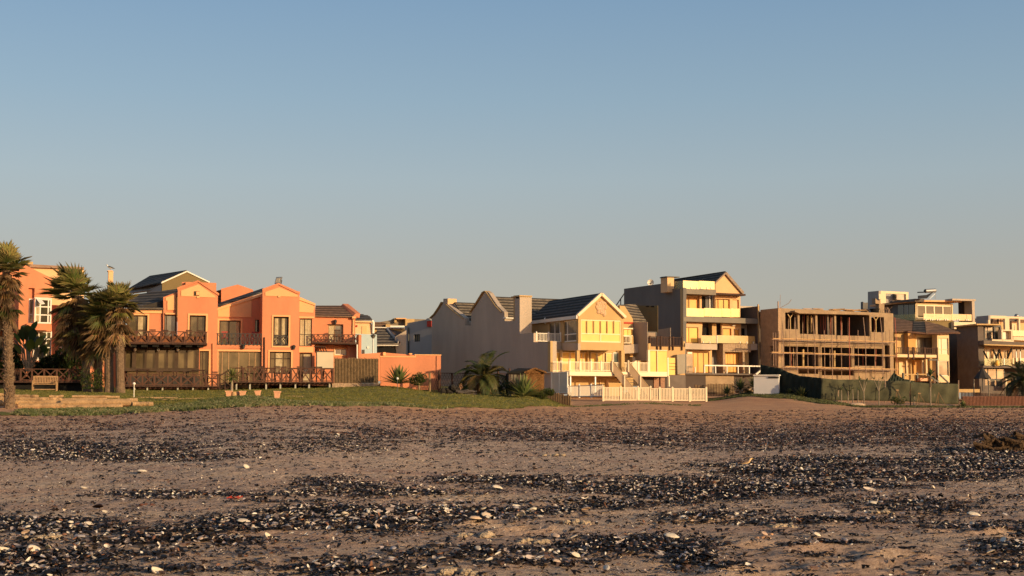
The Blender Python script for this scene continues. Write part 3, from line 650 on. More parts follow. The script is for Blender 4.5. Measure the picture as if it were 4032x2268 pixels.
B('balcony_floor',DKWOOD,A0,F0,[(-120,1290,58,1298)],-3.3,-1.2); xrail(F0,A0,[-120,-80,-40,-5,28,58],1248,1290,-1.3,DKWOOD)
MB().ppoly(F0,[(76,1072),(100,1054),(204,1104),(204,1575),(-120,1575),(-120,1072)],-12,-3.7).build('house_body',ORANGE,A0)
PLY('sloping_roof',ROOFD,A0,F0,[(-120,1060),(78,1060),(100,1040),(110,1040),(-100,1040)],-9,-3.6)
# chimney pillar with gull
FG=Fr(431,1150,112,20)
t=thing('chimney_stack',FG.p(431,1150),'slender cream chimney standing free against the sky behind the palms','chimney')
B('stack',PALECREAM,t,FG,[(425,1068,444,1260)],-.75,0); B('cap',PALECREAM,t,FG,[(424.2,1064.5,444.8,1068)],-.8,.04)
# =====================================================================
# houses behind
FO=Fr(736,1150,128,26)
t=thing('house',FO.p(736,1160),'olive gabled house with white bargeboards rising behind the orange house','house')
PLY('gable_wall',mat('olive_plaster',(.20,.145,.065),.92,.15,.5,.3,15,streak=1),t,FO,[(638,1114),(736,1070),(818,1110),(818,1250),(638,1250)],-.3,0)
PLY('bargeboard',WHITE,t,FO,[(636,1116),(636,1110),(736,1066),(826,1109),(826,1114),(736,1071)],-.2,.12)
PLY('house_body',GREYW,t,FO,[(640,1118),(736,1074),(816,1114),(816,1250),(640,1250)],-8,-.32)
FOs=Fr(0,0,1,-70,org=FO.p(638,1150,-.1))
MB().prism([FO.p(636,1115,0),FO.p(736,1068,0),P(590,1090,139),P(505,1140,139)],V((0,0,.12))).build('slate_roof',ROOFD,t)
PLY('dormer_end',ORANGE,t,Fr(0,0,1,26,org=P(623,1125,134)),[(617,1121),(628,1119),(628,1130),(617,1132)],-.3,0)
MB().prism([P(503,1140,139),P(592,1098,138),P(636,1118,129),P(636,1136,129),P(503,1154,139)],V((.3,.8,0))).build('side_wall',GREYW,t)
t=thing('rooftop_block',P(790,1145,116),'plain orange parapet block just behind the left gable peak','parapet')
FB=Fr(790,1150,114,14); PLY('block',ORANGE,t,FB,[(731,1110),(852,1114),(850,1220),(730,1220)],-3,0); PLY('side',ORANGE,t,FB,[(716,1111),(730.5,1110),(730,1220),(716,1220)],-3,-.4)
t=thing('rooftop_block',P(930,1145,118),'low orange gable block seen between the two tall bays','parapet')
FB=Fr(930,1150,116,14); PLY('gable_wall',ORANGE,t,FB,[(871,1137),(936,1120),(997,1141),(997,1220),(871,1220)],-.4,0); PLY('sloping_roof',ROOFD,t,FB,[(848,1146),(872,1140),(872,1220),(848,1220)],-1.5,-.5)
# cream house with round emblem, beside street lamp
FH=Fr(1430,1300,128,16)
t=thing('house',FH.p(1430,1310),'small cream house with grey roof just right of the orange house','house')
PLY('upper_wall',PALECREAM,t,FH,[(1396,1268),(1462,1270),(1461,1316),(1396,1316)],-6,0); PLY('eave_band',PALECREAM,t,FH,[(1397,1262),(1468,1264),(1468,1270),(1397,1269)],-.1,.3)
MB().tube([FH.p(1465,1262,.25),FH.p(1470,1270,.25),FH.p(1469,1312,.1)],.13).build('downpipe',WHITE,t)
MB().prism([FH.p(1397,1262,.4),FH.p(1466,1262,.4),FH.p(1455,1248,-4),FH.p(1397,1236,-4)],V((0,0,.1))).build('sloping_roof',ROOFD,t)
B('upper_block',SEAM,t,FH,[(1402,1240,1449,1252)],-7,-4.2)
B('shutter',CREAM,t,FH,[(1425,1284,1444,1315)],0,.06)
MB().tube([FH.p(1404,1284,.0),FH.p(1404,1284,.1)],.1,14).build('round_vent',REDM,t)
MB().tube([FH.p(1427,1248,-5),FH.p(1427,1237,-5)],.12).build('flue',DMETAL,t)
PLY('lower_wall',BLUEW,t,FH,[(1396,1314),(1484,1317),(1484,1420),(1396,1420)],-4,1.5)
B('side_return',GREYW,t,FH,[(1464,1290,1470,1316)],-4,-.05)
MB().tube([FH.p(1449,1368,1.5),FH.p(1449,1368,1.6)],.12,12).build('wall_lamp',LAMPW,t)
window(FH,t,(1425,1377,1436,1396),1.55,DMETAL,PANEK)
# street lamp
p0=P(1469,1392,118); lt_=thing('street_lamp',p0,'grey street lamp with a lantern head in front of the pale blue wall','street lamp')
MB().tube([p0-V((0,0,2)),P(1469,1332,118)],[.09,.06]).build('post',METAL,lt_)
c=P(1469,1326,118); MB().tube([c+V((0,0,-.15)),c+V((0,0,.1))],[.09,.24],8).build('lantern',PANEGREY,lt_); MB().tube([c+V((0,0,.1)),c+V((0,0,.22))],[.27,.05],8).build('cap',DMETAL,lt_)
# tiled roof house in gap
FT=Fr(1530,1350,135,8)
t=thing('house',FT.p(1530,1390),'low house with a broad brown-grey tiled roof behind the street lamp','house')
MB().prism([FT.p(1484,1358,0),FT.p(1570,1358,0),FT.p(1569,1352,.0),FT.p(1520,1298,-5),FT.p(1484,1292,-5)],V((0,0,-.15))).build('tiled_roof',ROOFG,t)
MB().prism([FT.p(1520,1300,-5),FT.p(1526,1298,-5),FT.p(1570,1350,0),FT.p(1566,1356,0)],V((0,0,.25))).build('hip_ridge',GREYW,t)
MB().prism([FT.p(1523,1298,-5),FT.p(1570,1352,0),FT.p(1600,1318,-4),FT.p(1560,1294,-8)],V((0,0,-.1))).build('tiled_roof',ROOFB,t)
B('upper_fascia',WHITE,t,FT,[(1470,1288,1594,1291.5)],-9,-5.4); B('upper_wall',TAN,t,FT,[(1470,1291.5,1594,1330)],-9,-6)
B('gutter',WHITE,t,FT,[(1484,1358,1569,1361)],-.2,.1); B('lower_wall',CONCD,t,FT,[(1484,1363,1580,1440)],-6,-1)
PLY('dark_awning',BLACK,t,FT,[(1484,1374),(1525,1364),(1560,1376),(1560,1400),(1484,1400)],-1,-.2)
PLY('side_wall',TAUPE,t,FT,[(1556,1326),(1600,1300),(1600,1440),(1560,1440)],-4,-.8)
# far roofs
FR=Fr(1540,1270,170,12)
t=thing('house',FR.p(1540,1300),'distant flat-roofed brown building on the skyline above the tiled roof','house')
PLY('wall',mat('far_brown',(.24,.19,.13),.9),t,FR,[(1472,1272),(1553,1258),(1594,1254),(1594,1320),(1472,1320)],-6,0)
PLY('lit_block',TAN,t,FR,[(1596,1255),(1632,1256),(1632,1300),(1596,1300)],-6,1); B('parapet',CREAM,t,FR,[(1560,1252,1600,1256)],-4,1.1)
B('upper_block',TAN,t,FR,[(1553,1252,1562,1270)],-3,.6); PLY('low_roof',ROOFB,t,FR,[(1472,1268),(1510,1268),(1526,1276),(1526,1288),(1472,1288)],1,3)
B('white_parapet',WHITE,t,FR,[(1536,1282,1594,1291)],3,3.4); B('chimney',TAN,t,FR,[(1519,1277,1537,1292)],2.8,3.6)
PLY('rear_wall',mat('far_brown',(.24,.19,.13),.9),t,FR,[(1632,1256),(1690,1258),(1690,1300),(1632,1300)],-6,.6)
# grey house with window
FQ=Fr(0,0,1,-38,org=P(1640,1400,153))
t=thing('house',FQ.p(1640,1400),'plain grey rendered house with one small window and a red panel','house')
MB().pwall(FQ,[(1593,1284),(1604,1281),(1604,1272),(1700,1255),(1705,1440),(1593,1440)],[(1630,1316,1654,1345)],-.3,0).build('wall',GREYW,t)
window(FQ,t,(1630,1316,1654,1345),-.15,DMETAL,PANE,cols=(1643,),t=.1)
MB().ppoly(FQ,[(1594,1288),(1604,1278),(1698,1262),(1703,1440),(1594,1440)],-2.5,-.35).build('house_body',GREYW,t)
MB().tube([FQ.p(1608,1290,.08),FQ.p(1608,1400,.08)],.09).build('downpipe',DMETAL,t)
B('red_panel',REDM,t,FQ,[(1681,1264,1698,1286)],0,.25); PLY('parapet',GREYW,t,FQ,[(1678,1264),(1678,1256),(1686,1252),(1698,1262)],-.3,.28)
# =====================================================================
# TAUPE GABLED HOUSE
# =====================================================================
FC=Fr(2275,1500,121,26); SC=Fr(2172,1500,119.5,-64)
C=thing('beach_house',FC.p(2250,1530,-6),'taupe house with long windowless side wall and a round plaster motif on its front gable','house')
so=[(1700,1253),(1716,1238),(1735,1210),(1746,1192),(1746,1176),(1762,1175.5),(1763,1198),(1831,1252),(1832,1281),(1854,1281),(1856,1240),(1858,1228),(1884,1190),(1908,1152),(1917,1148),(1925,1153),(1960,1205),(1983,1228),(1984,1264),(2026,1264),(2047,1264),(2047,1314),(2101,1311),(2101,1347),(2166,1347),(2166,1343),(2174,1343),(2174,1550),(1700,1550)]
# slice the side outline into convex vertical strips so that the big polygon stays clean
us=[SC.hit(x,y) for x,y in so]
def stripwall(fr,pts,w0,w1):
    mb=MB(); top=pts[:-2]; zb=min(pts[-1][1],pts[-2][1])
    for a,b in zip(top,top[1:]):
        if b[0]-a[0]>1e-3: mb.prism([fr.pt(a[0],w1,zb),fr.pt(b[0],w1,zb),fr.pt(b[0],w1,b[1]),fr.pt(a[0],w1,a[1])],fr.N*(w0-w1))
    return mb
us2=[]; last=-1e9
for u,z in us[:-2]:
    us2.append((max(u,last),z)); last=max(u,last)
stripwall(SC,us2+us[-2:],-.45,0).build('side_wall',TAUPE,C)
B('chimney',PALECREAM,C,Fr(0,0,1,26,org=SC.p(1763,1190)),[(1763,1176,1798,1210)],-1.2,.0)
def cope(pts,nm='parapet_coping'):
    q=MB()
    for a,b in zip(pts,pts[1:]): q.bar(SC.p(*a,-.18),SC.p(*b,-.18),.62,.10)
    return q.build(nm,TAN,C)
cope([(1858,1230),(1884,1191),(1908,1152),(1917,1147),(1925,1153),(1960,1205),(1983,1229)]); cope([(1763,1197),(1797,1228),(1831,1253)]); cope([(1700,1253),(1716,1238),(1735,1210),(1746,1190)])
Um=FC.U
# main roof and body
def roofrun(ridge,eave,other,length,dz=.0,m=ROOFG,off=-.5):
    a=SC.p(*ridge,off); b=SC.p(*eave,off); c=SC.p(*other,off)
    MB().prism([a,b,b+Um*length,a+Um*length],V((0,0,-.15))).build('tiled_roof',m,C)
    MB().prism([a+V((0,0,.01)),a+Um*length+V((0,0,.01)),c+Um*length,c],V((0,0,-.15))).build('tiled_roof',m,C)
roofrun((1924,1167),(1985,1250),(1858,1240),13)
roofrun((1790,1190),(1831,1257),(1720,1250),12)
bd=MB(); 
for r in [[(1858,1243),(1922,1170),(1984,1253),(1984,1550),(1858,1550)],[(1722,1253),(1789,1194),(1830,1260),(1830,1550),(1722,1550)]]:
    bd.prism([SC.p(x,y,-.5) for x,y in r],Um*12.5)
bd.build('house_body',TAUPE,C)
B('gutter',WHITE,C,Fr(0,0,1,26,org=SC.p(1984,1252,.0)),[(1984,1250,2030,1254.5)],-.1,.12); B('gutter',WHITE,C,Fr(0,0,1,26,org=SC.p(1831,1257,-.3)),[(1832,1264,1854,1268.5)],-.1,.1)
# chimney on the side wall
FCh=Fr(0,0,1,26,org=SC.p(2047,1300,.02))
B('chimney_front',TAN,C,FCh,[(2048,1168,2073,1316)],-1.4,-.0)
MB().ppoly(SC,[(2027,1168),(2046.5,1166),(2046.5,1320),(2027,1320)],-1.2,.05).build('chimney',TAUPE,C)
B('chimney_cap',TAN,C,FCh,[(2045,1163,2077,1167.5)],-1.6,.2); MB().ppoly(SC,[(2022,1164),(2046,1162),(2046,1167),(2022,1168.5)],-1.2,.12).build('chimney_cap',TAN,C)
B('flue_opening',BLACK,C,FCh,[(2056,1168,2066,1174)],.001,.03); PLY('flue_opening',BLACK,C,SC,[(2031,1169),(2042,1168),(2042,1175),(2031,1175)],.051,.08)
# front gable bay
MB().pwall(FC,[(2277,1242),(2367,1161),(2456,1248),(2455,1381),(2277,1377)],[(2285,1259,2446,1348)],-.35,0).build('gable_wall',TAN,C)
q=MB(); a=FC.p(2273,1243,.15); b=FC.p(2367,1157,.15); c=FC.p(2462,1250,.15)
q.bar(a,b,.25,.32,up=FC.N); q.bar(b,c,.25,.32,up=FC.N); q.build('bargeboard',mat('cream_board',(.80,.60,.40),.6,.05),C)
q=MB(); cm=FC.p(2367,1210,.03)
for k in range(26):
    aa=k*2.4; rr=.12+.03*k; rr=min(rr,.62)*random.uniform(.8,1)
    q.ball(cm+FC.U*(rr*cos(aa)*.8)+V((0,0,rr*sin(aa)*.95)),.17,(1,.6,1),6,4)
q.ball(cm+FC.U*.3+V((0,0,-.55)),.24,(.9,.5,1.3),8,5).build('round_motif',mat('motif_plaster',(.60,.40,.24),.9),C)
wf=window(FC,C,(2285,1259,2446,1348),-.05,mat('cream_frame',(.82,.62,.36),.5,.04),SUNGLOW,cols=(2365,),rows=(1315,),t=.12)
for x in (2311,2338,2365,2391,2417): MB().pbox(FC,x-2,1264,x+2,1312,-.06,-.02).build('mullion',mat('frame_gold',(.30,.16,.05),.6),wf)
MB().pwall(Fr(0,0,1,-64,org=FC.p(2277,1300)),[(2070,1256),(2277,1240),(2277,1378),(2070,1378)],[(2161,1267,2205,1350),(2219,1261,2273,1346)],-.3,-.01).build('bay_side_wall',TAN,C)
FCs=Fr(0,0,1,-64,org=FC.p(2277,1300))
window(FCs,C,(2161,1267,2205,1350),-.1,WHITE,PANEGREY,cols=(2184,),t=.09,name='sliding_door'); window(FCs,C,(2219,1261,2273,1346),-.1,WHITE,PANEGREY,cols=(2234,),rows=(1316,),t=.12)
MB().ball(FCs.p(2147,1263,.15),.22,(.7,.7,1.4)).build('wall_light',WHITE,C,smooth=True)
Nb=-FC.N
a=FC.p(2367,1159,.25); b=FC.p(2274,1243,.25); c=FC.p(2461,1250,.25)
MB().prism([a,b,b+Nb*10,a+Nb*10],V((0,0,.12))).build('tiled_roof',ROOFD,C); MB().prism([a,a+Nb*10,c+Nb*10,c],V((0,0,.12))).build('tiled_roof',ROOFD,C)
MB().bar(b+V((0,0,-.12))-FC.U*.06,b+Nb*9.5+V((0,0,-.12))-FC.U*.06,.12,.3).build('gutter',WHITE,C)
MB().prism([FC.p(2285,1248,-.4),FC.p(2367,1172,-.4),FC.p(2450,1252,-.4),FC.p(2450,1377,-.4),FC.p(2285,1377,-.4)],Nb*10).build('bay_body',TAUPE,C)
# terrace left of the bay
FT_=Fr(0,0,1,26,org=SC.p(2101,1330))
picketrail(FT_,C,2112,2210,1312,1345,-.05,WHITE,posts=(2112,2160,2207),gap=.14,name='balcony_railing',cap=True)
B('terrace_front',TAUPE,C,FT_,[(2174,1348,2214,1380)],-3,.0); MB().ppoly(FCs,[(2214,1350),(2276,1352),(2276,1379),(2214,1380)],-.2,.06).build('terrace_front',TAUPE,C)
B('end_post',TAN,C,Fr(0,0,1,26,org=SC.p(2174,1400)),[(2167.5,1343,2176,1465)],-.5,.03)
# ground floor
B('rear_wall',TAN,C,FC,[(2176,1378,2460,1540)],-3.4,-3.0)
for r in [(2176,1386,2208,1466),(2213,1386,2243,1466),(2246,1387,2273,1466),(2284,1388,2297,1466),(2298,1388,2312,1466),(2326,1388,2350,1467),(2352,1388,2377,1467),(2387,1390,2412,1467)]:
    window(FC,C,r,-2.85,mat('cream_frame',(.8,.6,.3),.5),SUNGLOW,t=.07,name='sliding_door')
window(FC,C,(2415,1388,2436,1468),-2.85,WHITE,glassmat('teal_glass',(.18,.25,.24),.1,.4),t=.07,name='sliding_door')
for x in (2277,2452): B('column',TAN,C,FC,[(x-5,1379,x+6,1480)],-.4,-.05)
for x in (2210,2317,2442): B('column',TAN,C,FC,[(x-2.5,1379,x+2.5,1480)],-2.8,-2.6)
# deck with stairs (part of the house)
dk=thing('balcony_deck',FC.p(2400,1500,1.5),'cream raised deck with picket balustrade and steps before the gabled taupe house','deck')
CRW=mat('cream_white_paint',(.80,.66,.45),.5,.05,1,.05)
B('platform',CRW,dk,FC,[(2242,1464,2627,1481)],-2.9,1.8)
B('platform',CRW,dk,FC,[(2176,1464,2241.5,1468)],-2.9,.9)
picketrail(FC,dk,2243,2409,1425,1460,1.75,CRW,posts=(2243,2284,2327,2367,2408),gap=.13,post=.16)
picketrail(FC,dk,2474,2553,1427,1464,1.75,CRW,posts=(2474,2513,2552),gap=.13,post=.16)
picketrail(FC,dk,2412,2472,1427,1463,-.4,CRW,gap=.13)
picketrail(FC,dk,2176,2240,1424,1462,.85,CRW,posts=(2208,),gap=.13)
z0=FC.z(2400,1464,1.8); ua=FC.u(2410,1445,1.8); ub=FC.u(2473,1445,1.8)
n=12; run=2.25; drop=2.75
CARP=mat('dark_step_cover',(.16,.12,.09),.95,.4,8,.4,30); rv=V((cos(R(-24)),sin(R(-24)),0)); pn=V((rv.y,-rv.x,0))
if pn.y>0: pn=-pn
for i in range(n):
    a0=rv*(run*i/n); a1=rv*(run*(i+1)/n+.03); zt=z0-drop*(i+1)/n
    MB().prism([FC.pt(ua+.06,1.84,zt)+a0,FC.pt(ub-.02,1.84,zt)+a0,FC.pt(ub-.02,1.84,zt)+a1,FC.pt(ua+.06,1.84,zt)+a1],V((0,0,-.06))).build('step',CARP,dk)
for u in (ua,ub):
    q0=FC.pt(u,1.9,z0); q1=q0+rv*run-V((0,0,drop)); h_=V((0,0,.92))
    MB().prism([q0,q0+h_,q1+h_,q1],pn*.05).build('stair_balustrade',mat('peach_board',(.72,.50,.29),.7,.08),dk)
    MB().bar(q0+h_+V((0,0,.03)),q1+h_+V((0,0,.03)),.1,.06).build('handrail',TAN,dk)
    for t_ in (0,.5,1): p_=q0+(q1-q0)*t_+pn*.03; MB().bar(p_-V((0,0,0 if t_==0 else .6)),p_+V((0,0,1.06)),.11,.11).build('post',CRW,dk)
for x in (2244,2342): MB().box(FC,FC.u(x,1500,1.5),FC.u(x,1500,1.5)+.12,1.4,1.52,FC.z(x,1545,1.5),FC.z(x,1481,1.5)-.01).build('support_post',METAL,dk)
B('undercroft_wall',TAN,dk,FC,[(2250,1482,2450,1560)],-.9,-.6); B('undercroft_door',PALECREAM,dk,FC,[(2388,1496,2398,1560),(2362,1494,2365,1560)],-.58,-.5)
B('undercroft_wall',BROWNW,dk,FC,[(2520,1482,2626,1560)],.2,.5); 
BRICK=mat('brick_panel',(.36,.20,.13),.95,.35,9,.5,15); B('brick_panel',BRICK,dk,FC,[(2575,1487,2597,1528),(2599,1487,2618,1528)],.52,.6)
# yellow glazed wind screens and shutters on the deck
B('wind_screen_frame',CRW,dk,FC,[(2552,1378,2560,1468),(2560,1378,2627,1381),(2560,1464,2627,1468),(2588,1381,2590,1464)],1.4,1.65)
B('wind_screen',SUNGLOW,dk,FC,[(2560.5,1381.5,2587.5,1463.5),(2590.5,1381.5,2626,1463.5)],1.45,1.52)
B('shutter',SUNGLOW,dk,FC,[(2634,1409,2658,1430),(2634,1432,2658,1443),(2634,1445,2658,1454),(2634,1456,2658,1476)],1.2,1.4); B('shutter_frame',CRW,dk,FC,[(2628,1408,2633.5,1480)],1.2,1.45)
MB().tube([FC.p(2633,1480,1.5),FC.p(2634,1522,1.5)],.09).build('downpipe',CRW,dk)
# white louvred gate, shaded pickets
FG1=Fr(2234,1550,117.6,-42)
t=thing('louvred_gate',FG1.p(2200,1548),'white double louvred gate standing in shade at the left end of the picket fence','gate')
B('frame',WHITE,t,FG1,[(2169,1465,2234,1469),(2169,1544,2234,1548),(2169,1469,2172,1544),(2230,1469,2234,1544),(2199,1469,2202,1544)],-.06,.06)
for a,b2 in ((2172,2199),(2202,2230)):
    for k in range(14): y=1473+k*5; B('louvre',WHITE,t,FG1,[(a,y,b2,y+2.6)],-.04,.03)
B('backing',WHITE,t,FG1,[(2172,1469,2230,1544)],-.1,-.06)
FP1=Fr(2376,1570,112,-68)
t=thing('picket_fence',FP1.p(2310,1565),'white picket fence section in shade that turns back towards the louvred gate','fence')
picketrail(FP1,t,2237,2374,1517,1562,0,WHITE,posts=(2237,2281,2328),gap=.14,name='rail',stub=.1)
FP2=Fr(2376,1576,112,5)
t=thing('picket_fence',FP2.p(2580,1578),'long sunlit white picket fence standing on the sand in front of the houses','fence')
picketrail(FP2,t,2376,2565,1525,1577,0,CRW,posts=(2375,2444,2513,2562),gap=.125,pk=.07,name='rail',post=.14,stub=.08)
picketrail(FP2,t,2565,2781,1529,1578,.1,CRW,posts=(2598,2648,2716,2781),gap=.125,pk=.07,name='rail',post=.15,stub=.08)
# =====================================================================
# low house between (red band)
FE=Fr(2570,1450,131,26)
E=thing('beach_house',FE.p(2570,1500),'low tan house with a thin red band, wedged left of the tall grey house','house')
PLY('gable_wall',TAN,E,FE,[(2440,1205),(2460,1205),(2492,1256),(2494,1360),(2440,1360)],-3,.3)
B('red_band',REDM,E,FE,[(2455,1268,2493,1275)],.3,.36); B('red_band',REDM,E,FE,[(2493,1270,2547,1277)],-.55,-.44)
MB().prism([FE.p(2432,1206,-.2),FE.p(2504,1202,-4),FE.p(2546,1270,-.3),FE.p(2493,1268,.2)],V((0,0,.14))).build('tiled_roof',ROOFG,E)
PLY('wall',TAUPE,E,Fr(0,0,1,-58,org=FE.p(2493,1300,.2)),[(2493,1268),(2549,1268),(2549,1420),(2493,1420)],-.03,0)
FEs=Fr(0,0,1,-58,org=FE.p(2592,1300,-.9))
PLY('chimney_wall',mat('olive_plaster',(.2,.145,.065)),E,FEs,[(2502,1202),(2512,1199),(2520,1203),(2590,1203),(2590,1310),(2546,1310),(2546,1272)],-.03,0)
[B('flue_opening',BLACK,E,FEs,[q_],.001,.08) for q_ in [(2543,1204,2554,1208),(2562,1205,2573,1209)]]
PLY('rear_wall',TAUPE,E,Fr(0,0,1,-60,org=FE.p(2660,1350,-1.5)),[(2548,1305),(2640,1290),(2640,1420),(2548,1420)],-.03,0)
window(FE,E,(2550,1306,2586,1330),-1.1,DMETAL,PANEK,t=.08)
bx=B('bay_window',CRW,E,FE,[(2455,1291,2494,1296),(2455,1320,2492,1323)],.3,.9); B('pane',SUNGLOW,bx,FE,[(2457,1296.3,2471,1319.7),(2473,1296.3,2490,1319.7)],.3,.7)
picketrail(FE,E,2456,2484,1323,1352,.9,CRW,posts=(2483,),name='balcony_railing',gap=.15); B('pier',TAN,E,FE,[(2486,1323,2494,1356)],.3,.95)
PLY('terrace_wall',TAUPE,E,FE,[(2456,1358),(2552,1352),(2552,1388),(2456,1392)],-1,1.0); B('pier',TAN,E,FE,[(2553,1352,2562,1380)],.6,1.2)
B('lower_wall',TAN,E,FE,[(2456,1390,2553,1520)],-1,-.2); B('cupboard',CRW,E,FE,[(2491,1405,2507,1460)],-.1,.5)
PLY('lower_wall',mat('ochre_plaster',(.50,.31,.14),.92,.08,.7,.3,20),E,FE,[(2562,1364),(2698,1366),(2698,1520),(2562,1520)],-1,.9)
picketrail(FE,E,2530,2692,1326,1362,1.0,DKWOOD,posts=(2531,2559,2588,2602,2637,2650,2685),gap=.17,pk=.05,name='balcony_railing',cap=False,post=.10,stub=.4)
PLY('glass_booth',mat('grey_panel',(.30,.26,.20),.7),E,FE,[(2666,1397),(2698,1394),(2698,1470),(2668,1474)],1.0,1.6)
B('base_wall',CONCD,E,FE,[(2560,1476,2700,1560)],-.5,1.6)
# =====================================================================
# TALL GREY HOUSE
FD=Fr(2690,1440,139,26); SD=Fr(0,0,1,-64,org=FD.p(2690,1440))
D=thing('beach_house',FD.p(2800,1480,-3),'tall charcoal and cream four-storey house with glass balustrades and a small gable on top','house')
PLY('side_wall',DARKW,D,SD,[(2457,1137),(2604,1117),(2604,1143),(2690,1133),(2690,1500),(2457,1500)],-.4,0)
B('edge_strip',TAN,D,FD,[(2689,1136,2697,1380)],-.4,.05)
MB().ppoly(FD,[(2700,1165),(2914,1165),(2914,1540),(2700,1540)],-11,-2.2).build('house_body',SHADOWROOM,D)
# top terrace
B('slab',mat('grey_slab',(.22,.19,.15),.9),D,FD,[(2689.5,1139,2820,1159)],-5,.1)
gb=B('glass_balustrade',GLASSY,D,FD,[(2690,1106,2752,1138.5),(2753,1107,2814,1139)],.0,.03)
PLY('glass_balustrade',GLASSC,D,SD,[(2657,1108),(2689,1105),(2689,1136),(2657,1139)],-.02,.01)
B('clamp',WHITE,gb,FD,[(x,1131,x+3,1138) for x in (2697,2720,2743,2760,2783,2798)],.031,.09)
PLY('gable_wall',mat('peach_plaster',(.68,.42,.215),.92,.05,.6,.15),D,FD,[(2817,1112),(2856,1078),(2922,1156),(2817,1154)],-1.5,-1.2)
q=MB(); q.bar(FD.p(2815,1114,-1.1),FD.p(2856,1075,-1.1),.16,.25,up=FD.N); q.bar(FD.p(2856,1075,-1.1),FD.p(2925,1155,-1.1),.28,.3,up=FD.N); q.build('bargeboard',mat('tile_verge',(.30,.22,.16),.9,.3,6,.5,10),D)
a=FD.p(2856,1073,-1.2); b=FD.p(2815,1113,-1.2); c=FD.p(2924,1154,-1.2)
MB().prism([a,b,b-FD.N*12+V((0,0,-.3)),a-FD.N*12+V((0,0,-.3))],V((0,0,.15))).build('roof',ROOFD,D); MB().prism([a,a-FD.N*12,c-FD.N*12,c],V((0,0,.15))).build('roof',ROOFD,D)
B('ledge',DKWOOD,D,FD,[(2822,1155,2936,1162)],-1.2,-.2)
f2=Fr(0,0,1,26,org=SD.p(2654,1140,-.2)); B('chimney',PALECREAM,D,f2,[(2628,1092,2654,1150)],-1.3,0); PLY('chimney',GREYW,D,SD,[(2605,1094),(2628,1091),(2628,1143),(2605,1146)],-.1,.03); B('chimney_cap',DMETAL,D,f2,[(2626,1088,2656,1092)],-1.3,.1); PLY('chimney_cap',DMETAL,D,SD,[(2603,1090),(2629,1087),(2629,1091),(2603,1094)],-1.4,.1)  # chimney shade put into the colour: grey side, cream lit face
# third floor
W3=mat('peach_plaster',(.68,.45,.28))
MB().pwall(FD,[(2697,1160),(2763,1160),(2763,1250),(2697,1250)],[(2698,1171,2748,1249)],-1.9,-1.6).build('wall',W3,D)
window(FD,D,(2698,1171,2748,1249),-1.7,mat('frame_gold',(.45,.28,.1)),SUNGLOWO,cols=(2711,2714),t=.1,name='sliding_door')
B('pillar',W3,D,FD,[(2755,1160,2763,1250)],-1.55,-1.4); B('dark_doorway',BLACK,D,FD,[(2763,1172,2778,1250)],-2.15,-2.0); B('inner_wall',DARKW,D,FD,[(2778,1160,2815,1250)],-2.15,-1.9)
B('curtain_strip',LAMPW,D,FD,[(2794,1161,2797,1250),(2805,1161,2808,1250)],-1.88,-1.8)
MB().pwall(FD,[(2815,1160),(2915,1162),(2915,1250),(2815,1250)],[(2817,1177,2874,1249),(2884,1180,2910,1249)],-1.6,-1.3).build('wall',W3,D)
window(FD,D,(2817,1177,2874,1249),-1.45,VERANDA,SUNGLOWO,cols=(2828,2850),t=.09,name='sliding_door'); window(FD,D,(2884,1180,2910,1249),-1.45,W3,glassmat('peach_shutter',(.75,.42,.18),.5,0,.3),t=.05,name='shutter')
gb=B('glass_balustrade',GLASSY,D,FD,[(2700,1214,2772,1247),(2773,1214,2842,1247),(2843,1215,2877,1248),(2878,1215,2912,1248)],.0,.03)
B('slab',mat('grey_slab',(.22,.19,.15)),D,FD,[(2692,1250,2985,1270)],-3,.1); 
# second floor
MB().pwall(FD,[(2697,1270),(2766,1270),(2762,1352),(2697,1352)],[(2697.5,1288,2750,1350)],-1.0,-.7).build('wall',W3,D)
window(FD,D,(2697.5,1288,2750,1350),-.8,mat('frame_gold',(.45,.28,.1)),SUNGLOW,cols=(2713,),t=.08,name='sliding_door')
B('inner_wall',BROWNW,D,FD,[(2762,1270,2842,1352)],-2.1,-1.9); B('pillar',TAN,D,FD,[(2804,1271,2821,1352)],-1.89,-1.2); B('dark_doorway',BLACK,D,FD,[(2764,1289,2803,1352)],-1.89,-1.85)
MB().pwall(FD,[(2842,1272),(2918,1273),(2918,1352),(2842,1352)],[(2845,1293,2880,1351),(2889,1295,2911,1351)],-1.4,-1.1).build('wall',W3,D)
window(FD,D,(2845,1293,2880,1351),-1.25,VERANDA,SUNGLOWO,t=.07,name='sliding_door'); window(FD,D,(2889,1295,2911,1351),-1.25,LAMPW,SUNGLOWO,t=.07,name='sliding_door')
B('wall_light',LAMPW,D,FD,[(2885,1279,2896,1283),(2755,1274,2762,1278)],-1.0,-.8)
B('inner_wall',GREYW,D,FD,[(2918,1272,2948,1352)],-2.1,-1.9); B('dark_doorway',BLACK,D,FD,[(2916,1293,2932,1352)],-1.89,-1.85); B('inner_wall',CONCD,D,FD,[(2948,1272,2986,1352)],-2.1,-1.7)
gb=B('glass_balustrade',GLASSM,D,FD,[(2761,1321,2822,1351),(2825,1321.5,2973,1352)],.3,.33); B('clamp',WHITE,gb,FD,[(2822,1321,2824.5,1352),(2768,1344,2771,1351),(2794,1344,2797,1352),(2913,1345,2916,1352),(2940,1345,2943,1353),(2966,1345,2969,1353)],.33,.4)
B('slab',TAUPE,D,FD,[(2698,1353,2824,1376),(2957,1353,2982,1378)],-3,.2); B('slab',BROWNW,D,FD,[(2824,1352,2847,1376)],-3,-.5)
PLY('stone_lintel',STONE,D,FD,[(2847,1353.5),(2956,1354),(2956,1387),(2847,1385)],-1,.25); [B('stone_pier',STONE,D,FD,[q_],-1,.15) for q_ in [(2847,1385,2855,1470),(2925,1386,2932,1470)]]
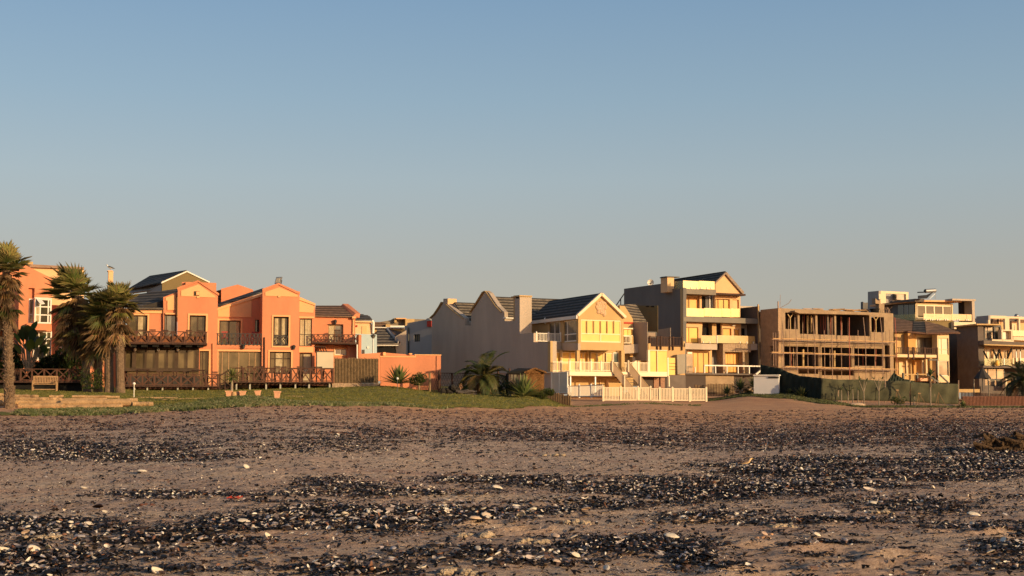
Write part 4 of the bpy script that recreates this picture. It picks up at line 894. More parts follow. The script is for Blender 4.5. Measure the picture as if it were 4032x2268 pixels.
# ground floor
MB().pwall(FD,[(2700,1378),(2803,1380),(2803,1470),(2700,1470)],[(2728,1386,2793,1470)],-1.2,-.9).build('wall',W3,D)
window(FD,D,(2728,1386,2793,1470),-1.0,mat('frame_gold',(.45,.28,.1)),SUNGLOWO,cols=(2749,2771),t=.1,name='sliding_door'); B('clerestory',LAMPW,D,FD,[(2707,1386,2725,1393)],-.88,-.8)
B('glass_screen',PANEGREY,D,FD,[(2700,1396,2727,1468)],-.5,-.45); B('inner_wall',GREYW,D,FD,[(2804,1377,2847,1470)],-2.2,-1.9)
window(FD,D,(2855,1387,2919,1470),-.6,DMETAL,SUNGLOWO,t=.06,name='sliding_door'); B('wall',TAN,D,FD,[(2932,1388,2948,1470)],-1,-.3); B('inner_wall',CONCD,D,FD,[(2948,1378,2986,1470)],-2.2,-1.8)
B('boundary_wall',TAUPE,D,FD,[(2914,1206,2989,1250)],-7,-5); PLY('boundary_wall',CONCD,D,FD,[(2983,1206),(2991,1205),(2991,1470),(2983,1470)],-6,0); B('corner_pole',TAN,D,FD,[(2987,1198,2990,1440)],.01,.15)
# deck front
B('terrace_slab',CONCD,D,FD,[(2700,1470,3000,1476)],-2,2.2)
rw=MB(); rw.pbox(FD,2774,1438,3001,1443,2.0,2.15); rl=rw.build('deck_rail',WHITE,D)
B('post',WHITE,rl,FD,[(2736,1445,2739,1471)],1.2,1.3)
for x in (2775,2818,2863,2907,2951,2996): B('post',WHITE,rl,FD,[(x-1.6,1443,x+1.6,1471)],2.02,2.13)
MB().bar(FD.p(3002,1453,2.3),FD.p(2976,1474,2.9),.14).bar(FD.p(3001,1453,2.3),FD.p(3001,1474,2.3),.12).build('post',WHITE,rl)
B('base_wall',BROWNW,D,FD,[(2700,1476,2779,1545)],-1,1.9); B('base_wall',CONC,D,FD,[(2779,1478,2890,1545)],-1,1.7); B('base_wall',BROWNW,D,FD,[(2890,1478,2975,1545)],-1,1.5)
t=thing('satellite_dish',SD.p(2562,1126,-.3),'white satellite dish on the roof edge of the tall grey house','satellite dish')
c=SD.p(2562,1113,-.3); MB().tube([SD.p(2562,1126,-.3),c],.05).build('mast',DMETAL,t)
vs=[c+V((0,.1,0))]; nn=16; f=Fr(0,0,1,-10,org=c)
for r,w in ((.2,.03),(.36,.12)): vs+=[c+f.U*(r*cos(2*PI*k/nn))+V((0,0,r*sin(2*PI*k/nn)))+f.N*w for k in range(nn)]
MB().add(vs,[(0,1+k,1+(k+1)%nn) for k in range(nn)]+[(1+k,1+nn+k,1+nn+(k+1)%nn,1+(k+1)%nn) for k in range(nn)]).build('reflector',WHITE,t)
MB().bar(c+f.N*.0,c+f.N*.4+V((0,0,-.15)),.03).build('feed_arm',DMETAL,t)
t=thing('roof_ladder',P(2445,1140,147),'thin dark steel access ladder leaning behind the tall grey house','ladder')
MB().bar(P(2424,1206,146),P(2458,1156,146),.12).bar(P(2444,1178,146),P(2444,1206,146),.1).build('ladder',DMETAL,t)
# boundary walls / small things between tall house and building site
FWb=Fr(3020,1540,115.2,-24)
t=thing('boundary_wall',FWb.p(3020,1540),'white painted end wall partly shaded, beside the building site netting','wall')
PLY('wall',mat('white_wall_paint',(.74,.70,.66),.8,.05),t,FWb,[(2968,1477),(3066,1481),(3066,1556),(2968,1556)],-.4,0); B('coping',WHITE,t,FWb,[(2966,1475,3068,1480)],-.5,.1); B('slot',BLACK,t,FWb,[(3024,1484,3066,1489)],.001,.06)
FPb=Fr(2800,1560,121,12)
t=thing('stick_fence',FPb.p(2830,1560),'low brown stick fence on the sand right of the long white pickets','fence')
for i in range(44): x=2735+i*3.55; MB().pbox(FPb,x,1512+random.uniform(-2,2)+ (4 if x<2782 else 0),x+1.9,1560,-.03,.03).build('stick',SLT if i%3 else REDWOOD,t)
B('rail',SLT,t,FPb,[(2735,1526,2890,1528.5),(2735,1548,2890,1550)],-.07,-.04)
q=MB(); c0=GP(2945,119)
for i in range(46): q.ball(c0+V((random.gauss(0,.55),random.gauss(0,.35),random.uniform(.02,.42))),random.uniform(.12,.24),(1.2,1,.75),7,5,.2)
setp(q.build('rock_pile',mat('pale_rock',(.50,.36,.25),.95,.3,5,.5,12),smooth=False),'heap of pale rocks at the foot of the spiky plants by the white end wall','rock pile')
# =====================================================================
# BUILDING SITE
FS=Fr(3065,1440,140,22); SS=Fr(0,0,1,-66,org=FS.p(3064,1440))
X=thing('unfinished_building',FS.p(3290,1500),'unfinished two-storey concrete and block house shell with open window holes','building')
MB().pwall(FS,[(3064,1213),(3517,1234),(3519,1500),(3066,1500)],[(3092,1231,3141,1296),(3149,1237,3211,1315),(3219,1238,3286,1318),(3293,1240,3424,1322),(3431,1248,3481,1308),(3088,1364,3223,1443),(3236,1368,3353,1448),(3365,1372,3477,1441),(3484,1359,3503,1451),(3143,1454,3222,1472),(3236,1458,3362,1478)],-.35,0).build('front_wall',CONC,X)
PLY('beam',CONC,X,FS,[(3130,1222),(3435,1232),(3435,1240),(3150,1234),(3130,1228)],0,.7)
B('lintel_band',CONC,X,FS,[(3088,1350,3480,1362)],0,.1)
MB().pwall(SS,[(2994,1220),(3064,1213),(3064,1500),(2994,1500)],[(3032,1362,3045,1440)],-.3,0).build('side_wall',BRICKW,X)
MB().ppoly(SS,[(3030,1360),(3047,1360),(3047,1442),(3030,1442)],-.6,-.35).build('inner_wall',BLACK,X)
u0=FS.u(3064,1400); u1=FS.u(3517,1400)
z=lambda y:FS.z(3290,y)
MB().box(FS,u0+.05,u1-.05,-12,-.36,z(1352),z(1346)).build('floor_slab',CONCD,X); MB().box(FS,u0+.05,u1-.05,-12,-.36,z(1232),z(1226)).build('roof_slab',CONCD,X)
MB().box(FS,u0+.05,u1-.05,-12,-.36,z(1458),z(1452)).build('floor_slab',CONCD,X)
MB().box(FS,u0+.1,u1-.1,-5.3,-5,z(1500),z(1233)).build('rear_wall',CONCD,X)
MB().box(FS,u1-.4,u1-.02,-12,-.36,z(1500),z(1237)).build('far_side_wall',CONCD,X)
MB().box(FS,FS.u(3270),FS.u(3276),-5,-.4,z(1345),z(1234)).box(FS,FS.u(3425),FS.u(3430),-5,-.4,z(1345),z(1234)).box(FS,FS.u(3230),FS.u(3234),-5,-.4,z(1450),z(1353)).box(FS,FS.u(3357),FS.u(3361),-5,-.4,z(1450),z(1353)).build('partition_wall',CONCD,X)
PROP=mat('prop_steel',(.36,.24,.17),.7,.3,6,.1); REDP=mat('red_prop',(.40,.12,.08),.7)
random.seed(5)
for x,y0,y1 in [(3104,1234,1296),(3128,1234,1296),(3160,1236,1314),(3165,1240,1314),(3178,1240,1312),(3181,1240,1312),(3193,1240,1310),(3203,1240,1316),(3233,1245,1317),(3243,1245,1317),(3249,1245,1317),(3256,1245,1317),(3267,1245,1317),(3270,1245,1316),(3312,1245,1320),(3315,1245,1320),(3338,1250,1320),(3342,1250,1320),(3405,1252,1322),(3409,1248,1322),(3442,1250,1308),(3110,1364,1443),(3116,1364,1443),(3125,1364,1448),(3133,1364,1448),(3182,1364,1448),(3192,1370,1440),(3202,1370,1440),(3247,1368,1448),(3268,1368,1448),(3316,1370,1448),(3398,1374,1441),(3447,1376,1441)]:
    w=random.uniform(-2.5,-.7); dx=random.uniform(-2,2); MB().tube([FS.p(x,y1,w),FS.p(x+dx,y0,w)],.05,6).build('prop',REDP if random.random()<.3 else PROP,X)
for x,y0,y1 in [(3162,1376,1441),(3285,1381,1444),(3180,1243,1312),(3193,1243,1310)]: MB().tube([FS.p(x,y1,-.9),FS.p(x,y0,-.9)],.12,8).build('timber_column',mat('raw_timber',(.52,.36,.17),.85,.15),X)
for x,yb,yt in [(3112,1296,1236),(3449,1308,1246)]:
    q=MB(); q.tube([FS.p(x,yb,-.1),FS.p(x-1,yt+14,-.1)],.06,6); q.tube([FS.p(x-1,yt+16,-.1),FS.p(x-11,yt,-.1)],.05,6); q.tube([FS.p(x-1,yt+16,-.1),FS.p(x+10,yt,-.1)],.05,6); q.build('forked_prop',mat('raw_timber',(.52,.36,.17)),X)
random.seed(9)
q=MB()
for cx,wd,h in ((3125,16,8),(3155,10,5),(3195,34,9),(3285,28,7),(3330,12,6),(3380,30,4)):
    for i in range(14):
        a=FS.p(cx+random.uniform(-wd,wd*.2),1224-random.uniform(0,h),-random.uniform(.5,3)); q.bar(a,a+FS.U*random.uniform(.5,1.6)+V((0,random.uniform(-.5,.5),random.uniform(-.08,.08))),random.uniform(.1,.3),.06)
setp(q.build('timber_stack',mat('site_timber',(.42,.25,.12),.85,.4,5)),'loose boards and rubble piled along the roof of the unfinished building','timber',None)
PLY('brick_stack',CONC,X,FS,[(3447,1174),(3447,1195),(3461,1196),(3461,1232),(3482,1232),(3482,1197),(3467,1195),(3467,1178),(3461,1184),(3455,1182)],-1.2,-.6)
t=thing('mixing_tub',FS.p(3444,1229,-.5),'black plastic mixing tub on the roof of the unfinished building','tub')
f=FS.p(3444,1229,-.6); MB().tube([f,f+V((0,0,.1)),f+V((0,0,.36))],[.40,.45,.56],12).build('tub',BLACK,t)
q=MB()
for i in range(9):
    a=FS.p(3484+i*2.6,1234,-.2-.1*i); q.tube([a,a+V((random.uniform(-.1,.2),0,.4)),a+V((random.uniform(-.4,.3),0,random.uniform(.5,.8)))],.02,5)
a=FS.p(3064,1213,-.1); q.tube([a,a+V((0,0,.7))],.07,6); q.tube([a+V((.2,0,0)),a+V((.25,0,1.4))],.02,4); q.tube([a+V((.2,0,0)),a+V((1.1,0,.5)),a+V((1.4,0,.9))],.025,4)
q.build('reinforcing_bar',PROP,X)
# scaffold
SCF=thing('scaffolding',FS.p(3290,1500,1.2),'pole scaffolding with three plank lifts across the front of the unfinished building','scaffold')
PLK=mat('scaffold_plank',(.62,.38,.16),.8,.2,3,.2,30)
for y,x0,x1 in ((1340,3040,3530),(1394,3036,3532),(1448,3088,3534)):
    n=6
    for i in range(n):
        a=x0+(x1-x0)*i/n; b2=x0+(x1-x0)*(i+1)/n; MB().bar(FS.p(a,y+(i-2.5)*1.9*.0+ (a-3290)*.028,.9)+V((0,0,.02*(i%2))),FS.p(b2+3,y+(b2-3290)*.028,.9)+V((0,0,.02*(i%2))),.5,.06).build('plank',PLK,SCF)
    MB().tube([FS.p(x0,y+3+(x0-3290)*.028,1.25),FS.p(x1,y+3+(x1-3290)*.028,1.25)],.035,6).build('ledger',PROP,SCF)
for x in (3084,3138,3208,3276,3344,3408,3475,3530): MB().tube([FS.p(x+2,1500,1.3),FS.p(x,1345,1.3),FS.p(x-random.choice([0,3,7,9]),1250 if x>3100 else 1302,1.3)],.038,6).build('standard',REDP if x in (3344,3530) else PROP,SCF)
for x in (3078,3110,3180,3246,3312,3379,3444,3504): MB().tube([FS.p(x+2,1490,.4),FS.p(x-1,1300,.4)],.035,6).build('standard',PROP,SCF)
for x in (3055,3045): MB().tube([FS.p(x,1440,.9),FS.p(x-1,1310,.9)],.03,6).build('standard',PROP,SCF)
# netting fence
FNl=Fr(3235,1580,112,6); FNd=Fr(0,0,1,-52,org=FNl.p(3235,1580))
t=thing('shade_net_fence',FNl.p(3500,1585),'green shade-net fence running along the front of the building site','fence')
def net(fr,top,bot,m,amp=.06,nm='net'):
    xs=np.linspace(top[0][0],top[-1][0],70); n=len(xs); vs=[];fs=[]; k=8
    for i,x in enumerate(xs):
        yt=np.interp(x,[p[0] for p in top],[p[1] for p in top]); yb=np.interp(x,[p[0] for p in bot],[p[1] for p in bot])
        for j in range(k+1):
            y=yt+(yb-yt)*j/k; w=amp*(sin(i*.9+j*.5)+.6*sin(i*.37-j)); vs.append(fr.p(x,y,w))
    for i in range(n-1):
        for j in range(k): a=i*(k+1)+j; fs.append((a,a+1,a+k+2,a+k+1))
    mb=MB(); mb.add(vs,fs); o=mb.build(nm,m,t,smooth=True); sm=o.modifiers.new('t','SOLIDIFY'); sm.thickness=.02; return o
net(FNl,[(3235,1489),(3300,1495),(3400,1494),(3480,1500),(3560,1499),(3610,1505),(3660,1510),(3712,1509),(3774,1512)],[(3235,1577),(3400,1577),(3560,1580),(3700,1590),(3776,1592)],NETG)
net(FNd,[(2994,1435),(3030,1443),(3075,1452),(3105,1466),(3150,1480),(3234,1488)],[(2994,1548),(3100,1562),(3234,1577)],NETD)
for x in (3300,3395,3485,3583,3680,3774): MB().tube([FNl.p(x,1585,-.08),FNl.p(x,1497,-.08)],.05,6).build('post',PROP,t)
net(Fr(0,0,1,22,org=P(3540,1490,126)),[(3495,1500),(3520,1466),(3534,1478),(3560,1492),(3600,1500)],[(3495,1504),(3520,1506),(3560,1508),(3600,1510)],NETD,.05)
# =====================================================================
# HIP ROOF HOUSE
FGh=Fr(3640,1440,147,20)
G=thing('beach_house',FGh.p(3630,1500,-3),'cream house with brown hipped roof and timber balcony, right of the building site','house')
YEL=mat('yellow_cream_plaster',(.74,.56,.33),.9,.06,.6,.15); AMB=mat('amber_plaster',(.62,.34,.12),.9,.06)
MB().prism([FGh.p(3510,1303,-1),FGh.p(3600,1303,-1),FGh.p(3597,1266,-4),FGh.p(3510,1248,-6)],V((0,0,-.15))).build('hip_roof',ROOFB,G)
MB().prism([FGh.p(3594,1303,-.9),FGh.p(3646,1310,.9),FGh.p(3641,1265,-3),FGh.p(3597,1264,-4)],V((0,0,-.15))).build('hip_roof',ROOFD,G)
MB().prism([FGh.p(3646,1310,1),FGh.p(3781,1309,.2),FGh.p(3700,1278,-3),FGh.p(3642,1264,-3)],V((0,0,-.15))).build('hip_roof',ROOFB,G)
PLY('fascia',REDWOOD,G,FGh,[(3574,1303),(3646,1310),(3778,1308),(3778,1313),(3646,1316),(3574,1309)],.2,.95)
B('wall',TAN,G,FGh,[(3525,1304,3576,1500)],-5,-1.6); B('wall',AMB,G,FGh,[(3576,1312,3606,1400)],-5,-.9)
MB().pwall(FGh,[(3606,1314),(3692,1314),(3692,1400),(3606,1400)],[(3612,1329,3674,1398)],-1.5,-1.2).build('wall',YEL,G)
window(FGh,G,(3612,1329,3674,1398),-1.35,VERANDA,PANEGREY,cols=(3643,),t=.1,name='french_door')
MB().pwall(FGh,[(3690,1313),(3736,1312),(3739,1506),(3692,1506)],[(3694,1331,3735,1397),(3695,1421,3736,1480)],-.6,.3).build('bay_wall',YEL,G)
window(FGh,G,(3694,1331,3735,1397),.2,YEL,BLINDP,cols=(3708,),rows=(1376,),t=.08); window(FGh,G,(3695,1421,3736,1480),.2,WHITE,PANEGREY,t=.06)
B('lower_wall',TAN,G,FGh,[(3525,1408,3692,1500)],-5,-2); B('door_panel',AMB,G,FGh,[(3598,1418,3630,1475)],-1.99,-1.8); B('curtain_panel',YEL,G,FGh,[(3540,1422,3555,1475)],-1.9,-1.5); B('dark_doorway',BLACK,G,FGh,[(3557,1420,3567,1475),(3636,1420,3642,1475)],-1.99,-1.9)
B('column',YEL,G,FGh,[(3569,1418,3573,1480),(3646,1408,3652,1480),(3633,1418,3636,1480)],-.5,-.2)
B('balcony_slab',YEL,G,FGh,[(3532,1396,3689,1407)],-2,.5)
picketrail(FGh,G,3533,3689,1369,1393,.45,DKWOOD,posts=(3575,3596,3641,3689),gap=.2,pk=.07,name='balcony_railing',cap=False,post=.2,stub=.6)
MB().ppoly(FGh,[(3526,1310),(3735,1318),(3735,1500),(3526,1500)],-12,-5.1).build('house_body',YEL,G)
[B('pergola_post',DMETAL,G,FGh,[q_],1,1.2) for q_ in [(3690,1416,3694,1510),(3556,1468,3561,1500),(3611,1468,3616,1500)]]; MB().bar(FGh.p(3700,1475,1.5),FGh.p(3735,1508,1.5),.14).bar(FGh.p(3650,1475,1.5),FGh.p(3695,1506,1.5),.14).bar(FGh.p(3655,1417,1.1),FGh.p(3694,1417,1.1),.14).build('pergola_brace',DMETAL,G)
B('patio_wall',TAN,G,FGh,[(3560,1472,3612,1476),(3616,1472,3660,1476)],1,1.2); B('planter',TERRA,G,FGh,[(3624,1489,3652,1500)],1.5,2)
# MODERN HOUSE
FM=Fr(3700,1300,160,20); SM=Fr(0,0,1,-70,org=FM.p(3605,1230))
M_=thing('beach_house',FM.p(3720,1500,-6),'modern flat-roofed white and charcoal house with a black square portal frame on top','house')
MB().prism([FM.p(3603,1180,.8),FM.p(3788,1184,.8),FM.p(3788,1190,.8),FM.p(3603,1187,.8)],-FM.N*9).build('roof_slab',CREAM,M_)
PLY('roof_slab',CONCD,M_,SM,[(3503,1187),(3603,1176),(3603,1187),(3503,1193)],-.5,.8)
MB().pwall(FM,[(3605,1192),(3752,1196),(3752,1260),(3605,1260)],[(3609,1200,3748,1257)],-.3,0).build('upper_wall',YEL,M_)
window(FM,M_,(3609,1200,3748,1257),-.1,mat('cream_white_paint',(.8,.66,.45)),PANE,cols=(3645,3679,3713),t=.18)
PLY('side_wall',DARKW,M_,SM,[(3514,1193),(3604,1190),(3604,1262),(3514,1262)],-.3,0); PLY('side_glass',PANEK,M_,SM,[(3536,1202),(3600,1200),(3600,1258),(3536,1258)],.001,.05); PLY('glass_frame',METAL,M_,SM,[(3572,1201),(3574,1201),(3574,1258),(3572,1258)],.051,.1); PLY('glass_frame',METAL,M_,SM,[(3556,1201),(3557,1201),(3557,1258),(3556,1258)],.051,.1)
MB().ppoly(FM,[(3608,1193),(3750,1197),(3756,1530),(3608,1530)],-8,-.35).build('house_body',CONCD,M_)
gb=B('glass_balustrade',GLASSM,M_,FM,[(3637,1236,3745,1261),(3746,1237,3805,1262),(3806,1238,3838,1263)],1.5,1.53); B('clamp',LAMPW,gb,FM,[(x,1256,x+3,1262) for x in (3645,3663,3671,3690,3699,3722,3730,3770,3777,3803,3810)],1.54,1.62)
PLY('glass_balustrade',GLASSC,M_,SM,[(3514,1240),(3603,1237),(3603,1262),(3514,1262)],.8,.83)
PLY('balcony_slab',mat('olive_plaster',(.2,.145,.065)),M_,FM,[(3600,1263),(3757,1264),(3757,1300),(3640,1278),(3600,1266)],-2,1.3)
B('white_box',mat('warm_white_render',(.76,.60,.40),.85,.04),M_,FM,[(3757,1268,3843,1296)],-2,1.9)
q=B('portal_frame',TAUPE,M_,FM,[(3750,1177,3842,1184),(3832,1184,3842,1530)],.2,1.6); B('portal_frame',BROWNW,M_,FM,[(3808,1184.3,3831.8,1268)],-1.5,.1); B('portal_frame',BROWNW,M_,FM,[(3760,1184.3,3808,1188)],-1.5,.1)
B('middle_wall',BROWNW,M_,FM,[(3740,1296,3832,1362)],-1.5,-.6); window(FM,M_,(3770,1298,3805,1360),-.3,WHITE,PANE,cols=(3789,),t=.1); B('wall',TAUPE,M_,FM,[(3740,1308,3760,1362)],-.6,0)
B('glass_balustrade',GLASSC,M_,FM,[(3760,1337,3841,1361)],1.5,1.53)
PLY('white_slab',mat('warm_white_render',(.76,.6,.4)),M_,FM,[(3736,1374),(3757,1372),(3757,1360),(3846,1361),(3846,1391),(3736,1391)],-1,1.9)
window(FM,M_,(3738,1392,3790,1529),.2,DMETAL,PANE,cols=(3764,),t=.08,name='glass_wall'); B('cross_beam',LAMPW,M_,FM,[(3738,1449,3790,1456)],.3,.6); B('column',LAMPW,M_,FM,[(3786,1391,3791,1530)],.8,1.2); B('column',LAMPW,M_,FM,[(3754,1457,3757,1515)],.4,.6)
PLY('dark_wall',BROWNW,M_,FM,[(3792,1391),(3858,1391),(3860,1532),(3794,1532)],-1,.3)
# rooftop box
FM2=Fr(3461,1200,168,18); SM2=Fr(0,0,1,-72,org=FM2.p(3461,1200))
PLY('rooftop_room_side',GREYW,M_,SM2,[(3417,1149),(3460,1145),(3460,1230),(3417,1230)],-.3,0)  # shaded side of the white room, its shade painted in grey
MB().pwall(FM2,[(3461,1145),(3577,1150),(3577,1232),(3461,1232)],[(3489,1157,3568,1232)],-.4,0).build('rooftop_room',mat('warm_white_render',(.76,.6,.4)),M_)
B('rooftop_room_rear',GREYW,M_,FM2,[(3461,1150,3577,1232)],-4,-2); B('rooftop_window',PANEGREY,M_,FM2,[(3524,1157,3558,1180)],-1.9,-1.5)
PLY('rooftop_screen',DARKW,M_,FM2,[(3398,1188),(3404,1192),(3417,1191),(3417,1230),(3398,1230)],-1,-.5)
FZ=Fr(3665,1180,158,20)
t=thing('solar_water_heater',FZ.p(3665,1178),'solar water heater with a grey horizontal tank on the flat roof','water heater')
MB().tube([FZ.p(3643,1146,0),FZ.p(3682,1144,0)],[.24*1]*2,14).build('tank',METAL,t); c=FZ.p(3643,1146,0); 
MB().tube([FZ.p(3640,1146,0),FZ.p(3643,1146,0)],[.15,.24],14).tube([FZ.p(3682,1144,0),FZ.p(3685,1144,0)],[.24,.15],14).build('tank_end',DMETAL,t)
MB().prism([FZ.p(3616,1164,.2),FZ.p(3650,1161,.2),FZ.p(3674,1150,.2),FZ.p(3650,1175,.6),FZ.p(3616,1176,.6)],-FZ.N*.1).build('collector_panel',DMETAL,t)
PLY('collector_panel',DMETAL,t,FZ,[(3616,1149),(3642,1148),(3642,1152),(3616,1153)],-.8,-.6)
MB().bar(FZ.p(3682,1150,0),FZ.p(3683,1178,0),.05).bar(FZ.p(3675,1152,.1),FZ.p(3655,1176,.3),.05).bar(FZ.p(3660,1178,0),FZ.p(3682,1156,0),.03).build('stand',METAL,t)
# FAR RIGHT HOUSES
FI=Fr(3950,1450,150,14)
I_=thing('beach_house',FI.p(3950,1520,-3),'dark grey house with crossed braces and tall reflective windows at the right edge','house')
WW=mat('warm_white_render',(.76,.6,.4))
B('corner_wall',CONCD,I_,FI,[(3853,1281,3876,1530)],-4,.2); B('roof_slab',TAN,I_,FI,[(3846,1275,3942,1280)],-4,.8)
MB().pwall(FI,[(3876,1281),(3942,1281),(3942,1340),(3876,1340)],[(3878,1287,3914,1335),(3918,1287,3938,1335)],-.6,-.3).build('upper_wall',DARKW,I_)
window(FI,I_,(3878,1287,3914,1335),-.4,DMETAL,PANEGREY,cols=(3889,),rows=(1303,),t=.08); window(FI,I_,(3918,1287,3938,1335),-.4,DMETAL,PANE,rows=(1303,),t=.06)
B('box_window_frame',WW,I_,FI,[(3944,1298,3950,1342),(3950,1298,3986,1303),(3982,1303,3987,1342),(3906,1337,3992,1346)],.3,1.0); B('box_window',BLINDP,I_,FI,[(3950,1303,3982,1334)],.3,.5)
PLY('dark_roof',CONCD,I_,FI,[(3874,1340),(3990,1346),(4150,1352),(4150,1362),(3874,1356)],-2,1.2); PLY('fascia',TAN,I_,FI,[(3876,1355),(4150,1362),(4150,1368),(3876,1359)],1.2,1.4)
MB().pwall(FI,[(3876,1362),(4150,1366),(4150,1446),(3876,1446)],[(3878,1374,3905,1438),(3912,1374,3935,1438),(3950,1378,3972,1438),(3985,1374,4150,1442)],-.9,-.6).build('middle_wall',mat('peach_plaster',(.68,.45,.28)),I_)
window(FI,I_,(3878,1374,3905,1438),-.7,WW,BLINDP,cols=(3887,3897),t=.08); window(FI,I_,(3912,1374,3935,1438),-.7,WW,BLINDP,cols=(3924,),t=.08); window(FI,I_,(3950,1378,3972,1438),-.7,WW,PANE,cols=(3962,),t=.08); window(FI,I_,(3985,1374,4150,1442),-.7,DMETAL,PANEK,cols=(4005,4020,4060,4100),t=.08)
q=MB()
for a,b2 in (((3873,1382),(3901,1440)),((3935,1376),(3910,1442)),((3935,1376),(3950,1440)),((3984,1370),(3953,1444)),((3910,1376),(3925,1410))): q.bar(FI.p(a[0],a[1],1.0),FI.p(b2[0],b2[1],1.0),.14)
q.build('diagonal_brace',BLACK,I_)
B('glass_balustrade',GLASSC,I_,FI,[(3876,1412,3984,1440)],1.1,1.13); B('glass_balustrade',GLASSM,I_,FI,[(3988,1410,4150,1434)],1.3,1.33); [B('white_post',LAMPW,I_,FI,[q_],1.4,1.5) for q_ in [(3953,1410,3956,1438),(4001,1384,4004,1436),(4017,1384,4020,1436)]]
MB().ball(FI.p(3926,1430,1.5),.28,(.9,.8,1.2)).build('lounge_chair',SUNGLOW,I_,smooth=True)
B('balcony_slab',CONCD,I_,FI,[(3872,1441,4150,1449)],-1,1.2)
window(FI,I_,(3862,1450,3957,1521),.0,DMETAL,PANEGREY,cols=(3891,3925),rows=(1493,),t=.1,name='glass_wall')
B('lower_wall',CONCD,I_,FI,[(3862,1521,4150,1560)],-1,.3); B('lower_wall',BROWNW,I_,FI,[(3957,1450,4150,1521)],-1,-.5)
B('planter_window',WW,I_,FI,[(3960,1492,3966,1523),(3966,1492,4000,1496),(3997,1496,4002,1523),(3960,1521,4022,1528)],.8,1.4); B('planter_glass',PANE,I_,FI,[(3966,1496,3997,1521)],.9,1.0)
MB().ppoly(FI,[(3878,1290),(3944,1290),(3944,1346),(4150,1362),(4150,1520),(3878,1520)],-10,-1.0).build('house_body',CONCD,I_)
FK=Fr(3960,1300,172,14); SK=Fr(0,0,1,-76,org=FK.p(3892,1260))
K_=thing('beach_house',FK.p(4000,1400,-3),'white flat-roofed house stepping up behind the dark one at the right edge','house')
PLY('side_wall',GREYW,K_,SK,[(3844,1246),(3892,1242),(3892,1340),(3844,1340)],-.3,0)
MB().pwall(FK,[(3892,1242),(3962,1244),(3966,1246),(4150,1250),(4150,1400),(3892,1400)],[(3899,1254,3958,1330),(3975,1254,4012,1326),(4018,1258,4150,1326)],-.4,0).build('upper_wall',WW,K_)
B('inner_wall',PALECREAM,K_,FK,[(3898,1250,3940,1335),(3943,1250,3952,1335),(3985,1266,4005,1335),(4018,1256,4160,1335)],-2,-1.5); B('shaded_recess',CONCD,K_,FK,[(3897,1248,4150,1338)],-2.4,-2.1)
B('mullion',BROWNW,K_,FK,[(3907,1256,3910,1300),(3930,1256,3933,1300)],-1.4,-1.2); window(FK,K_,(3985,1274,4001,1325),-1.3,WW,PANEGREY,t=.2)
B('glass_balustrade',GLASSM,K_,FK,[(3988,1302,4150,1325)],.6,.63); PLY('balcony_slab',WW,K_,FK,[(3990,1326),(4150,1330),(4150,1350),(3990,1338)],-1,.8)
MB().ppoly(FK,[(3894,1248),(4150,1252),(4150,1400),(3894,1400)],-9,-2.5).build('house_body',GREYW,K_)
t=thing('roof_vent',FK.p(4003,1252,-.5),'round metal roof vent standing on the white flat roof at the right edge','vent'); MB().ball(FK.p(4003,1244,-.5),.28,(1.1,1.1,1)).build('cowl',METAL,t,smooth=True); MB().tube([FK.p(4003,1256,-.5),FK.p(4003,1246,-.5)],.16,8).build('pipe',METAL,t)
# right brown fence
FBf=Fr(3790,1595,113,3)
t=thing('slatted_fence',FBf.p(3900,1597),'reddish brown vertical slat fence at the right edge of the beach','fence')
RB=mat('red_brown_slat',(.22,.095,.06),.8,.25,5,.2)
for i in range(62):
    x=3791+i*5.5; u0=FBf.u(x,1580); MB().box(FBf,u0,u0+.07,-.02,.02,FBf.z(x,1597),FBf.z(x,1560)).build('slat',RB,t)
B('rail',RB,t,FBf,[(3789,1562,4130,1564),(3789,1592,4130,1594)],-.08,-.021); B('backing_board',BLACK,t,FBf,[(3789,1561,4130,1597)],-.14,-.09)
q=MB(); 
FBr=Fr(3785,1565,122,10)
t=thing('slatted_fence',FBr.p(3870,1562),'darker open slat fence just behind the red-brown one','fence')
for i in range(44): x=3785+i*5.6; B('slat',DKWOOD,t,FBr,[(x,1544+i*.25,x+2.8,1572)],-.03,.03)
t=thing('sand_bank',P(3830,1548,126),'low pale concrete kerb behind the slat fences at the right','kerb'); B('kerb',TAN,t,Fr(3830,1550,126,10),[(3774,1532,3858,1545)],-2,.2)
for i,(x,y0,y1) in enumerate(((3834,1493,1545),(3893,1500,1560),(3956,1510,1560))):
    pz=P(x,y1,120); setp(MB().tube([pz-V((0,0,.4)),P(x+1,y0,120)],.05,6).build('pole',STEMM),('bare pole in front of the dark brown wall','bare pole in front of the lower glass windows','bare pole beside the small planter window')[i],'pole','bare poles behind the right fences')
t=thing('umbrella_reflection',P(3868,1500,124),'dark parasol-shaped reflection added in front of the lower windows of the right-hand house','reflected_shape')  # parasol form added to stand for a faint reflection in the glass
c=P(3868,1452,124); MB().tube([P(3868,1540,124),c],.04,6).build('pole',DMETAL,t); q=MB(); 
vs=[c+V((0,0,.15))]+[c+V((0.8*cos(k*PI/4),0.8*sin(k*PI/4),-.95 if k%2 else -.85)) for k in range(8)]; q.add(vs,[(0,1+k,1+(k+1)%8) for k in range(8)]); q.build('reflected_canopy',mat('reflected_canopy_tone',(.05,.045,.04),.9),t)
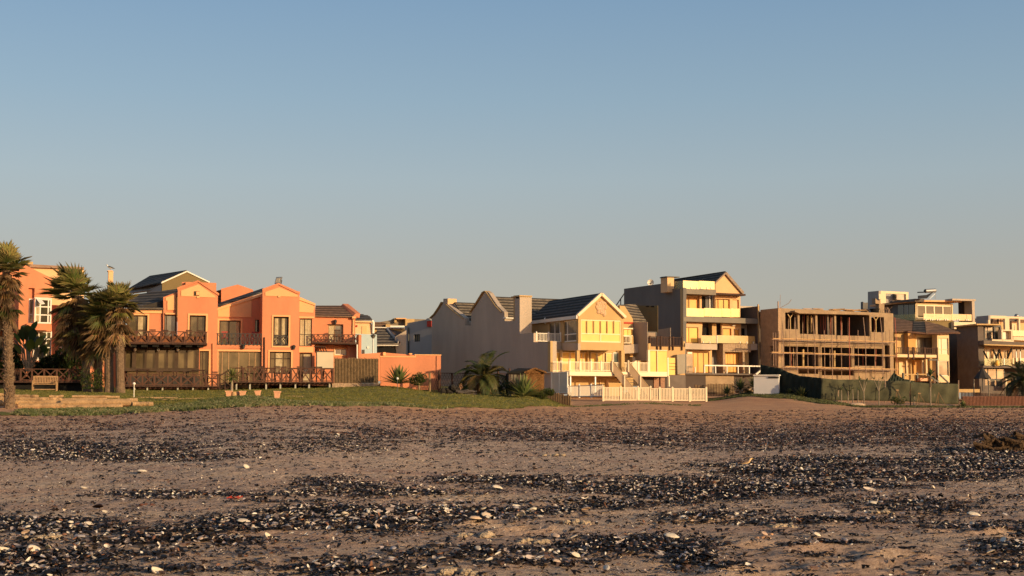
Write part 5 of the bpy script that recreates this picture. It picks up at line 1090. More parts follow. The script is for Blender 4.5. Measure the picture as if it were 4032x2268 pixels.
# =====================================================================
# VEGETATION
# =====================================================================
rnd=random.uniform
def lerp3(a,b,t): return tuple(a[i]+(b[i]-a[i])*t for i in range(3))
GRN=[(.05,.075,.018),(.10,.135,.03),(.22,.22,.06)]; DEAD=[(.16,.09,.04),(.30,.175,.08),(.09,.055,.03)]
def blade(mb,a,mid,tip,wv,col,col2=None):
    n=len(mb.v); mb.v+=[tuple(a-wv*.35),tuple(a+wv*.35),tuple(mid+wv),tuple(tip),tuple(mid-wv)]; mb.f.append((n,n+1,n+2,n+3,n+4)); mb.c+=[col,col,col,col2 or col,col]
def fanleaf(mb,base,d,L,size,cols,wind,droop,nseg=15,closed=0):
    up=V((0,0,1)); side=d.cross(up)
    if side.length<.1: side=V((1,0,0))
    side.normalize(); nrm=side.cross(d).normalized()
    c=base+d*L+V((0,0,-.12*L))+wind*.25*L
    q=MB(); col=random.choice(cols); k=rnd(.75,1.2); col=tuple(x*k for x in col)
    w=side*.02; n=len(mb.v); mb.v+=[tuple(base-w),tuple(base+w),tuple(c+w),tuple(c-w)]; mb.f.append((n,n+1,n+2,n+3)); mb.c+=[tuple(x*.9 for x in col)]*4
    sp=R(105-closed*60)
    for i in range(nseg):
        a=-sp+2*sp*i/(nseg-1)+rnd(-.05,.05); r=size*(1-.22*abs(a)/R(105))*rnd(.85,1.1)
        t=(d*cos(a)+side*sin(a)).normalized(); fold=nrm*(.12*size*abs(sin(a)))
        mid=c+t*r*.55+fold+wind*.06*r-up*(droop*.08*r); tip=c+t*r+fold*1.1+wind*.28*r-up*(droop*.42*r)
        wv=t.cross(nrm)*(size*.07)
        cc=tuple(x*rnd(.85,1.2) for x in col); blade(mb,c,mid,tip,wv,cc,lerp3(cc,(.34,.22,.10),.6))
def fan_palm(xb,D,xc,yc,label,rb=.42,rt=.24,size=.95,pet=.85,ngreen=34,ndead=46,skirt=1.8,wind=V((-.55,0,-.1)),lean=0,nboot=150,gmin=-5,bootfrom=.0,group=None):
    b0=GP(xb,D); c=P(xc,yc,D); t=thing('fan_palm',b0,label,'palm tree',group)
    pts=[];rs=[]; H=c.z-b0.z
    for i in range(9):
        s=i/8; pts.append(b0+(c-b0)*s+V((lean*sin(PI*s),0,-.1 if i==0 else 0))); rs.append(rb*(1.25 if i==0 else 1)*(1-s)+rt*s)
    tb=MB().tube(pts,rs,12)
    for i in range(nboot):
        s=rnd(bootfrom,.95)**1.0; p=b0+(c-b0)*s+V((lean*sin(PI*s),0,0)); r=rb*(1-s)+rt*s; a=rnd(0,2*PI); o=V((cos(a),sin(a),0)); tg=V((-sin(a),cos(a),0))
        e=p+o*r*.9; tip=p+o*(r+rnd(.04,.10))+V((0,0,rnd(.08,.2))); w=rnd(.04,.09)
        tb.add([e-tg*w,e+tg*w,tip+tg*w*.6,tip-tg*w*.6,e-tg*w+V((0,0,.12)),e+tg*w+V((0,0,.12))],[(0,1,2,3),(3,2,5,4),(0,3,4),(1,5,2)])
    tb.build('trunk',TRUNKM,t)
    g=MB()
    for i in range(ngreen):
        el=R(gmin+(88-gmin)*((i+.5)/ngreen)**1.0); az=i*2.4+rnd(-.3,.3); d=V((cos(az)*cos(el),sin(az)*cos(el),sin(el))); d=(d+wind*.35).normalized()
        fanleaf(g,c+V((0,0,rnd(-.1,.3))),d,pet*rnd(.65,1.15),size*rnd(.8,1.15),GRN,wind,rnd(.0,.5),15,.25*random.random())
    g.build('crown',LEAF,t)
    g=MB()
    for i in range(ndead):
        el=R(rnd(-82,12)); az=rnd(0,2*PI); d=V((cos(az)*cos(el),sin(az)*cos(el),sin(el))); d=(d+wind*.9*random.random()).normalized(); s=rnd(-.15,skirt)
        fanleaf(g,c-V((0,0,s)),d,pet*rnd(.35,.8),size*rnd(.6,.95),DEAD if random.random()<.8 else GRN,wind*.6,rnd(.8,1.5),11,.5)
    g.build('dead_fronds',LEAF,t); return t
random.seed(21)
fan_palm(38,65.3,24,1064,'tallest palm at the left edge, with a long shaggy brown skirt and a knobbly trunk',rb=.22,rt=.18,size=.80,pet=.70,ngreen=40,ndead=64,skirt=2.0,wind=V((-.1,0,.05)),nboot=520,gmin=-10)
WND=V((-.62,.1,-.02))
fan_palm(345,86,305,1165,'palm with the highest and widest windblown crown in the cluster, leftmost of the four',rb=.24,rt=.22,size=1.18,pet=1.1,ngreen=46,ndead=66,skirt=2.5,wind=WND,lean=.1,bootfrom=.3,nboot=220)
fan_palm(386,85,388,1290,'short palm second from the left in the cluster, with a mass of hanging brown fronds',rb=.27,rt=.24,size=.95,pet=.8,ngreen=22,ndead=50,skirt=1.5,wind=WND,nboot=110,bootfrom=.45)
fan_palm(430,84,428,1235,'third palm in the windblown cluster, with a bare lower trunk and torn fronds',rb=.28,rt=.25,size=1.05,pet=.9,ngreen=26,ndead=46,skirt=1.3,wind=WND,nboot=110,bootfrom=.4)
fan_palm(474,83.5,468,1200,'rightmost palm of the windblown cluster, with a bright green top beside the terrace',rb=.27,rt=.24,size=.95,pet=.72,ngreen=40,ndead=44,skirt=1.7,wind=WND*.55,nboot=110,bootfrom=.45,gmin=-15)
def agave(base,r,label,name='agave',cat='agave',n=60,cols=((.10,.14,.04),(.16,.19,.06),(.07,.10,.03)),elmin=12,stem=0,w=.06,edge=(.30,.28,.10),parent=None,group=None):
    t=thing(name,base,label,cat,group); g=MB()
    if stem: MB().tube([base-V((0,0,.1)),base+V((0,0,stem*.5)),base+V((.02,0,stem))],[.09,.07,.06],7).build('stem',STEMM,t)
    c=base+V((0,0,stem))
    for i in range(n):
        el=R(elmin+(86-elmin)*(i+.5)/n); az=i*2.4+rnd(-.2,.2); d=V((cos(az)*cos(el),sin(az)*cos(el),sin(el))); L=r*rnd(.8,1.08)*(1 if el<1.2 else .92)
        sd=V((-sin(az),cos(az),0)); col=tuple(x*rnd(.8,1.2) for x in random.choice(cols)); mid=c+d*L*.5+V((0,0,-.02*L)); tip=c+d*L-V((0,0,.12*L*cos(el)))
        blade(g,c+d*.05,mid,tip,sd*w*r,col,lerp3(col,edge,.5)); blade(g,c+d*.05+sd*w*r*.8,mid+sd*w*r*.9,tip,sd*w*r*.22,edge,edge)
    g.build('leaves',LEAF,t); return t
def on(x,D): return GP(x,D)
agave(P(1568,1512,97),1.55,'big spiky agave against the sunlit orange garden wall',n=75)
agave(P(2062,1560,93),1.75,'big spiky agave in front of the thatched hut',n=80)
agave(P(2788,1560,118.5)*1.0,.01,'x',n=1) if False else None
agave(GP(912,69.5)+V((0,0,.0)),.62,'spiky rosette plant on a thin trunk by the terracotta pots','yucca','yucca',n=60,stem=1.05,cols=((.20,.19,.05),(.13,.15,.04)),elmin=-35)
agave(GP(3480,110.5),.5,'x','a','a',n=2) if False else None
for i,(x,y,D,r,st,lb) in enumerate([(2862,1530,120,.95,.3,'dark spiky yucca behind the brown stick fence'),(2915,1560,118,1.25,.5,'tall spiky yucca just right of the brown stick fence'),(2970,1560,118,1.15,.5,'spiky yucca next to the white end wall'),(2945,1548,118.5,.6,.1,'small spiky plant between the two yuccas above the rock pile'),(2985,1568,117,.7,.0,'low spiky plant at the right side of the rock pile'),(3157,1572,113.5,1.15,0,'low agave in front of the dark net'),(3110,1565,114.5,.6,.1,'small grassy plant left of the low agave at the dark net'),(3792,1600,110,.75,0,'green agave at the corner between the green net and the brown slat fence'),(3058,1548,116,.6,0,'dry brown grass tuft before the shaded white wall')]):
    b=P(x,y,D); b.z=gz(b.x,b.y); agave(b,r,lb,'yucca' if st else 'agave','yucca' if st else 'agave',n=46,stem=st,cols=((.06,.08,.03),(.09,.12,.04)) if i!=8 else ((.25,.17,.08),(.3,.2,.1)),elmin=-5 if st else 10)
# bird-of-paradise clump
def bigleaf(mb,a,d,L,w,col):
    sd=d.cross(V((0,0,1))).normalized(); up=V((0,0,1))
    for s in (-1,1):
        prev=None
        for i in range(6):
            t=i/5; p=a+d*L*t-up*(.25*L*t*t); ww=w*sin(PI*min(1,t*.92+.06)); q=p+sd*s*ww+up*.12*ww
            if prev: n=len(mb.v); mb.v+=[tuple(prev[0]),tuple(p),tuple(q),tuple(prev[1])]; mb.f.append((n,n+1,n+2,n+3)); mb.c+=[col]*4
            prev=(p,q)
def strelitzia(base,h,n,label,name='bird_of_paradise',cat='plant',group=None):
    t=thing(name,base,label,cat,group); g=MB(); st=MB()
    for i in range(n):
        az=i*2.4; r=rnd(0,.5)*h*.35; b=base+V((cos(az)*r*.4,sin(az)*r*.4,0)); top=b+V((cos(az)*r,sin(az)*r,h*rnd(.3,.75))); st.tube([b,top],[.04,.025],5)
        d=V((cos(az)*.45,sin(az)*.45,rnd(.6,1))).normalized(); col=tuple(x*rnd(.7,1.3) for x in random.choice([(.05,.08,.025),(.09,.12,.03),(.13,.15,.04)])); bigleaf(g,top,d,h*rnd(.3,.42),h*.085,col)
    st.build('stems',STEMM,t); g.build('leaves',LEAF,t); return t
strelitzia(P(112,1462,90),3.3,34,'large bird-of-paradise plant with paddle leaves behind the garden bench')
strelitzia(P(165,1462,91),2.1,18,'smaller broad-leaved plant right behind the garden bench')
def shrub(base,rx,ry,rz,n,label,cols,name='shrub',cat='shrub',ls=.12,group=None):
    t=thing(name,base,label,cat,group); g=MB(); s=MB()
    for i in range(5): a=rnd(0,6.28); s.tube([base,base+V((cos(a)*rx*.6,sin(a)*ry*.6,rz*.8))],[.03,.01],5)
    s.build('stems',STEMM,t)
    cl=[(V((rnd(-.7,.7)*rx,rnd(-.7,.7)*ry,rnd(.15,.8)*rz)),rnd(.25,.5)) for _ in range(9)]
    for i in range(n):
        c,r=random.choice(cl); v=V((random.gauss(0,1),random.gauss(0,1),random.gauss(0,1))).normalized()*r; p=base+c+V((v.x*rx,v.y*ry,v.z*rz))
        if p.z<base.z: p.z=base.z+.02
        d=V((rnd(-1,1),rnd(-1,1),rnd(-.2,1))).normalized(); sd=d.cross(V((0,0,1))).normalized(); col=tuple(x*rnd(.7,1.3) for x in random.choice(cols)); L=ls*rnd(.7,1.5)
        blade(g,p,p+d*L*.5,p+d*L,sd*L*.22,col)
    g.build('leaves',LEAF,t); return t
DKG=[(.03,.045,.015),(.05,.07,.02)]; MDG=[(.07,.10,.025),(.11,.13,.04)]
shrub(P(240,1500,90),1.6,.8,2.0,3800,'wide dark bush behind the crossed rail right of the bench',DKG,ls=.24)
shrub(P(130,1500,90.5),1.5,.7,1.5,3000,'dark undergrowth between the paddle-leaved plants and the bench',DKG,ls=.24)
shrub(P(10,1500,90),1.6,.8,2.3,3200,'dark bush behind the tallest palm trunk at the left edge',DKG,ls=.24)
shrub(P(368,1532,84),.8,.5,1.3,1400,'green bush growing between the first two trunks of the palm cluster',MDG)
shrub(P(1642,1518,96),.75,.5,.75,1500,'round green bush right of the big agave at the orange wall',MDG)
shrub(P(2135,1572,96),.95,.6,.6,2000,'green mound of foliage right of the agave by the thatched hut',MDG)
shrub(P(2010,1560,94),.7,.5,.9,1500,'leafy green bush directly left of the agave by the thatched hut',DKG)
shrub(P(3545,1592,110),.7,.4,.5,700,'straggly low bush at the foot of the green net',MDG)
# phoenix palm
def frond(mb,base,az,el,L,cols,leafl=.3,droop=1.0,n=26):
    d=V((cos(az)*cos(el),sin(az)*cos(el),sin(el))); h=V((cos(az),sin(az),0)); prev=base; col=tuple(x*rnd(.75,1.25) for x in random.choice(cols)); v=d.copy(); p=base.copy(); side=V((-sin(az),cos(az),0))
    for i in range(n):
        p2=p+v*(L/n); v=(v+V((0,0,-droop*1.7/n))).normalized(); w=side*.018; k=len(mb.v); mb.v+=[tuple(p-w),tuple(p+w),tuple(p2+w),tuple(p2-w)]; mb.f.append((k,k+1,k+2,k+3)); mb.c+=[col]*4
        t=i/n; l=leafl*(.45+1.1*sin(PI*min(1,.12+t*.9)))*rnd(.85,1.1); up=side.cross(v).normalized()
        if i>2:
            for s in (-1,1):
                dd=(v*.75+side*s*.75+V((0,0,-.12))).normalized(); blade(mb,p2,p2+dd*l*.5,p2+dd*l-V((0,0,.12*l)),v*.036,tuple(x*rnd(.8,1.2) for x in col))
        p=p2
def date_palm(base,stem,L,n,label,cols,dead=6,r=.25,rot=0,nm='date_palm'):
    t=thing(nm,base,label,'palm tree'); MB().tube([base-V((0,0,.2)),base+V((0,0,stem*.5)),base+V((0,0,stem))],[r*1.1,r,r*.9],10).build('trunk',TRUNKM,t)
    g=MB(); c=base+V((0,0,stem))
    for i in range(n): frond(g,c,i*2.4+rot,R(5+80*(i+.5)/n),L*rnd(.8,1.1),cols,L*.19,rnd(1.0,1.7),30)
    g.build('crown',LEAF,t)
    g=MB()
    for i in range(dead): frond(g,c,rnd(0,6.28),R(rnd(-30,10)),L*rnd(.5,.8),DEAD,L*.14,1.3,18)
    g.build('dead_fronds',LEAF,t); return t
date_palm(P(1905,1535,98),.75,2.7,30,'young date palm with arching fronds against the big taupe wall',[(.03,.045,.012),(.06,.09,.02),(.10,.10,.03)],9,rot=.6)
b=P(4034,1575,116); b.z=gz(b.x,b.y); date_palm(b,2.0,2.6,34,'dark date palm cut by the right edge of the picture',[(.04,.05,.02),(.06,.07,.03)],8)
# dark wood heap near the young palm
q=MB(); c=P(1775,1545,96); c.z=gz(c.x,c.y)
for i in range(34): q.ball(c+V((rnd(-.55,.55),rnd(-.3,.3),rnd(0,.55))),rnd(.12,.22),(1,1,.9),7,5,.25)
setp(q.build('compost_heap',mat('dark_compost',(.03,.025,.02),.95,.3)),'black heaped mound on the lawn beneath the shaded orange-wall corner','heap')
q=MB(); c=P(1822,1545,95); c.z=gz(c.x,c.y)
for i in range(20): a=c+V((rnd(-.5,.3),rnd(-.2,.2),rnd(.05,.35))); q.tube([a,a+V((rnd(.4,.9),rnd(-.2,.2),rnd(-.05,.1)))],.06,6)
setp(q.build('wood_pile',mat('grey_driftwood',(.12,.10,.085),.95,.3)),'low pile of grey branches between the black mound and the young date palm','wood pile')
# saplings in front of the green net
def sapling(x,yb,yt,label,D=110.5,leaves=6,fork=False,ls=.3,cols=MDG,col=STEMM,lean=0):
    b=P(x,yb,D); b.z=gz(b.x,b.y); t=thing('sapling',b,label,'sapling'); tp=P(x+lean,yt,D); H=tp.z-b.z; q=MB()
    m=b+(tp-b)*.55+V((rnd(-.05,.05),0,0)); q.tube([b,m,tp],[.045,.04,.028],6); ends=[tp]
    if fork:
        ends=[]
        for s in (-1,1): e=m+V((s*rnd(.25,.4),0,H*rnd(.4,.5))); q.tube([m,e],[.035,.02],6); ends.append(e)
    q.build('stem',col,t); g=MB()
    for e in ends:
        for i in range(leaves): az=i*2.4; el=R(rnd(-10,80)); d=V((cos(az)*cos(el),sin(az)*cos(el),sin(el))); bigleaf(g,e,d,ls*rnd(.8,1.5),.06,tuple(x*rnd(.7,1.2) for x in random.choice(cols)))
    g.build('leaves',LEAF,t)
for a in [(3313,1575,1535,'thin sapling with a dark tuft, first from the left before the green net'),(3340,1575,1537,'thin bent sapling, second from the left before the green net'),(3357,1576,1532,'straight pale sapling with a leafy rosette near the flat stone'),(3379,1575,1536,'slender sapling just right of the flat stone rosette plant')]:
    sapling(*a)
sapling(3402,1576,1500,'forked sapling with two dark leaf clubs above the flat stone',fork=True,ls=.42)
sapling(3460,1580,1490,'tall pale forked sapling in the middle of the green net',fork=True,ls=.32)
sapling(3595,1590,1560,'short leaning sapling beside the middle wooden stake tripod',leaves=9,ls=.32,lean=6)
sapling(3585,1586,1506,'dark climbing stem rising the full height of the green net',leaves=4,col=KELPM)
b=P(3664,1592,110.3); b.z=gz(b.x,b.y); t=thing('slender_palm',b,'slender bare-stemmed young palm rising above the green net','palm tree'); tp=P(3663,1480,110.3)
MB().tube([b,b+(tp-b)*.65],[.06,.055],8).build('stem',STEMM,t); MB().tube([b+(tp-b)*.65,tp],[.10,.08],8).build('trunk',TRUNKM,t); g=MB()
for i in range(12): az=i*2.4; el=R(-20+9*i); bigleaf(g,tp,V((cos(az)*cos(el),sin(az)*cos(el),sin(el))),rnd(.7,1.1),.10,tuple(x*rnd(.7,1.2) for x in random.choice(DKG)))
g.build('crown',LEAF,t)
for i,(x,y0,y1,lb) in enumerate([(3533,1536,1592,'left wooden stake tripod before the green net'),(3620,1549,1597,'middle wooden stake tripod before the green net'),(3696,1545,1596,'right wooden stake tripod, without a top board, before the green net')]):
    tp=P(x,y0,110); b=P(x,y1,110); b.z=gz(b.x,b.y); t=thing('stake_tripod',b,lb,'tripod'); 
    for dx,dy in ((-.28,.15),(.62,-.2),(.1,.5)): MB().bar(V((b.x+dx*1.0,b.y+dy,b.z-.05)),tp,.05).build('stake',SLT,t)
    if i<2: MB().bar(tp-V((.12,0,0)),tp+V((.12,0,0)),.08).build('top_board',TEAK,t)
b=GP(3375,110); setp(MB().ball(b+V((0,0,.12)),.5,(1.35,.5,.42),14,8,.08).build('flat_stone',mat('pale_rock',(.5,.36,.25)),smooth=True),'long flat pale stone at the foot of the saplings','stone')
b=GP(3720,111); setp(MB().ball(b+V((0,0,.02)),1.0,(1.3,.5,.25),18,8,.06).build('sand_mound',DIRTM,smooth=True),'low bare sand mound at the right end of the green net','mound')
# =====================================================================
# GARDEN OBJECTS, LEFT
# =====================================================================
FL=Fr(180,1510,86,8)
t=thing('garden_railing',FL.p(200,1505),'low red-brown crossed timber railing behind the garden bench','railing')
xrail(FL,t,[82,126,174,224,272,321],1452,1498,0,REDWOOD,name='rail',pw=.1,bw=.07)
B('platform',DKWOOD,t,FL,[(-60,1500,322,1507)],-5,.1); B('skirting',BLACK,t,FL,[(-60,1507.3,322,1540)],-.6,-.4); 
FLb=Fr(20,1510,87,4); t=thing('garden_railing',FLb.p(0,1505),'dark timber railing behind the tallest palm trunk at the left edge','railing'); xrail(FLb,t,[-60,-20,20,60,80],1452,1500,0,DKWOOD,name='rail',pw=.1,bw=.07)
FN=Fr(178,1526,83.5,12); b=FN.p(178,1526); b.z=gz(b.x,b.y); u0,u1=FN.u(130),FN.u(228)
t=thing('garden_bench',b,'slatted wooden garden bench on the lawn in front of the crossed railing','bench')
z0=b.z; MB().box(FN,u0+.05,u1-.05,-.25,.25,z0+.42,z0+.46).build('seat',TEAK,t)
q=MB(); q.box(FN,u0,u1,-.30,-.25,z0+.88,z0+.96); q.box(FN,u0,u1,-.30,-.25,z0+.5,z0+.55); n=15
for i in range(n): u=u0+.04+(u1-u0-.14)*i/(n-1); q.box(FN,u,u+.055,-.29,-.26,z0+.551,z0+.879)
q.build('backrest',TEAK,t)
for u in (u0,u1-.06):
    for w in (-.3,.22): MB().box(FN,u,u+.06,w,w+.06,z0-.03,z0+(.95 if w<0 else .62)).build('leg',TEAK,t)
    MB().box(FN,u-.01,u+.07,-.24,.3,z0+.621,z0+.66).build('armrest',TEAK,t)
MB().box(FN,u0+.07,u1-.07,.18,.2,z0+.1,z0+.15).build('stretcher',TEAK,t)
# potted plant leaning by the railing + pots
random.seed(33)
def pot(x,y,D,h,r,label,m=TERRA,tilt=0):
    b=P(x,y,D); b.z=gz(b.x,b.y)+.03; t=thing('planter_pot',b,label,'plant pot','terracotta pots along the ice plants'); t.rotation_euler=(0,R(tilt),0)
    n=4; q=MB(); o=V((0,0,0))
    def ring(rr,z): return [b+V((rr*cos(PI/4+k*PI/2),rr*sin(PI/4+k*PI/2),z)) for k in range(4)]
    L_=[ring(r*.68,0),ring(r*.98,h*.86),ring(r*1.16,h*.861),ring(r*1.16,h),ring(r*.95,h),ring(r*.9,h*.8)]
    vs=sum(L_,[]); fs=[(3,2,1,0)]+[(i*4+k,i*4+(k+1)%4,i*4+4+(k+1)%4,i*4+4+k) for i in range(5) for k in range(4)]+[(20,21,22,23)]
    q.add(vs,fs).build('pot_body',m,t); return t
pot(901,1569,68.2,.37,.20,'leftmost square terracotta pot below the spiky rosette plant')
pot(938,1562,68.6,.30,.14,'terracotta pot half hidden behind the tree stump')
pot(955,1567,68.2,.33,.20,'terracotta pot just right of the tree stump')
pot(1016,1566,68.3,.32,.19,'terracotta pot standing alone, second from the right',tilt=-4)
pot(1090,1575,67.6,.46,.20,'rightmost terracotta pot, tapering to a narrow foot',tilt=3)
b=P(921,1568,68.2); b.z=gz(b.x,b.y); setp(MB().tube([b-V((0,0,.1)),b+V((0,0,.2)),b+V((0,0,.37))],[.17,.14,.11],10).build('tree_stump',LOGM),'short weathered stump between the left terracotta pots','stump')
# garden globe lights
def globe(x,yb,yt,D,label):
    b=P(x,yb,D); b.z=gz(b.x,b.y); t=thing('garden_light',b,label,'garden light'); tp=P(x,yt,D); MB().tube([b,tp],.022,6).build('post',LAMPW if x<1000 else DMETAL,t); MB().ball(tp+V((0,0,.06)),.085,n=12,m=8).build('globe',LAMPW,t,smooth=True)
globe(528,1547,1515,76,'small white globe light on a short post at the foot of the palm cluster')
globe(1565,1530,1494,90,'small white globe light in front of the big agave at the orange wall')
# log terracing
random.seed(8)
def log(x0,x1,y,D,r,label,g=True):
    a=P(x0,y,D); c=P(x1,y+rnd(-2,2),D+rnd(-.2,.2)); n=7; pts=[a+(c-a)*i/(n-1)+V((0,rnd(-.03,.03),rnd(-.02,.02))) for i in range(n)]; mb=MB().tube(pts,[r*rnd(.88,1.1) for _ in range(n)],10)
    return setp(mb.build('log',LOGM,smooth=False),label,'log','weathered logs edging the lawn')
LL='weathered log edging the lawn terrace at the left'
for x0,x1,y,D,r,lb in [(-200,20,1555,67.8,.09,None),(60,150,1559,67.6,.08,'short log of the top row right of the tallest palm'),(194,250,1562,67.4,.07,'small log in the middle of the top row of the terrace'),(285,470,1561,67.4,.07,'top-row log under the palm cluster'),
 (-200,25,1570,66.9,.11,None),(60,190,1571,66.8,.10,'second-row log starting right of the tallest palm trunk'),(192,245,1573,66.8,.10,'short second-row log with an end cut'),(250,420,1574,66.8,.08,'second-row log half sunk in grass under the palm cluster'),
 (-200,20,1585,66.2,.13,None),(60,240,1585,66.2,.12,'third-row log right of the tallest palm trunk'),(243,520,1587,66,.19,'longest and thickest pale log near the ground'),
 (75,250,1600,65.5,.15,'lowest log right of the tallest palm trunk'),(255,480,1604,65.6,.13,'lowest log beneath the longest pale log'),(524,604,1592,65.9,.12,'log at the right end of the terrace, pointing onto the grass'),(455,540,1576,69,.10,'detached log above the right end of the terrace')]:
    log(x0,x1,y,D,r,lb or LL+', left of the tallest palm')
for x0,x1,y,D,lb in [(520,700,1551,76,'thin log lying on the lawn in front of the low deck'),(640,860,1556,74,'long thin log half buried in the lawn left of the pots'),(1040,1100,1553,80,'thin plank on the lawn right of the pots'),(1130,1200,1554,79,'thin plank on the lawn below the raised deck')]: 
    a=GP(x0,D); c=GP(x1,D); setp(MB().tube([a+V((0,0,.03)),c+V((0,0,.03))],.05,8).build('log',LOGM),lb,'log')
# soil bank below raised deck
FBk=Fr(1100,1540,88,14)
# thatched hut
FHt=Fr(2070,1540,96.5,6)
b=FHt.p(2100,1540); b.z=gz(b.x,b.y); t=thing('garden_hut',b,'small garden hut with reed-clad gable end and black roof','hut')
B('reed_wall',THATCH,t,FHt,[(2070,1464,2143,1560)],-.25,0); PLY('reed_gable',THATCH,t,FHt,[(2066,1466),(2106,1451),(2150,1466),(2148,1468),(2068,1468)],-.2,.12)
MB().bar(FHt.p(2064,1467,.2),FHt.p(2107,1450,.2),.12).bar(FHt.p(2107,1450,.2),FHt.p(2152,1467,.2),.12).build('roof_edge',THATCH,t)
MB().prism([FHt.p(1996,1466,.0),FHt.p(2068,1468,.1),FHt.p(2108,1451,.1),FHt.p(2040,1449,-.9)],V((0,0,-.08))).build('roof',BLACK,t)
MB().pwall(FHt,[(2003,1468),(2070,1468),(2070,1560),(2003,1560)],[(2010,1471,2037,1500)],-.3,-.12).build('dark_wall',BROWNW,t); window(FHt,t,(2010,1471,2037,1500),-.15,DKWOOD,PANEGREY,cols=(2023,),t=.04)
MB().box(FHt,FHt.u(2004),FHt.u(2142),-2.4,-.31,b.z,FHt.z(2070,1469)).build('hut_body',BROWNW,t)
# lattice fence
FX=Fr(1820,1540,99,3)
t=thing('lattice_fence',FX.p(1820,1540),'lattice fence with dark posts behind the young date palm','fence')
q=MB()
x=1662
yl=lambda x:1470 if x<1830 else 1474
for i in range(46):
    x=1704+i*6.4; q.bar(FX.p(x,1542,0),FX.p(x+22,yl(x),0),.025); q.bar(FX.p(x+22,1542,.03),FX.p(x,yl(x),.03),.025)
q.build('lattice',DKWOOD,t); MB().bar(FX.p(1620,1482,.02),FX.p(1704,1464,.02),.03).bar(FX.p(1704,1468,.05),FX.p(2000,1472,.05),.05).build('top_rail',DKWOOD,t)
for x,yt in ((1650,1472),(1692,1467),(1728,1461),(1780,1468),(1826,1490),(1911,1452),(1961,1453),(2006,1450)): MB().tube([FX.p(x,1545,.06),FX.p(x,yt,.06)],.085 if x<1740 else .07,8).build('post',SLT if x<1700 else DKWOOD,t)
MB().bar(FX.p(1912,1457,.06),FX.p(1961,1457,.06),.04).bar(FX.p(1961,1540,.1),FX.p(2004,1470,.1),.06).bar(FX.p(1969,1540,.15),FX.p(2010,1480,.15),.05).build('brace',DKWOOD,t)
t=thing('panel_board',P(1950,1535,104),'sunlit peach board glimpsed through the lattice fence','board'); B('panel',TERRA,t,Fr(1900,1530,104,3),[(1808,1509,1823,1535),(1885,1520,1906,1542),(1925,1520,1952,1542)],-.1,0)
# palisade of short poles
t=thing('pole_palisade',P(2210,1590,104),'row of short weathered poles holding the grass bank beside the white gate','palisade')
for i in range(30):
    s=i/29; x=2148+s*98; D=109-s*10; yt=1538+s*18+ (4 if i%3 else 0); b=P(x,1560,D); b.z=gz(b.x-.1,b.y-.1)-.2; tp=P(x,yt,D); MB().tube([b,tp+V((0,0,rnd(-.08,.08)))],rnd(.04,.06),7).build('pole',SLT if i%2 else DKWOOD,t)
# gull on chimney
def gull(c,s,face,label,white=(.8,.76,.7),back=(.06,.055,.05),cat='gull',nm='gull'):
    t=thing(nm,c,label,cat); g=MB(); f=V((face,0,0)); up=V((0,0,1))
    body=[(-.62,.20,.02),(-.45,.24,.06),(-.2,.30,.13),(.05,.36,.16),(.25,.44,.13),(.36,.56,.085),(.42,.66,.085),(.50,.69,.06),(.55,.685,.022),(.66,.665,.008)]
    pts=[c+f*(a*s)+up*(z*s) for a,z,r in body]; rs=[r*s for a,z,r in body]
    g.tube(pts,rs,12); n=12
    for i in range(len(body)):
        for k in range(n):
            v=g.v[i*n+k]; top=(v[2]-pts[i].z)>-.02*s
            g.c.append((.75,.5,.1) if i>7 else (back if (i<5 and top) or i<2 else white))
    g.build('body',attrmat('plumage_colours',.7,.2) if 'plumage_colours' not in MATS else MATS['plumage_colours'],t,smooth=True)
    MATS.setdefault('plumage_colours',bpy.data.materials['plumage_colours'])
    for sd in (-1,1): MB().tube([c+V((0,sd*.05*s,0)),c+V((0,sd*.05*s,.26*s))],.012*s+.003,5).build('leg',mat('bird_leg',(.4,.3,.15)),t)
    for sd in (-1,1): MB().ball(c+f*(.47*s)+V((0,sd*.055*s,.70*s)),.012*s,n=6,m=4).build('eye',BLACK,t)
gull(P(434,1065,112.3)+V((0,0,.04)),.62,-1,'dark-backed gull with a white head perched on the cream chimney')
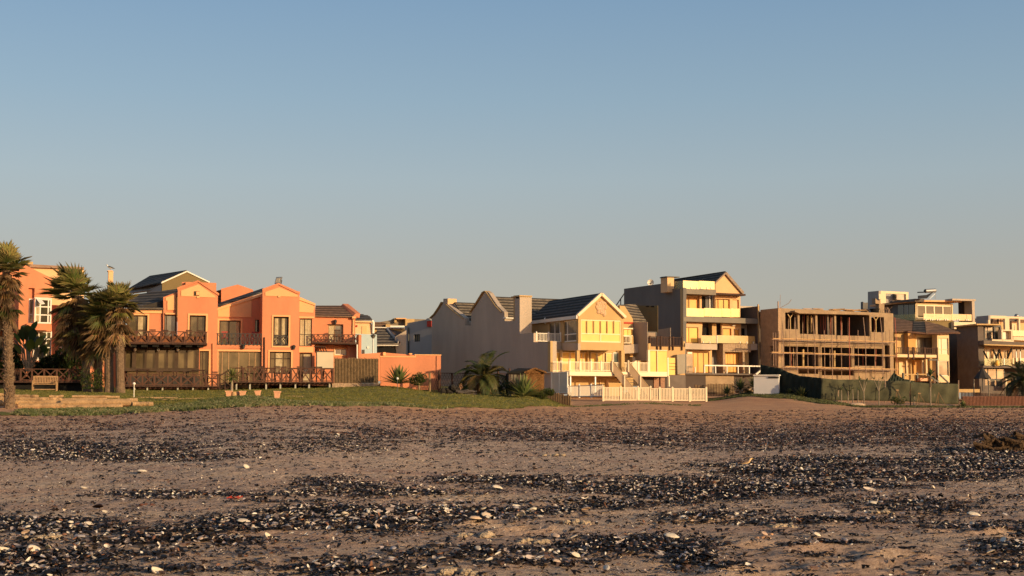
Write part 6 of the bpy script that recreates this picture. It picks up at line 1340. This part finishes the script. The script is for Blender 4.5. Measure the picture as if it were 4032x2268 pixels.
# =====================================================================
# BEACH LITTER
# =====================================================================
rng=np.random.default_rng(4)
BANDS=[ # x,y,rx,ry,strength (photo pixels)
(150,1770,330,38,.9),(620,1800,260,18,.95),(420,1770,380,30,.5),(1400,1715,190,22,.7),(1250,1760,220,22,.45),(1950,1702,160,10,.9),(2300,1722,260,13,.95),(2650,1742,260,22,.9),(3000,1730,420,40,.85),(3700,1700,420,42,.95),(3950,1770,300,50,.9),(3300,1745,300,22,.6),
(800,1950,330,18,.7),(1150,1955,300,22,.6),(1300,1905,130,22,.55),(1600,1930,330,26,.7),(1950,1895,260,16,.85),(2150,1900,230,20,.8),(2450,1925,230,28,.8),(2700,1905,330,26,.95),(3050,1850,300,26,1),(3350,1820,330,22,.95),(3800,1820,300,26,.95),(3500,1875,420,22,.9),(3950,1850,200,28,.8),(3150,1905,420,22,.95),
(120,2080,300,40,1),(150,2170,330,48,1),(60,2235,280,26,.9),(480,2140,260,44,1),(800,2120,260,40,1),(1080,2060,260,38,1),(1300,2030,230,34,1),(1550,2030,260,38,1),(1800,2015,260,32,1),(2100,2000,230,24,1),(2350,1980,230,24,1),(2620,1960,230,24,1),(2850,1945,190,24,1),(3050,1935,230,18,.95),(1500,2080,230,18,.6),
(1450,2235,260,28,.95),(1850,2180,260,24,.95),(2150,2200,200,24,.8),(2480,2145,230,30,.9),(2750,2040,170,20,.8),(2900,2020,200,12,.7),(2720,2180,90,50,.8),(3000,2060,200,8,.6),(3250,2050,260,12,.75),(3650,2000,230,26,.7),(3500,1965,230,20,.7),(3300,2140,100,6,.7),(3150,2145,90,6,.6),(3200,2190,60,7,.7),(2870,2230,90,12,.7),(3960,2150,120,40,.8),(3900,2080,200,14,.5),(650,2240,300,14,.35),(3950,1960,160,10,.6),(3750,2060,300,8,.4),(3990,2225,120,26,.7)]
def dens(px,py):
    d=np.zeros_like(px)
    for x,y,rx,ry,s in BANDS:
        d=np.maximum(d,s*(.80 if y<1790 else .97)*np.exp(-(((px-x)/rx)**2+((py-y)/ry)**2)**1.5*.7))
    return d
def shells(name,N,Dr,label,power,smul,seed,kelp=.0):
    rng=np.random.default_rng(seed)
    # sample D with density prop. to area*D^-power
    u=rng.random(N*3); e=2-power
    if abs(e)<1e-3: D=Dr[0]*(Dr[1]/Dr[0])**u
    else: D=(Dr[0]**e+u*(Dr[1]**e-Dr[0]**e))**(1/e)
    xp=rng.uniform(-800,4830,N*3); X=(xp-CX)/FP*D
    Z=ground(X,D); px,py=pix(X,D,Z)
    patch_=np.clip((fbm(X*.7+D*.25,D*2.1,77,5)-.36)*5.5,0.08,1.15)
    far=np.clip((1800-py)/130,0,1)*.32*np.clip((py-1600)/100,.35,1)
    pr=dens(px,py)*patch_*1.0+.07+far*1.2*np.clip((fbm(X*.6,D*2.0,91,4)-.36)*5,.15,1.3)
    pr=np.clip(pr,0,1)
    edge=np.interp(px,[0,300,700,1000,1400,1870,2250,2700,3400,4032],[58.8,58.8,59.5,59.5,65,71,79,91,98,103]); pr=np.where(D>edge,0,pr)
    k=rng.random(N*3)<pr; D=D[k][:N];X=X[k][:N];Z=Z[k][:N]; m=len(D); inb=dens(*pix(X,D,Z))
    L=(.036+.045*rng.random(m)**1.4+.05*(rng.random(m)**18))*smul*np.clip((D/24)**.5,.95,2.2)*(.55+.6*inb)*np.where(D>30,.85,1); 
    # dome template
    th=np.arange(8)*2*PI/8; rr=.5+.0*th
    ox=.5*np.cos(th)+.06*np.cos(2*th); oy=.27*np.sin(th)*(1+.25*np.cos(th))
    T=np.concatenate([np.stack([ox,oy,0*th],1),np.stack([ox*.66,oy*.66,0*th+.13],1),[[.05,0,.19]]])
    F=[(i,(i+1)%8,8+(i+1)%8,8+i) for i in range(8)]; FT=[(8+i,8+(i+1)%8,16) for i in range(8)]
    flip=rng.random(m)<.38; w=rng.uniform(.45,1.25,m)
    V_=np.repeat(T[None],m,0)*L[:,None,None]; V_[:,:,1]*=w[:,None]; V_[:,:,2]*=np.where(flip,-1,1)[:,None]*rng.uniform(.35,1.3,m)[:,None]
    a,b_,c_=rng.uniform(0,2*PI,m),rng.normal(0,.38,m),rng.normal(0,.45,m)
    ca,sa,cb,sb,cc,sc=np.cos(a),np.sin(a),np.cos(b_),np.sin(b_),np.cos(c_),np.sin(c_)
    x,y,z=V_[...,0],V_[...,1],V_[...,2]
    y,z=y*cc[:,None]-z*sc[:,None],y*sc[:,None]+z*cc[:,None]
    x,z=x*cb[:,None]+z*sb[:,None],-x*sb[:,None]+z*cb[:,None]
    x,y=x*ca[:,None]-y*sa[:,None],x*sa[:,None]+y*ca[:,None]
    lift=np.abs(rng.normal(0,.012,m))*inb*1.6+np.where(flip,.12*L,.02*L)+.004
    W=np.stack([x+X[:,None],y+D[:,None],z+(Z+lift)[:,None]],-1).reshape(-1,3)
    n=17; idx=np.arange(m)*n; q=(np.array(F)[None]+idx[:,None,None]).reshape(-1); t3=(np.array(FT)[None]+idx[:,None,None]).reshape(-1)
    me=bpy.data.meshes.new(name); me.vertices.add(len(W)); me.vertices.foreach_set('co',W.astype(np.float32).ravel())
    me.loops.add(len(q)+len(t3)); me.loops.foreach_set('vertex_index',np.concatenate([q,t3]).astype(np.int32))
    nq,nt=len(q)//4,len(t3)//3; me.polygons.add(nq+nt)
    me.polygons.foreach_set('loop_start',np.concatenate([np.arange(nq)*4,nq*4+np.arange(nt)*3]).astype(np.int32)); me.polygons.foreach_set('loop_total',np.concatenate([np.full(nq,4),np.full(nt,3)]).astype(np.int32))
    me.polygons.foreach_set('use_smooth',np.ones(nq+nt,bool)); me.update(calc_edges=True)
    pal=np.array([[.007,.007,.008],[.014,.012,.013],[.035,.022,.016],[.10,.085,.09],[.30,.26,.27],[.66,.60,.52],[.22,.11,.07],[.42,.36,.33],[.26,.16,.11],[.34,.24,.18]])
    p1=np.array([.42,.24,.12,.08,.04,.03,.03,.03]); p2=np.array([.12,.12,.07,.19,.17,.18,.04,.11])
    ch=np.where(flip,rng.choice(8,m,p=p2/p2.sum()),rng.choice(8,m,p=p1/p1.sum()))
    fd=(D>34)&(rng.random(m)<.42); ch=np.where(fd,rng.choice([6,2,3,7,6],m),ch); fq=(D>42)&(rng.random(m)<.55)&(inb<.3); ch=np.where(fq,rng.choice([6,8,8,9],m),ch)
    C=pal[ch]*rng.uniform(.8,1.2,m)[:,None]; C=np.repeat(C,n,0); C=np.concatenate([C,np.ones((len(C),1))],1)
    ca_=me.color_attributes.new('Col','FLOAT_COLOR','POINT'); ca_.data.foreach_set('color',C.astype(np.float32).ravel()); me.materials.append(SHELLM)
    o=bpy.data.objects.new(name,me); COL.objects.link(o); setp(o,label,'shells',None,'stuff'); return m
shells('shell_litter',98000,(8.6,30),'black mussel shells and shell fragments strewn in dark bands over the near sand',1.0,1.0,1)
shells('shell_litter',104000,(30,105),'fine shell and kelp debris covering the upper beach',1.9,1.0,2)
# kelp / weed scraps
def scraps(name,N,Dr,seed,label):
    rng=np.random.default_rng(seed); u=rng.random(N*4); D=Dr[0]*(Dr[1]/Dr[0])**u; xp=rng.uniform(-300,4350,N*4); X=(xp-CX)/FP*D; Z=ground(X,D); px,py=pix(X,D,Z)
    edge=np.interp(px,[0,300,700,1000,1400,1870,2250,2700,3400,4032],[58.8,58.8,59.5,59.5,65,71,79,91,98,103])
    pr=np.clip(dens(px,py)*.95*np.clip((fbm(X*.7+D*.25,D*2.1,77,5)-.36)*5.5,.08,1.1)+.05+np.clip((1790-py)/80,0,1)*.45*np.clip((py-1600)/110,.3,1)*np.clip((fbm(X*.6,D*2.0,91,4)-.36)*5,.2,1.3),0,1)*(D<edge); k=rng.random(N*4)<pr; X,D,Z=X[k][:N],D[k][:N],Z[k][:N]; m=len(D)
    L=rng.uniform(.03,.12,m)*np.clip((D/20)**.6,.9,2.6); a=rng.uniform(0,2*PI,m); w=L*rng.uniform(.10,.30,m); h=rng.uniform(0,.35,m)*L
    dx,dy=np.cos(a),np.sin(a); sx_,sy_=-dy,dx; rows=[]
    for s,hh,wj in ((-.5,0,.3),(-.15,1,1),(.2,.7,1),(.5,.1,.4)):
        bx=rng.normal(0,.12,m)*L; 
        for sg in (-1,1): rows.append(np.stack([X+dx*L*s+sx_*(w*wj*sg+bx),D+dy*L*s+sy_*(w*wj*sg+bx),Z+.006+h*hh],-1))
    W=np.stack(rows,1).reshape(-1,3); F=np.array([(0,1,3,2),(2,3,5,4),(4,5,7,6)]); q=(F[None]+(np.arange(m)*8)[:,None,None]).reshape(-1)
    me=bpy.data.meshes.new(name); me.vertices.add(len(W)); me.vertices.foreach_set('co',W.astype(np.float32).ravel()); me.loops.add(len(q)); me.loops.foreach_set('vertex_index',q.astype(np.int32)); nq=len(q)//4
    me.polygons.add(nq); me.polygons.foreach_set('loop_start',(np.arange(nq)*4).astype(np.int32)); me.polygons.foreach_set('loop_total',np.full(nq,4,np.int32)); me.update(calc_edges=True)
    pal=np.array([[.014,.011,.009],[.045,.028,.019],[.13,.07,.04],[.22,.13,.09]]); fr_=rng.random(m)<np.clip((D-30)/30,0,.6); C=pal[np.where(fr_,rng.choice(4,m,p=[.08,.17,.40,.35]),rng.choice(4,m,p=[.60,.26,.09,.05]))]; C=np.repeat(C,8,0); C=np.concatenate([C,np.ones((len(C),1))],1)
    ca_=me.color_attributes.new('Col','FLOAT_COLOR','POINT'); ca_.data.foreach_set('color',C.astype(np.float32).ravel()); me.materials.append(SHELLM)
    o=bpy.data.objects.new(name,me); COL.objects.link(o); setp(o,label,'kelp scraps',None,'stuff')
scraps('kelp_scraps',85000,(8.6,104),6,'thin dark and brown scraps of dried kelp scattered over the beach')
# single shells that stand out
def bigshell(x,y,L,label,col,rz,flip=False,tilt=.2,group=None,name='mussel_shell'):
    q=P(x,y,10); lo,hi=6.,110.
    for _ in range(40):
        m_=(lo+hi)/2; X_=(q.x/10)*m_; zz=EYE+(q.z-EYE)/10*m_
        if zz>gz(X_,m_): lo=m_
        else: hi=m_
    c=V(((q.x/10)*lo,lo,gz((q.x/10)*lo,lo))); mb=MB(); n=18; R_=5; vs=[]
    for j in range(R_):
        s=1-j/R_; zz=.15*math.sqrt(max(0,1-s*s))*(-1 if flip else 1)
        for k in range(n):
            t=2*PI*k/n; vs.append(V(((.5*cos(t)+.07*cos(2*t))*s*L,.29*sin(t)*(1+.28*cos(t))*s*L,zz*L+.004*sin(5*s*9))))
    vs.append(V((.03*L,0,.15*L*(-1 if flip else 1)))); M=__import__('mathutils').Euler((tilt,tilt*.6,rz)).to_matrix(); off=c+V((0,0,.18*L if flip else .03))
    vs=[M@v+off for v in vs]; fs=[(j*n+k,j*n+(k+1)%n,(j+1)*n+(k+1)%n,(j+1)*n+k) for j in range(R_-1) for k in range(n)]+[((R_-1)*n+k,(R_-1)*n+(k+1)%n,R_*n) for k in range(n)]
    cs=[tuple(a*(.85+.3*((i//n)%2)*.5) for a in col) for i in range(len(vs))]
    mb.v=[tuple(v) for v in vs]; mb.f=fs; mb.c=cs
    o=mb.build(name,SHELLM,None,label,'shell',group,smooth=True); s=o.modifiers.new('t','SOLIDIFY'); s.thickness=.003; return o
WH=(.68,.60,.48); PK=(.50,.36,.28); BK=(.015,.014,.016); LG=(.40,.37,.38)
for x,y,L,lb,col,rz,fl,ti in [
(18,2180,.15,'white half shell cut by the left edge near the bottom',WH,.4,True,.5),(136,2180,.16,'broad cream shell standing tilted, nearest pair at bottom left',WH,.7,False,.9),(188,2176,.12,'cream shell propped beside the tilted broad one at bottom left',(.7,.6,.4),2.2,False,1.0),(62,2172,.14,'brown half shell between the pale ones at bottom left',(.16,.07,.04),1.4,True,.7),
(388,2005,.16,'large dark mussel shell alone on the bare sand at left',(.03,.015,.012),2.6,False,.3),(268,1994,.10,'smaller dark mussel shell left of the large dark one',BK,2.8,False,.2),(412,2018,.07,'white chip at the right end of the large dark mussel shell',WH,.2,True,.4),
(948,1742,.001,'',WH,0,False,0),(969,1844,.13,'upright white shell piece on bare sand, left of centre',WH,.3,False,.9),(556,1862,.17,'long flat cream shell on the bare sand, upper left',WH,.1,False,.1),(1148,1806,.001,'',WH,0,False,0),
(838,2120,.14,'large pale lilac shell in the middle of the left dark band',LG,2.0,True,.7),(955,2063,.14,'cream shell lying flat on top of the left dark band',WH,.1,False,.2),(1058,2120,.12,'curled white shell at the right end of the left dark band',WH,.9,True,.8),(1130,2090,.14,'pale lilac shell leaning on the dark band left of centre',LG,2.3,False,.5),
(1395,2055,.15,'broad grey-lilac half shell in the band left of centre',LG,.1,True,.4),(1475,2085,.11,'small triangular grey shell left of centre near the bottom band',LG,1.5,False,.9),(1525,2085,.11,'white twisted shell next to the triangular grey one',WH,1.2,True,.9),(1620,2055,.15,'long lilac shell resting on the centre band',LG,2.9,True,.5),
(1915,2040,.15,'oval peach-white shell standing out on the centre band',(.72,.56,.40),.1,False,.5),(2052,2038,.13,'white wedge-shaped shell just right of the oval peach one',WH,2.4,False,.8),(1868,2052,.14,'flat peach shell left of the oval peach one',(.66,.48,.33),.2,False,.15),(2095,2015,.13,'white shell with a dark hinge on the centre band crest',WH,2.7,True,.6),(1955,1927,.16,'long cream shell on open sand in the middle of the picture',WH,.25,False,.35),
(2308,2014,.12,'peach shell at the lower edge of the band right of centre',(.62,.45,.32),2.8,False,.4),(2640,2123,.15,'long white shell lying flat near the bottom right of centre',WH,-.1,False,.25),(2265,2198,.10,'round white shell near the bottom centre',WH,.4,False,.6),(3008,2112,.08,'peach shell near the orange stone at lower right',PK,.4,False,.6),
(3560,1893,.16,'tall white shell standing in the right-hand band',WH,1.3,False,1.1),(3420,1932,.17,'long white shell lying in the right-hand band',(.70,.60,.50),-.1,True,.3),(3440,1990,.15,'flat white shell on bare sand below the right-hand band',WH,.1,False,.2),(3830,2035,.16,'long cream shell alone at lower right',WH,.0,False,.25),(3675,1926,.09,'small triangular cream shell right of the long band shell',WH,.8,False,.8),(3215,2116,.09,'small ribbed white shell alone on the smooth sand at lower right',WH,.4,False,.5),(3955,2035,.08,'small bluish-white shell near the right edge',LG,.3,False,.4),
(3258,1976,.001,'',WH,0,False,0),(1970,2257,.14,'x',WH,0,False,0),(620,2258,.12,'open pair of pale shells at the bottom edge, left of centre',WH,.6,True,.6),(3912,1732,.16,'upright ribbed white shell next to the kelp-covered root',(.6,.6,.58),1.5,False,1.1),(3964,1785,.13,'round white shell just below the kelp-covered root',WH,.4,False,.7)]:
    if L<.01 or lb=='x': continue
    bigshell(x,y,L,lb,col,rz,fl,ti)
# scattered anonymous pale shells
random.seed(77)
PAL=[(.62,.55,.46),(.45,.41,.41),(.55,.42,.33),(.02,.018,.02),(.35,.31,.31)]
cnt=0
while cnt<190:
    x=rnd(0,4032); y=rnd(1840,2262); d=float(dens(np.array([x]),np.array([y]))[0])
    if random.random()>d*.9+.07: continue
    cnt+=1; c=random.choices(PAL,[4,3,2,3,2])[0]
    k='black shells lying loose on the sand' if c[0]<.1 else 'pale shells among the shell bands'
    bigshell(x,y,rnd(.055,.10),'black mussel shell lying loose on the near sand' if c[0]<.1 else 'small pale shell among the dark shell litter',c,rnd(0,6.28),random.random()<.4,rnd(-.6,.6),group=k)
# red scrap, sand clods, stones, root
def place(x,y):
    q=P(x,y,10); lo,hi=6.,110.
    for _ in range(40):
        m_=(lo+hi)/2; X_=(q.x/10)*m_; zz=EYE+(q.z-EYE)/10*m_
        if zz>gz(X_,m_): lo=m_
        else: hi=m_
    return V(((q.x/10)*lo,lo,gz((q.x/10)*lo,lo)))
c=place(921,1965); q=MB(); 
for i in range(4): q.bar(c+V((-.09+i*.045,rnd(-.01,.01),.01)),c+V((-.03+i*.045,rnd(-.02,.02),.035)),.035,.012)
setp(q.build('plastic_scrap',REDM),'small bright red scrap lying on the dark shell band at left','litter')
for x,y,r,lb in [(2180,1795,.16,'sandy lump alone on the open sand above the centre bands'),(2100,2135,.10,'flat-topped sand clod near the bottom centre'),(3008,2120,.06,'orange sand clod at lower right'),(3022,2105,.045,'small orange stone beside the orange sand clod'),(1735,2195,.0,''),(1800,2255,.12,'wide crumbly sand mound at the bottom edge'),(180,2120,.13,'round sand-coloured lump on the left dark band'),(575,1990,.08,'low brown lump on open sand at left'),(2830,1905,.09,'reddish brown round lump in the right-hand band'),(3545,1915,.09,'brown round lump right of the long white shell'),(2260,2060,.12,'wide low sand clod below the right part of the centre band'),(1890,2110,.14,'broad sunlit sand ridge below the centre band'),(3470,2020,.12,'crumbly sand mound right of centre'),(3085,2075,.1,'crumbly sand mound at the lower right band')]:
    if r<=0: continue
    c=place(x,y); q=MB()
    for i in range(16): q.ball(c+V((rnd(-1.3,1.3)*r,rnd(-.7,.7)*r,rnd(-.2,.14)*r)),r*rnd(.2,.4),(1.1,1,.65),8,6,.2)
    m_=mat('brown_stone',(.14,.06,.04),.8,.3,8) if 'brown' in lb and r<.1 else (mat('orange_clod',(.55,.30,.16),.9,.2,9) if 'orange' in lb else SANDC)
    setp(q.build('sand_clod' if m_==SANDC else 'stone',m_),lb,'sand clod' if m_==SANDC else 'stone')
# small plover
gull(place(2938,1836),.21,1,'small plump bird with a pale breast standing on the bare sand right of centre',white=(.78,.55,.30),back=(.20,.13,.09),cat='bird',nm='shore_bird')
# kelp root
c=place(3975,1776); q=MB(); random.seed(3)
for i in range(70):
    a=c+V((rnd(-.75,1.6),rnd(-.25,.3),rnd(.0,.28))); q.tube([a,a+V((rnd(-.25,.25),rnd(-.15,.15),rnd(-.02,.16))),a+V((rnd(-.5,.5),rnd(-.2,.2),rnd(-.1,.1)))],[.06,.05,.015],6)
for i in range(10): q.ball(c+V((rnd(-.3,1.5),rnd(-.1,.2),rnd(.02,.2))),rnd(.12,.2),(1.6,1,.8),9,6,.25)
setp(q.build('kelp_root',KELPM),'tangled brown kelp root lying on the shells at the right edge','kelp')
# ------------- ground cover and grass -------------
def tufts(name,N,xr,Dr,maskf,h,wd,cols,label,cat,seed,nb=3,spread=.06):
    rng=np.random.default_rng(seed); D=rng.uniform(*Dr,N); xp=rng.uniform(*xr,N); X=(xp-CX)/FP*D; Z=ground(X,D); px,py=pix(X,D,Z); k=maskf(px,py,X,D,rng); X,D,Z=X[k],D[k],Z[k]; m=len(D)
    if m==0: return
    W=[];
    for j in range(nb):
        ox,oy=rng.normal(0,spread,m),rng.normal(0,spread,m); a=rng.uniform(0,PI,m); hh=h*rng.uniform(.5,1.3,m); lx,ly=rng.normal(0,.5,m)*hh,rng.normal(0,.5,m)*hh; w=wd*rng.uniform(.6,1.3,m)
        bx,by=X+ox,D+oy; dx,dy=np.cos(a)*w,np.sin(a)*w*.3
        W+= [np.stack([bx-dx,by-dy,Z],-1),np.stack([bx+dx,by+dy,Z],-1),np.stack([bx+lx+dx*.6,by+ly,Z+hh*.8],-1),np.stack([bx+lx-dx*.5,by+ly,Z+hh],-1)]
    W=np.stack(W,1).reshape(-1,3); nv=4*nb; q=(np.arange(nb*4).reshape(nb,4)[None]+(np.arange(m)*nv)[:,None,None]).reshape(-1); nq=len(q)//4
    me=bpy.data.meshes.new(name); me.vertices.add(len(W)); me.vertices.foreach_set('co',W.astype(np.float32).ravel()); me.loops.add(len(q)); me.loops.foreach_set('vertex_index',q.astype(np.int32)); me.polygons.add(nq); me.polygons.foreach_set('loop_start',(np.arange(nq)*4).astype(np.int32)); me.polygons.foreach_set('loop_total',np.full(nq,4,np.int32)); me.update(calc_edges=True)
    pal=np.array(cols); C=pal[rng.integers(0,len(pal),m)]*rng.uniform(.75,1.25,m)[:,None]; C=np.repeat(C,nv,0); C=np.concatenate([C,np.ones((len(C),1))],1)
    ca_=me.color_attributes.new('Col','FLOAT_COLOR','POINT'); ca_.data.foreach_set('color',C.astype(np.float32).ravel()); me.materials.append(LEAF)
    o=bpy.data.objects.new(name,me); COL.objects.link(o); setp(o,label,cat,None,'stuff')
def m_ice(px,py,X,D,rng):
    e0=np.interp(px,[0,130,300,520,700,900,1000,1100,1300,1500,1700,1800],[61,60,59.8,59.6,59.4,59.4,60,62,65,69,72,76])
    e1=np.interp(px,[0,130,300,520,700,900,1000,1100,1300,1500,1700,1800],[63,63.5,64.5,65,66,68,68.5,68,69,72,73,75]); n_=fbm(X*1.6,D*1.6,51)
    return (D>e0+(n_-.5)*2.6)&(D<e1+(n_-.5)*2)&(fbm(X*2.2,D*2.2,53)>.42)
tufts('ice_plant',60000,(60,1800),(58,77),m_ice,.12,.055,[(.13,.16,.06),(.20,.22,.10),(.08,.10,.03),(.25,.22,.11)],'low ice plants creeping over the sand hump in front of the lawn','ground cover',61,5,.07)
def m_lawn(px,py,X,D,rng): return lm(px,py,X,D)&(rng.random(len(px))<np.clip((fbm(X*1.2,D*1.2,71)-.2)*2,.15,1))
tufts('grass_blades',90000,(-300,2260),(60,108),m_lawn,.075,.03,[(.16,.16,.035),(.21,.19,.045),(.13,.14,.03),(.24,.20,.06)],'uneven grass of the lawn between the ice plants and the houses','grass',62,3,.06)
def m_r(px,py,X,D,rng):
    top=np.interp(px,[2780,3000,3235,3500,3780,4032],[117,113.5,108.5,107,109,110]); n_=fbm(X*.8,D*1.0,57)
    return (D>top+(n_-.5)*3)&(D<np.interp(px,[2780,3000,3235,3240,4032],[121,117,112,111.4,112.5]))&(px>2730)
tufts('ground_cover',34000,(2730,4300),(103,122),m_r,.13,.05,[(.07,.09,.03),(.13,.14,.05),(.10,.10,.04),(.05,.06,.025)],'low weeds and creepers along the foot of the net and slat fences','ground cover',63,4,.08)
def m_w(px,py,X,D,rng): return (abs(D-(96+ (px-2240)*.02))<1.2+(fbm(X*1.0,D,58)-.5)*5)&(fbm(X*2,D*2,59)>.48)
tufts('ground_cover',9000,(2240,2760),(90,112),m_w,.09,.04,[(.10,.12,.04),(.15,.14,.06)],'thin line of creepers on the sand below the white picket fence','ground cover',64,3,.08)
# dark soil bank below the shrubs, kept low
# =====================================================================
# LIGHT, SKY, CAMERA
# =====================================================================
SUN_AZ=R(50); SUN_EL=R(12)   # azimuth measured to the right of straight behind the camera
sd=V((sin(SUN_AZ)*cos(SUN_EL),-cos(SUN_AZ)*cos(SUN_EL),sin(SUN_EL)))
L_=bpy.data.lights.new('sun','SUN'); L_.energy=5.0; L_.angle=R(.6); L_.color=(1.0,.70,.36)
lo=bpy.data.objects.new('sun',L_); COL.objects.link(lo); lo.rotation_euler=sd.to_track_quat('Z','Y').to_euler(); lo.location=(40,-40,30)
W=bpy.data.worlds.new("World"); S.world=W; W.use_nodes=True; N=W.node_tree.nodes; L=W.node_tree.links; bg=N['Background']
sk=N.new('ShaderNodeTexSky'); sk.sky_type='NISHITA'; sk.sun_disc=False; sk.sun_elevation=SUN_EL; sk.sun_rotation=math.atan2(sd.x,sd.y); sk.altitude=0; sk.air_density=1.0; sk.dust_density=1.2; sk.ozone_density=1.6
tcw=N.new('ShaderNodeTexCoord'); sp=N.new('ShaderNodeSeparateXYZ'); L.new(tcw.outputs['Generated'],sp.inputs[0])
cr=N.new('ShaderNodeValToRGB'); L.new(sp.outputs['Z'],cr.inputs[0]); E_=cr.color_ramp.elements   # marine haze: the air near the horizon is warmer and greyer
SKYC=[(0,(1.0,.74,.66)),(.099,(1.02,.775,.73)),(.165,(1.14,.945,.87)),(.223,(1.08,1,.99)),(.30,(1.0,1,1.03))]
E_[0].position=SKYC[0][0]; E_[0].color=(*SKYC[0][1],1); E_[1].position=SKYC[-1][0]; E_[1].color=(*SKYC[-1][1],1)
for p_,c_ in SKYC[1:-1]: e_=E_.new(p_); e_.color=(*c_,1)
vm=N.new('ShaderNodeVectorMath'); vm.operation='MULTIPLY'; L.new(sk.outputs[0],vm.inputs[0]); L.new(cr.outputs[0],vm.inputs[1])
cr2=N.new('ShaderNodeValToRGB'); L.new(sp.outputs['Z'],cr2.inputs[0]); E_=cr2.color_ramp.elements
SKY2=[(0,(.480,.440,.350)),(.099,(.440,.445,.405)),(.165,(.382,.466,.505)),(.223,(.300,.422,.512)),(.30,(.218,.352,.503)),(.9,(.10,.20,.38))]
E_[0].position=0; E_[0].color=(*SKY2[0][1],1); E_[1].position=.9; E_[1].color=(*SKY2[-1][1],1)
for p_,c_ in SKY2[1:-1]: e_=E_.new(p_); e_.color=(*c_,1)
v2=N.new('ShaderNodeVectorMath'); v2.operation='SCALE'; v2.inputs['Scale'].default_value=1/.14; L.new(cr2.outputs[0],v2.inputs[0])
mz=N.new('ShaderNodeMapRange'); mz.inputs[1].default_value=.3; mz.inputs[2].default_value=.7; mz.inputs[3].default_value=.7; mz.inputs[4].default_value=0; L.new(sp.outputs['Z'],mz.inputs[0])
my=N.new('ShaderNodeMapRange'); my.inputs[1].default_value=-.3; my.inputs[2].default_value=.5; L.new(sp.outputs['Y'],my.inputs[0])
mu=N.new('ShaderNodeMath'); mu.operation='MULTIPLY'; L.new(mz.outputs[0],mu.inputs[0]); L.new(my.outputs[0],mu.inputs[1])
mxs=N.new('ShaderNodeMix'); mxs.data_type='RGBA'; mxs.clamp_factor=True; L.new(mu.outputs[0],mxs.inputs[0]); L.new(vm.outputs[0],mxs.inputs[6]); L.new(v2.outputs[0],mxs.inputs[7])
L.new(mxs.outputs[2],bg.inputs[0]); bg.inputs[1].default_value=.14
S.view_settings.view_transform='Standard'; S.view_settings.look='None'; S.view_settings.gamma=1; S.view_settings.use_curve_mapping=False; S.view_settings.exposure=0
cd=bpy.data.cameras.new('camera'); co=bpy.data.objects.new('camera',cd); COL.objects.link(co); S.camera=co
cd.sensor_width=36; cd.lens=36*FP/4032; cd.clip_start=.1; cd.clip_end=6000
co.location=CAM; co.rotation_euler=(PI/2+PIT,0,0)
S.render.engine='CYCLES'; S.cycles.max_bounces=6; S.cycles.transparent_max_bounces=12
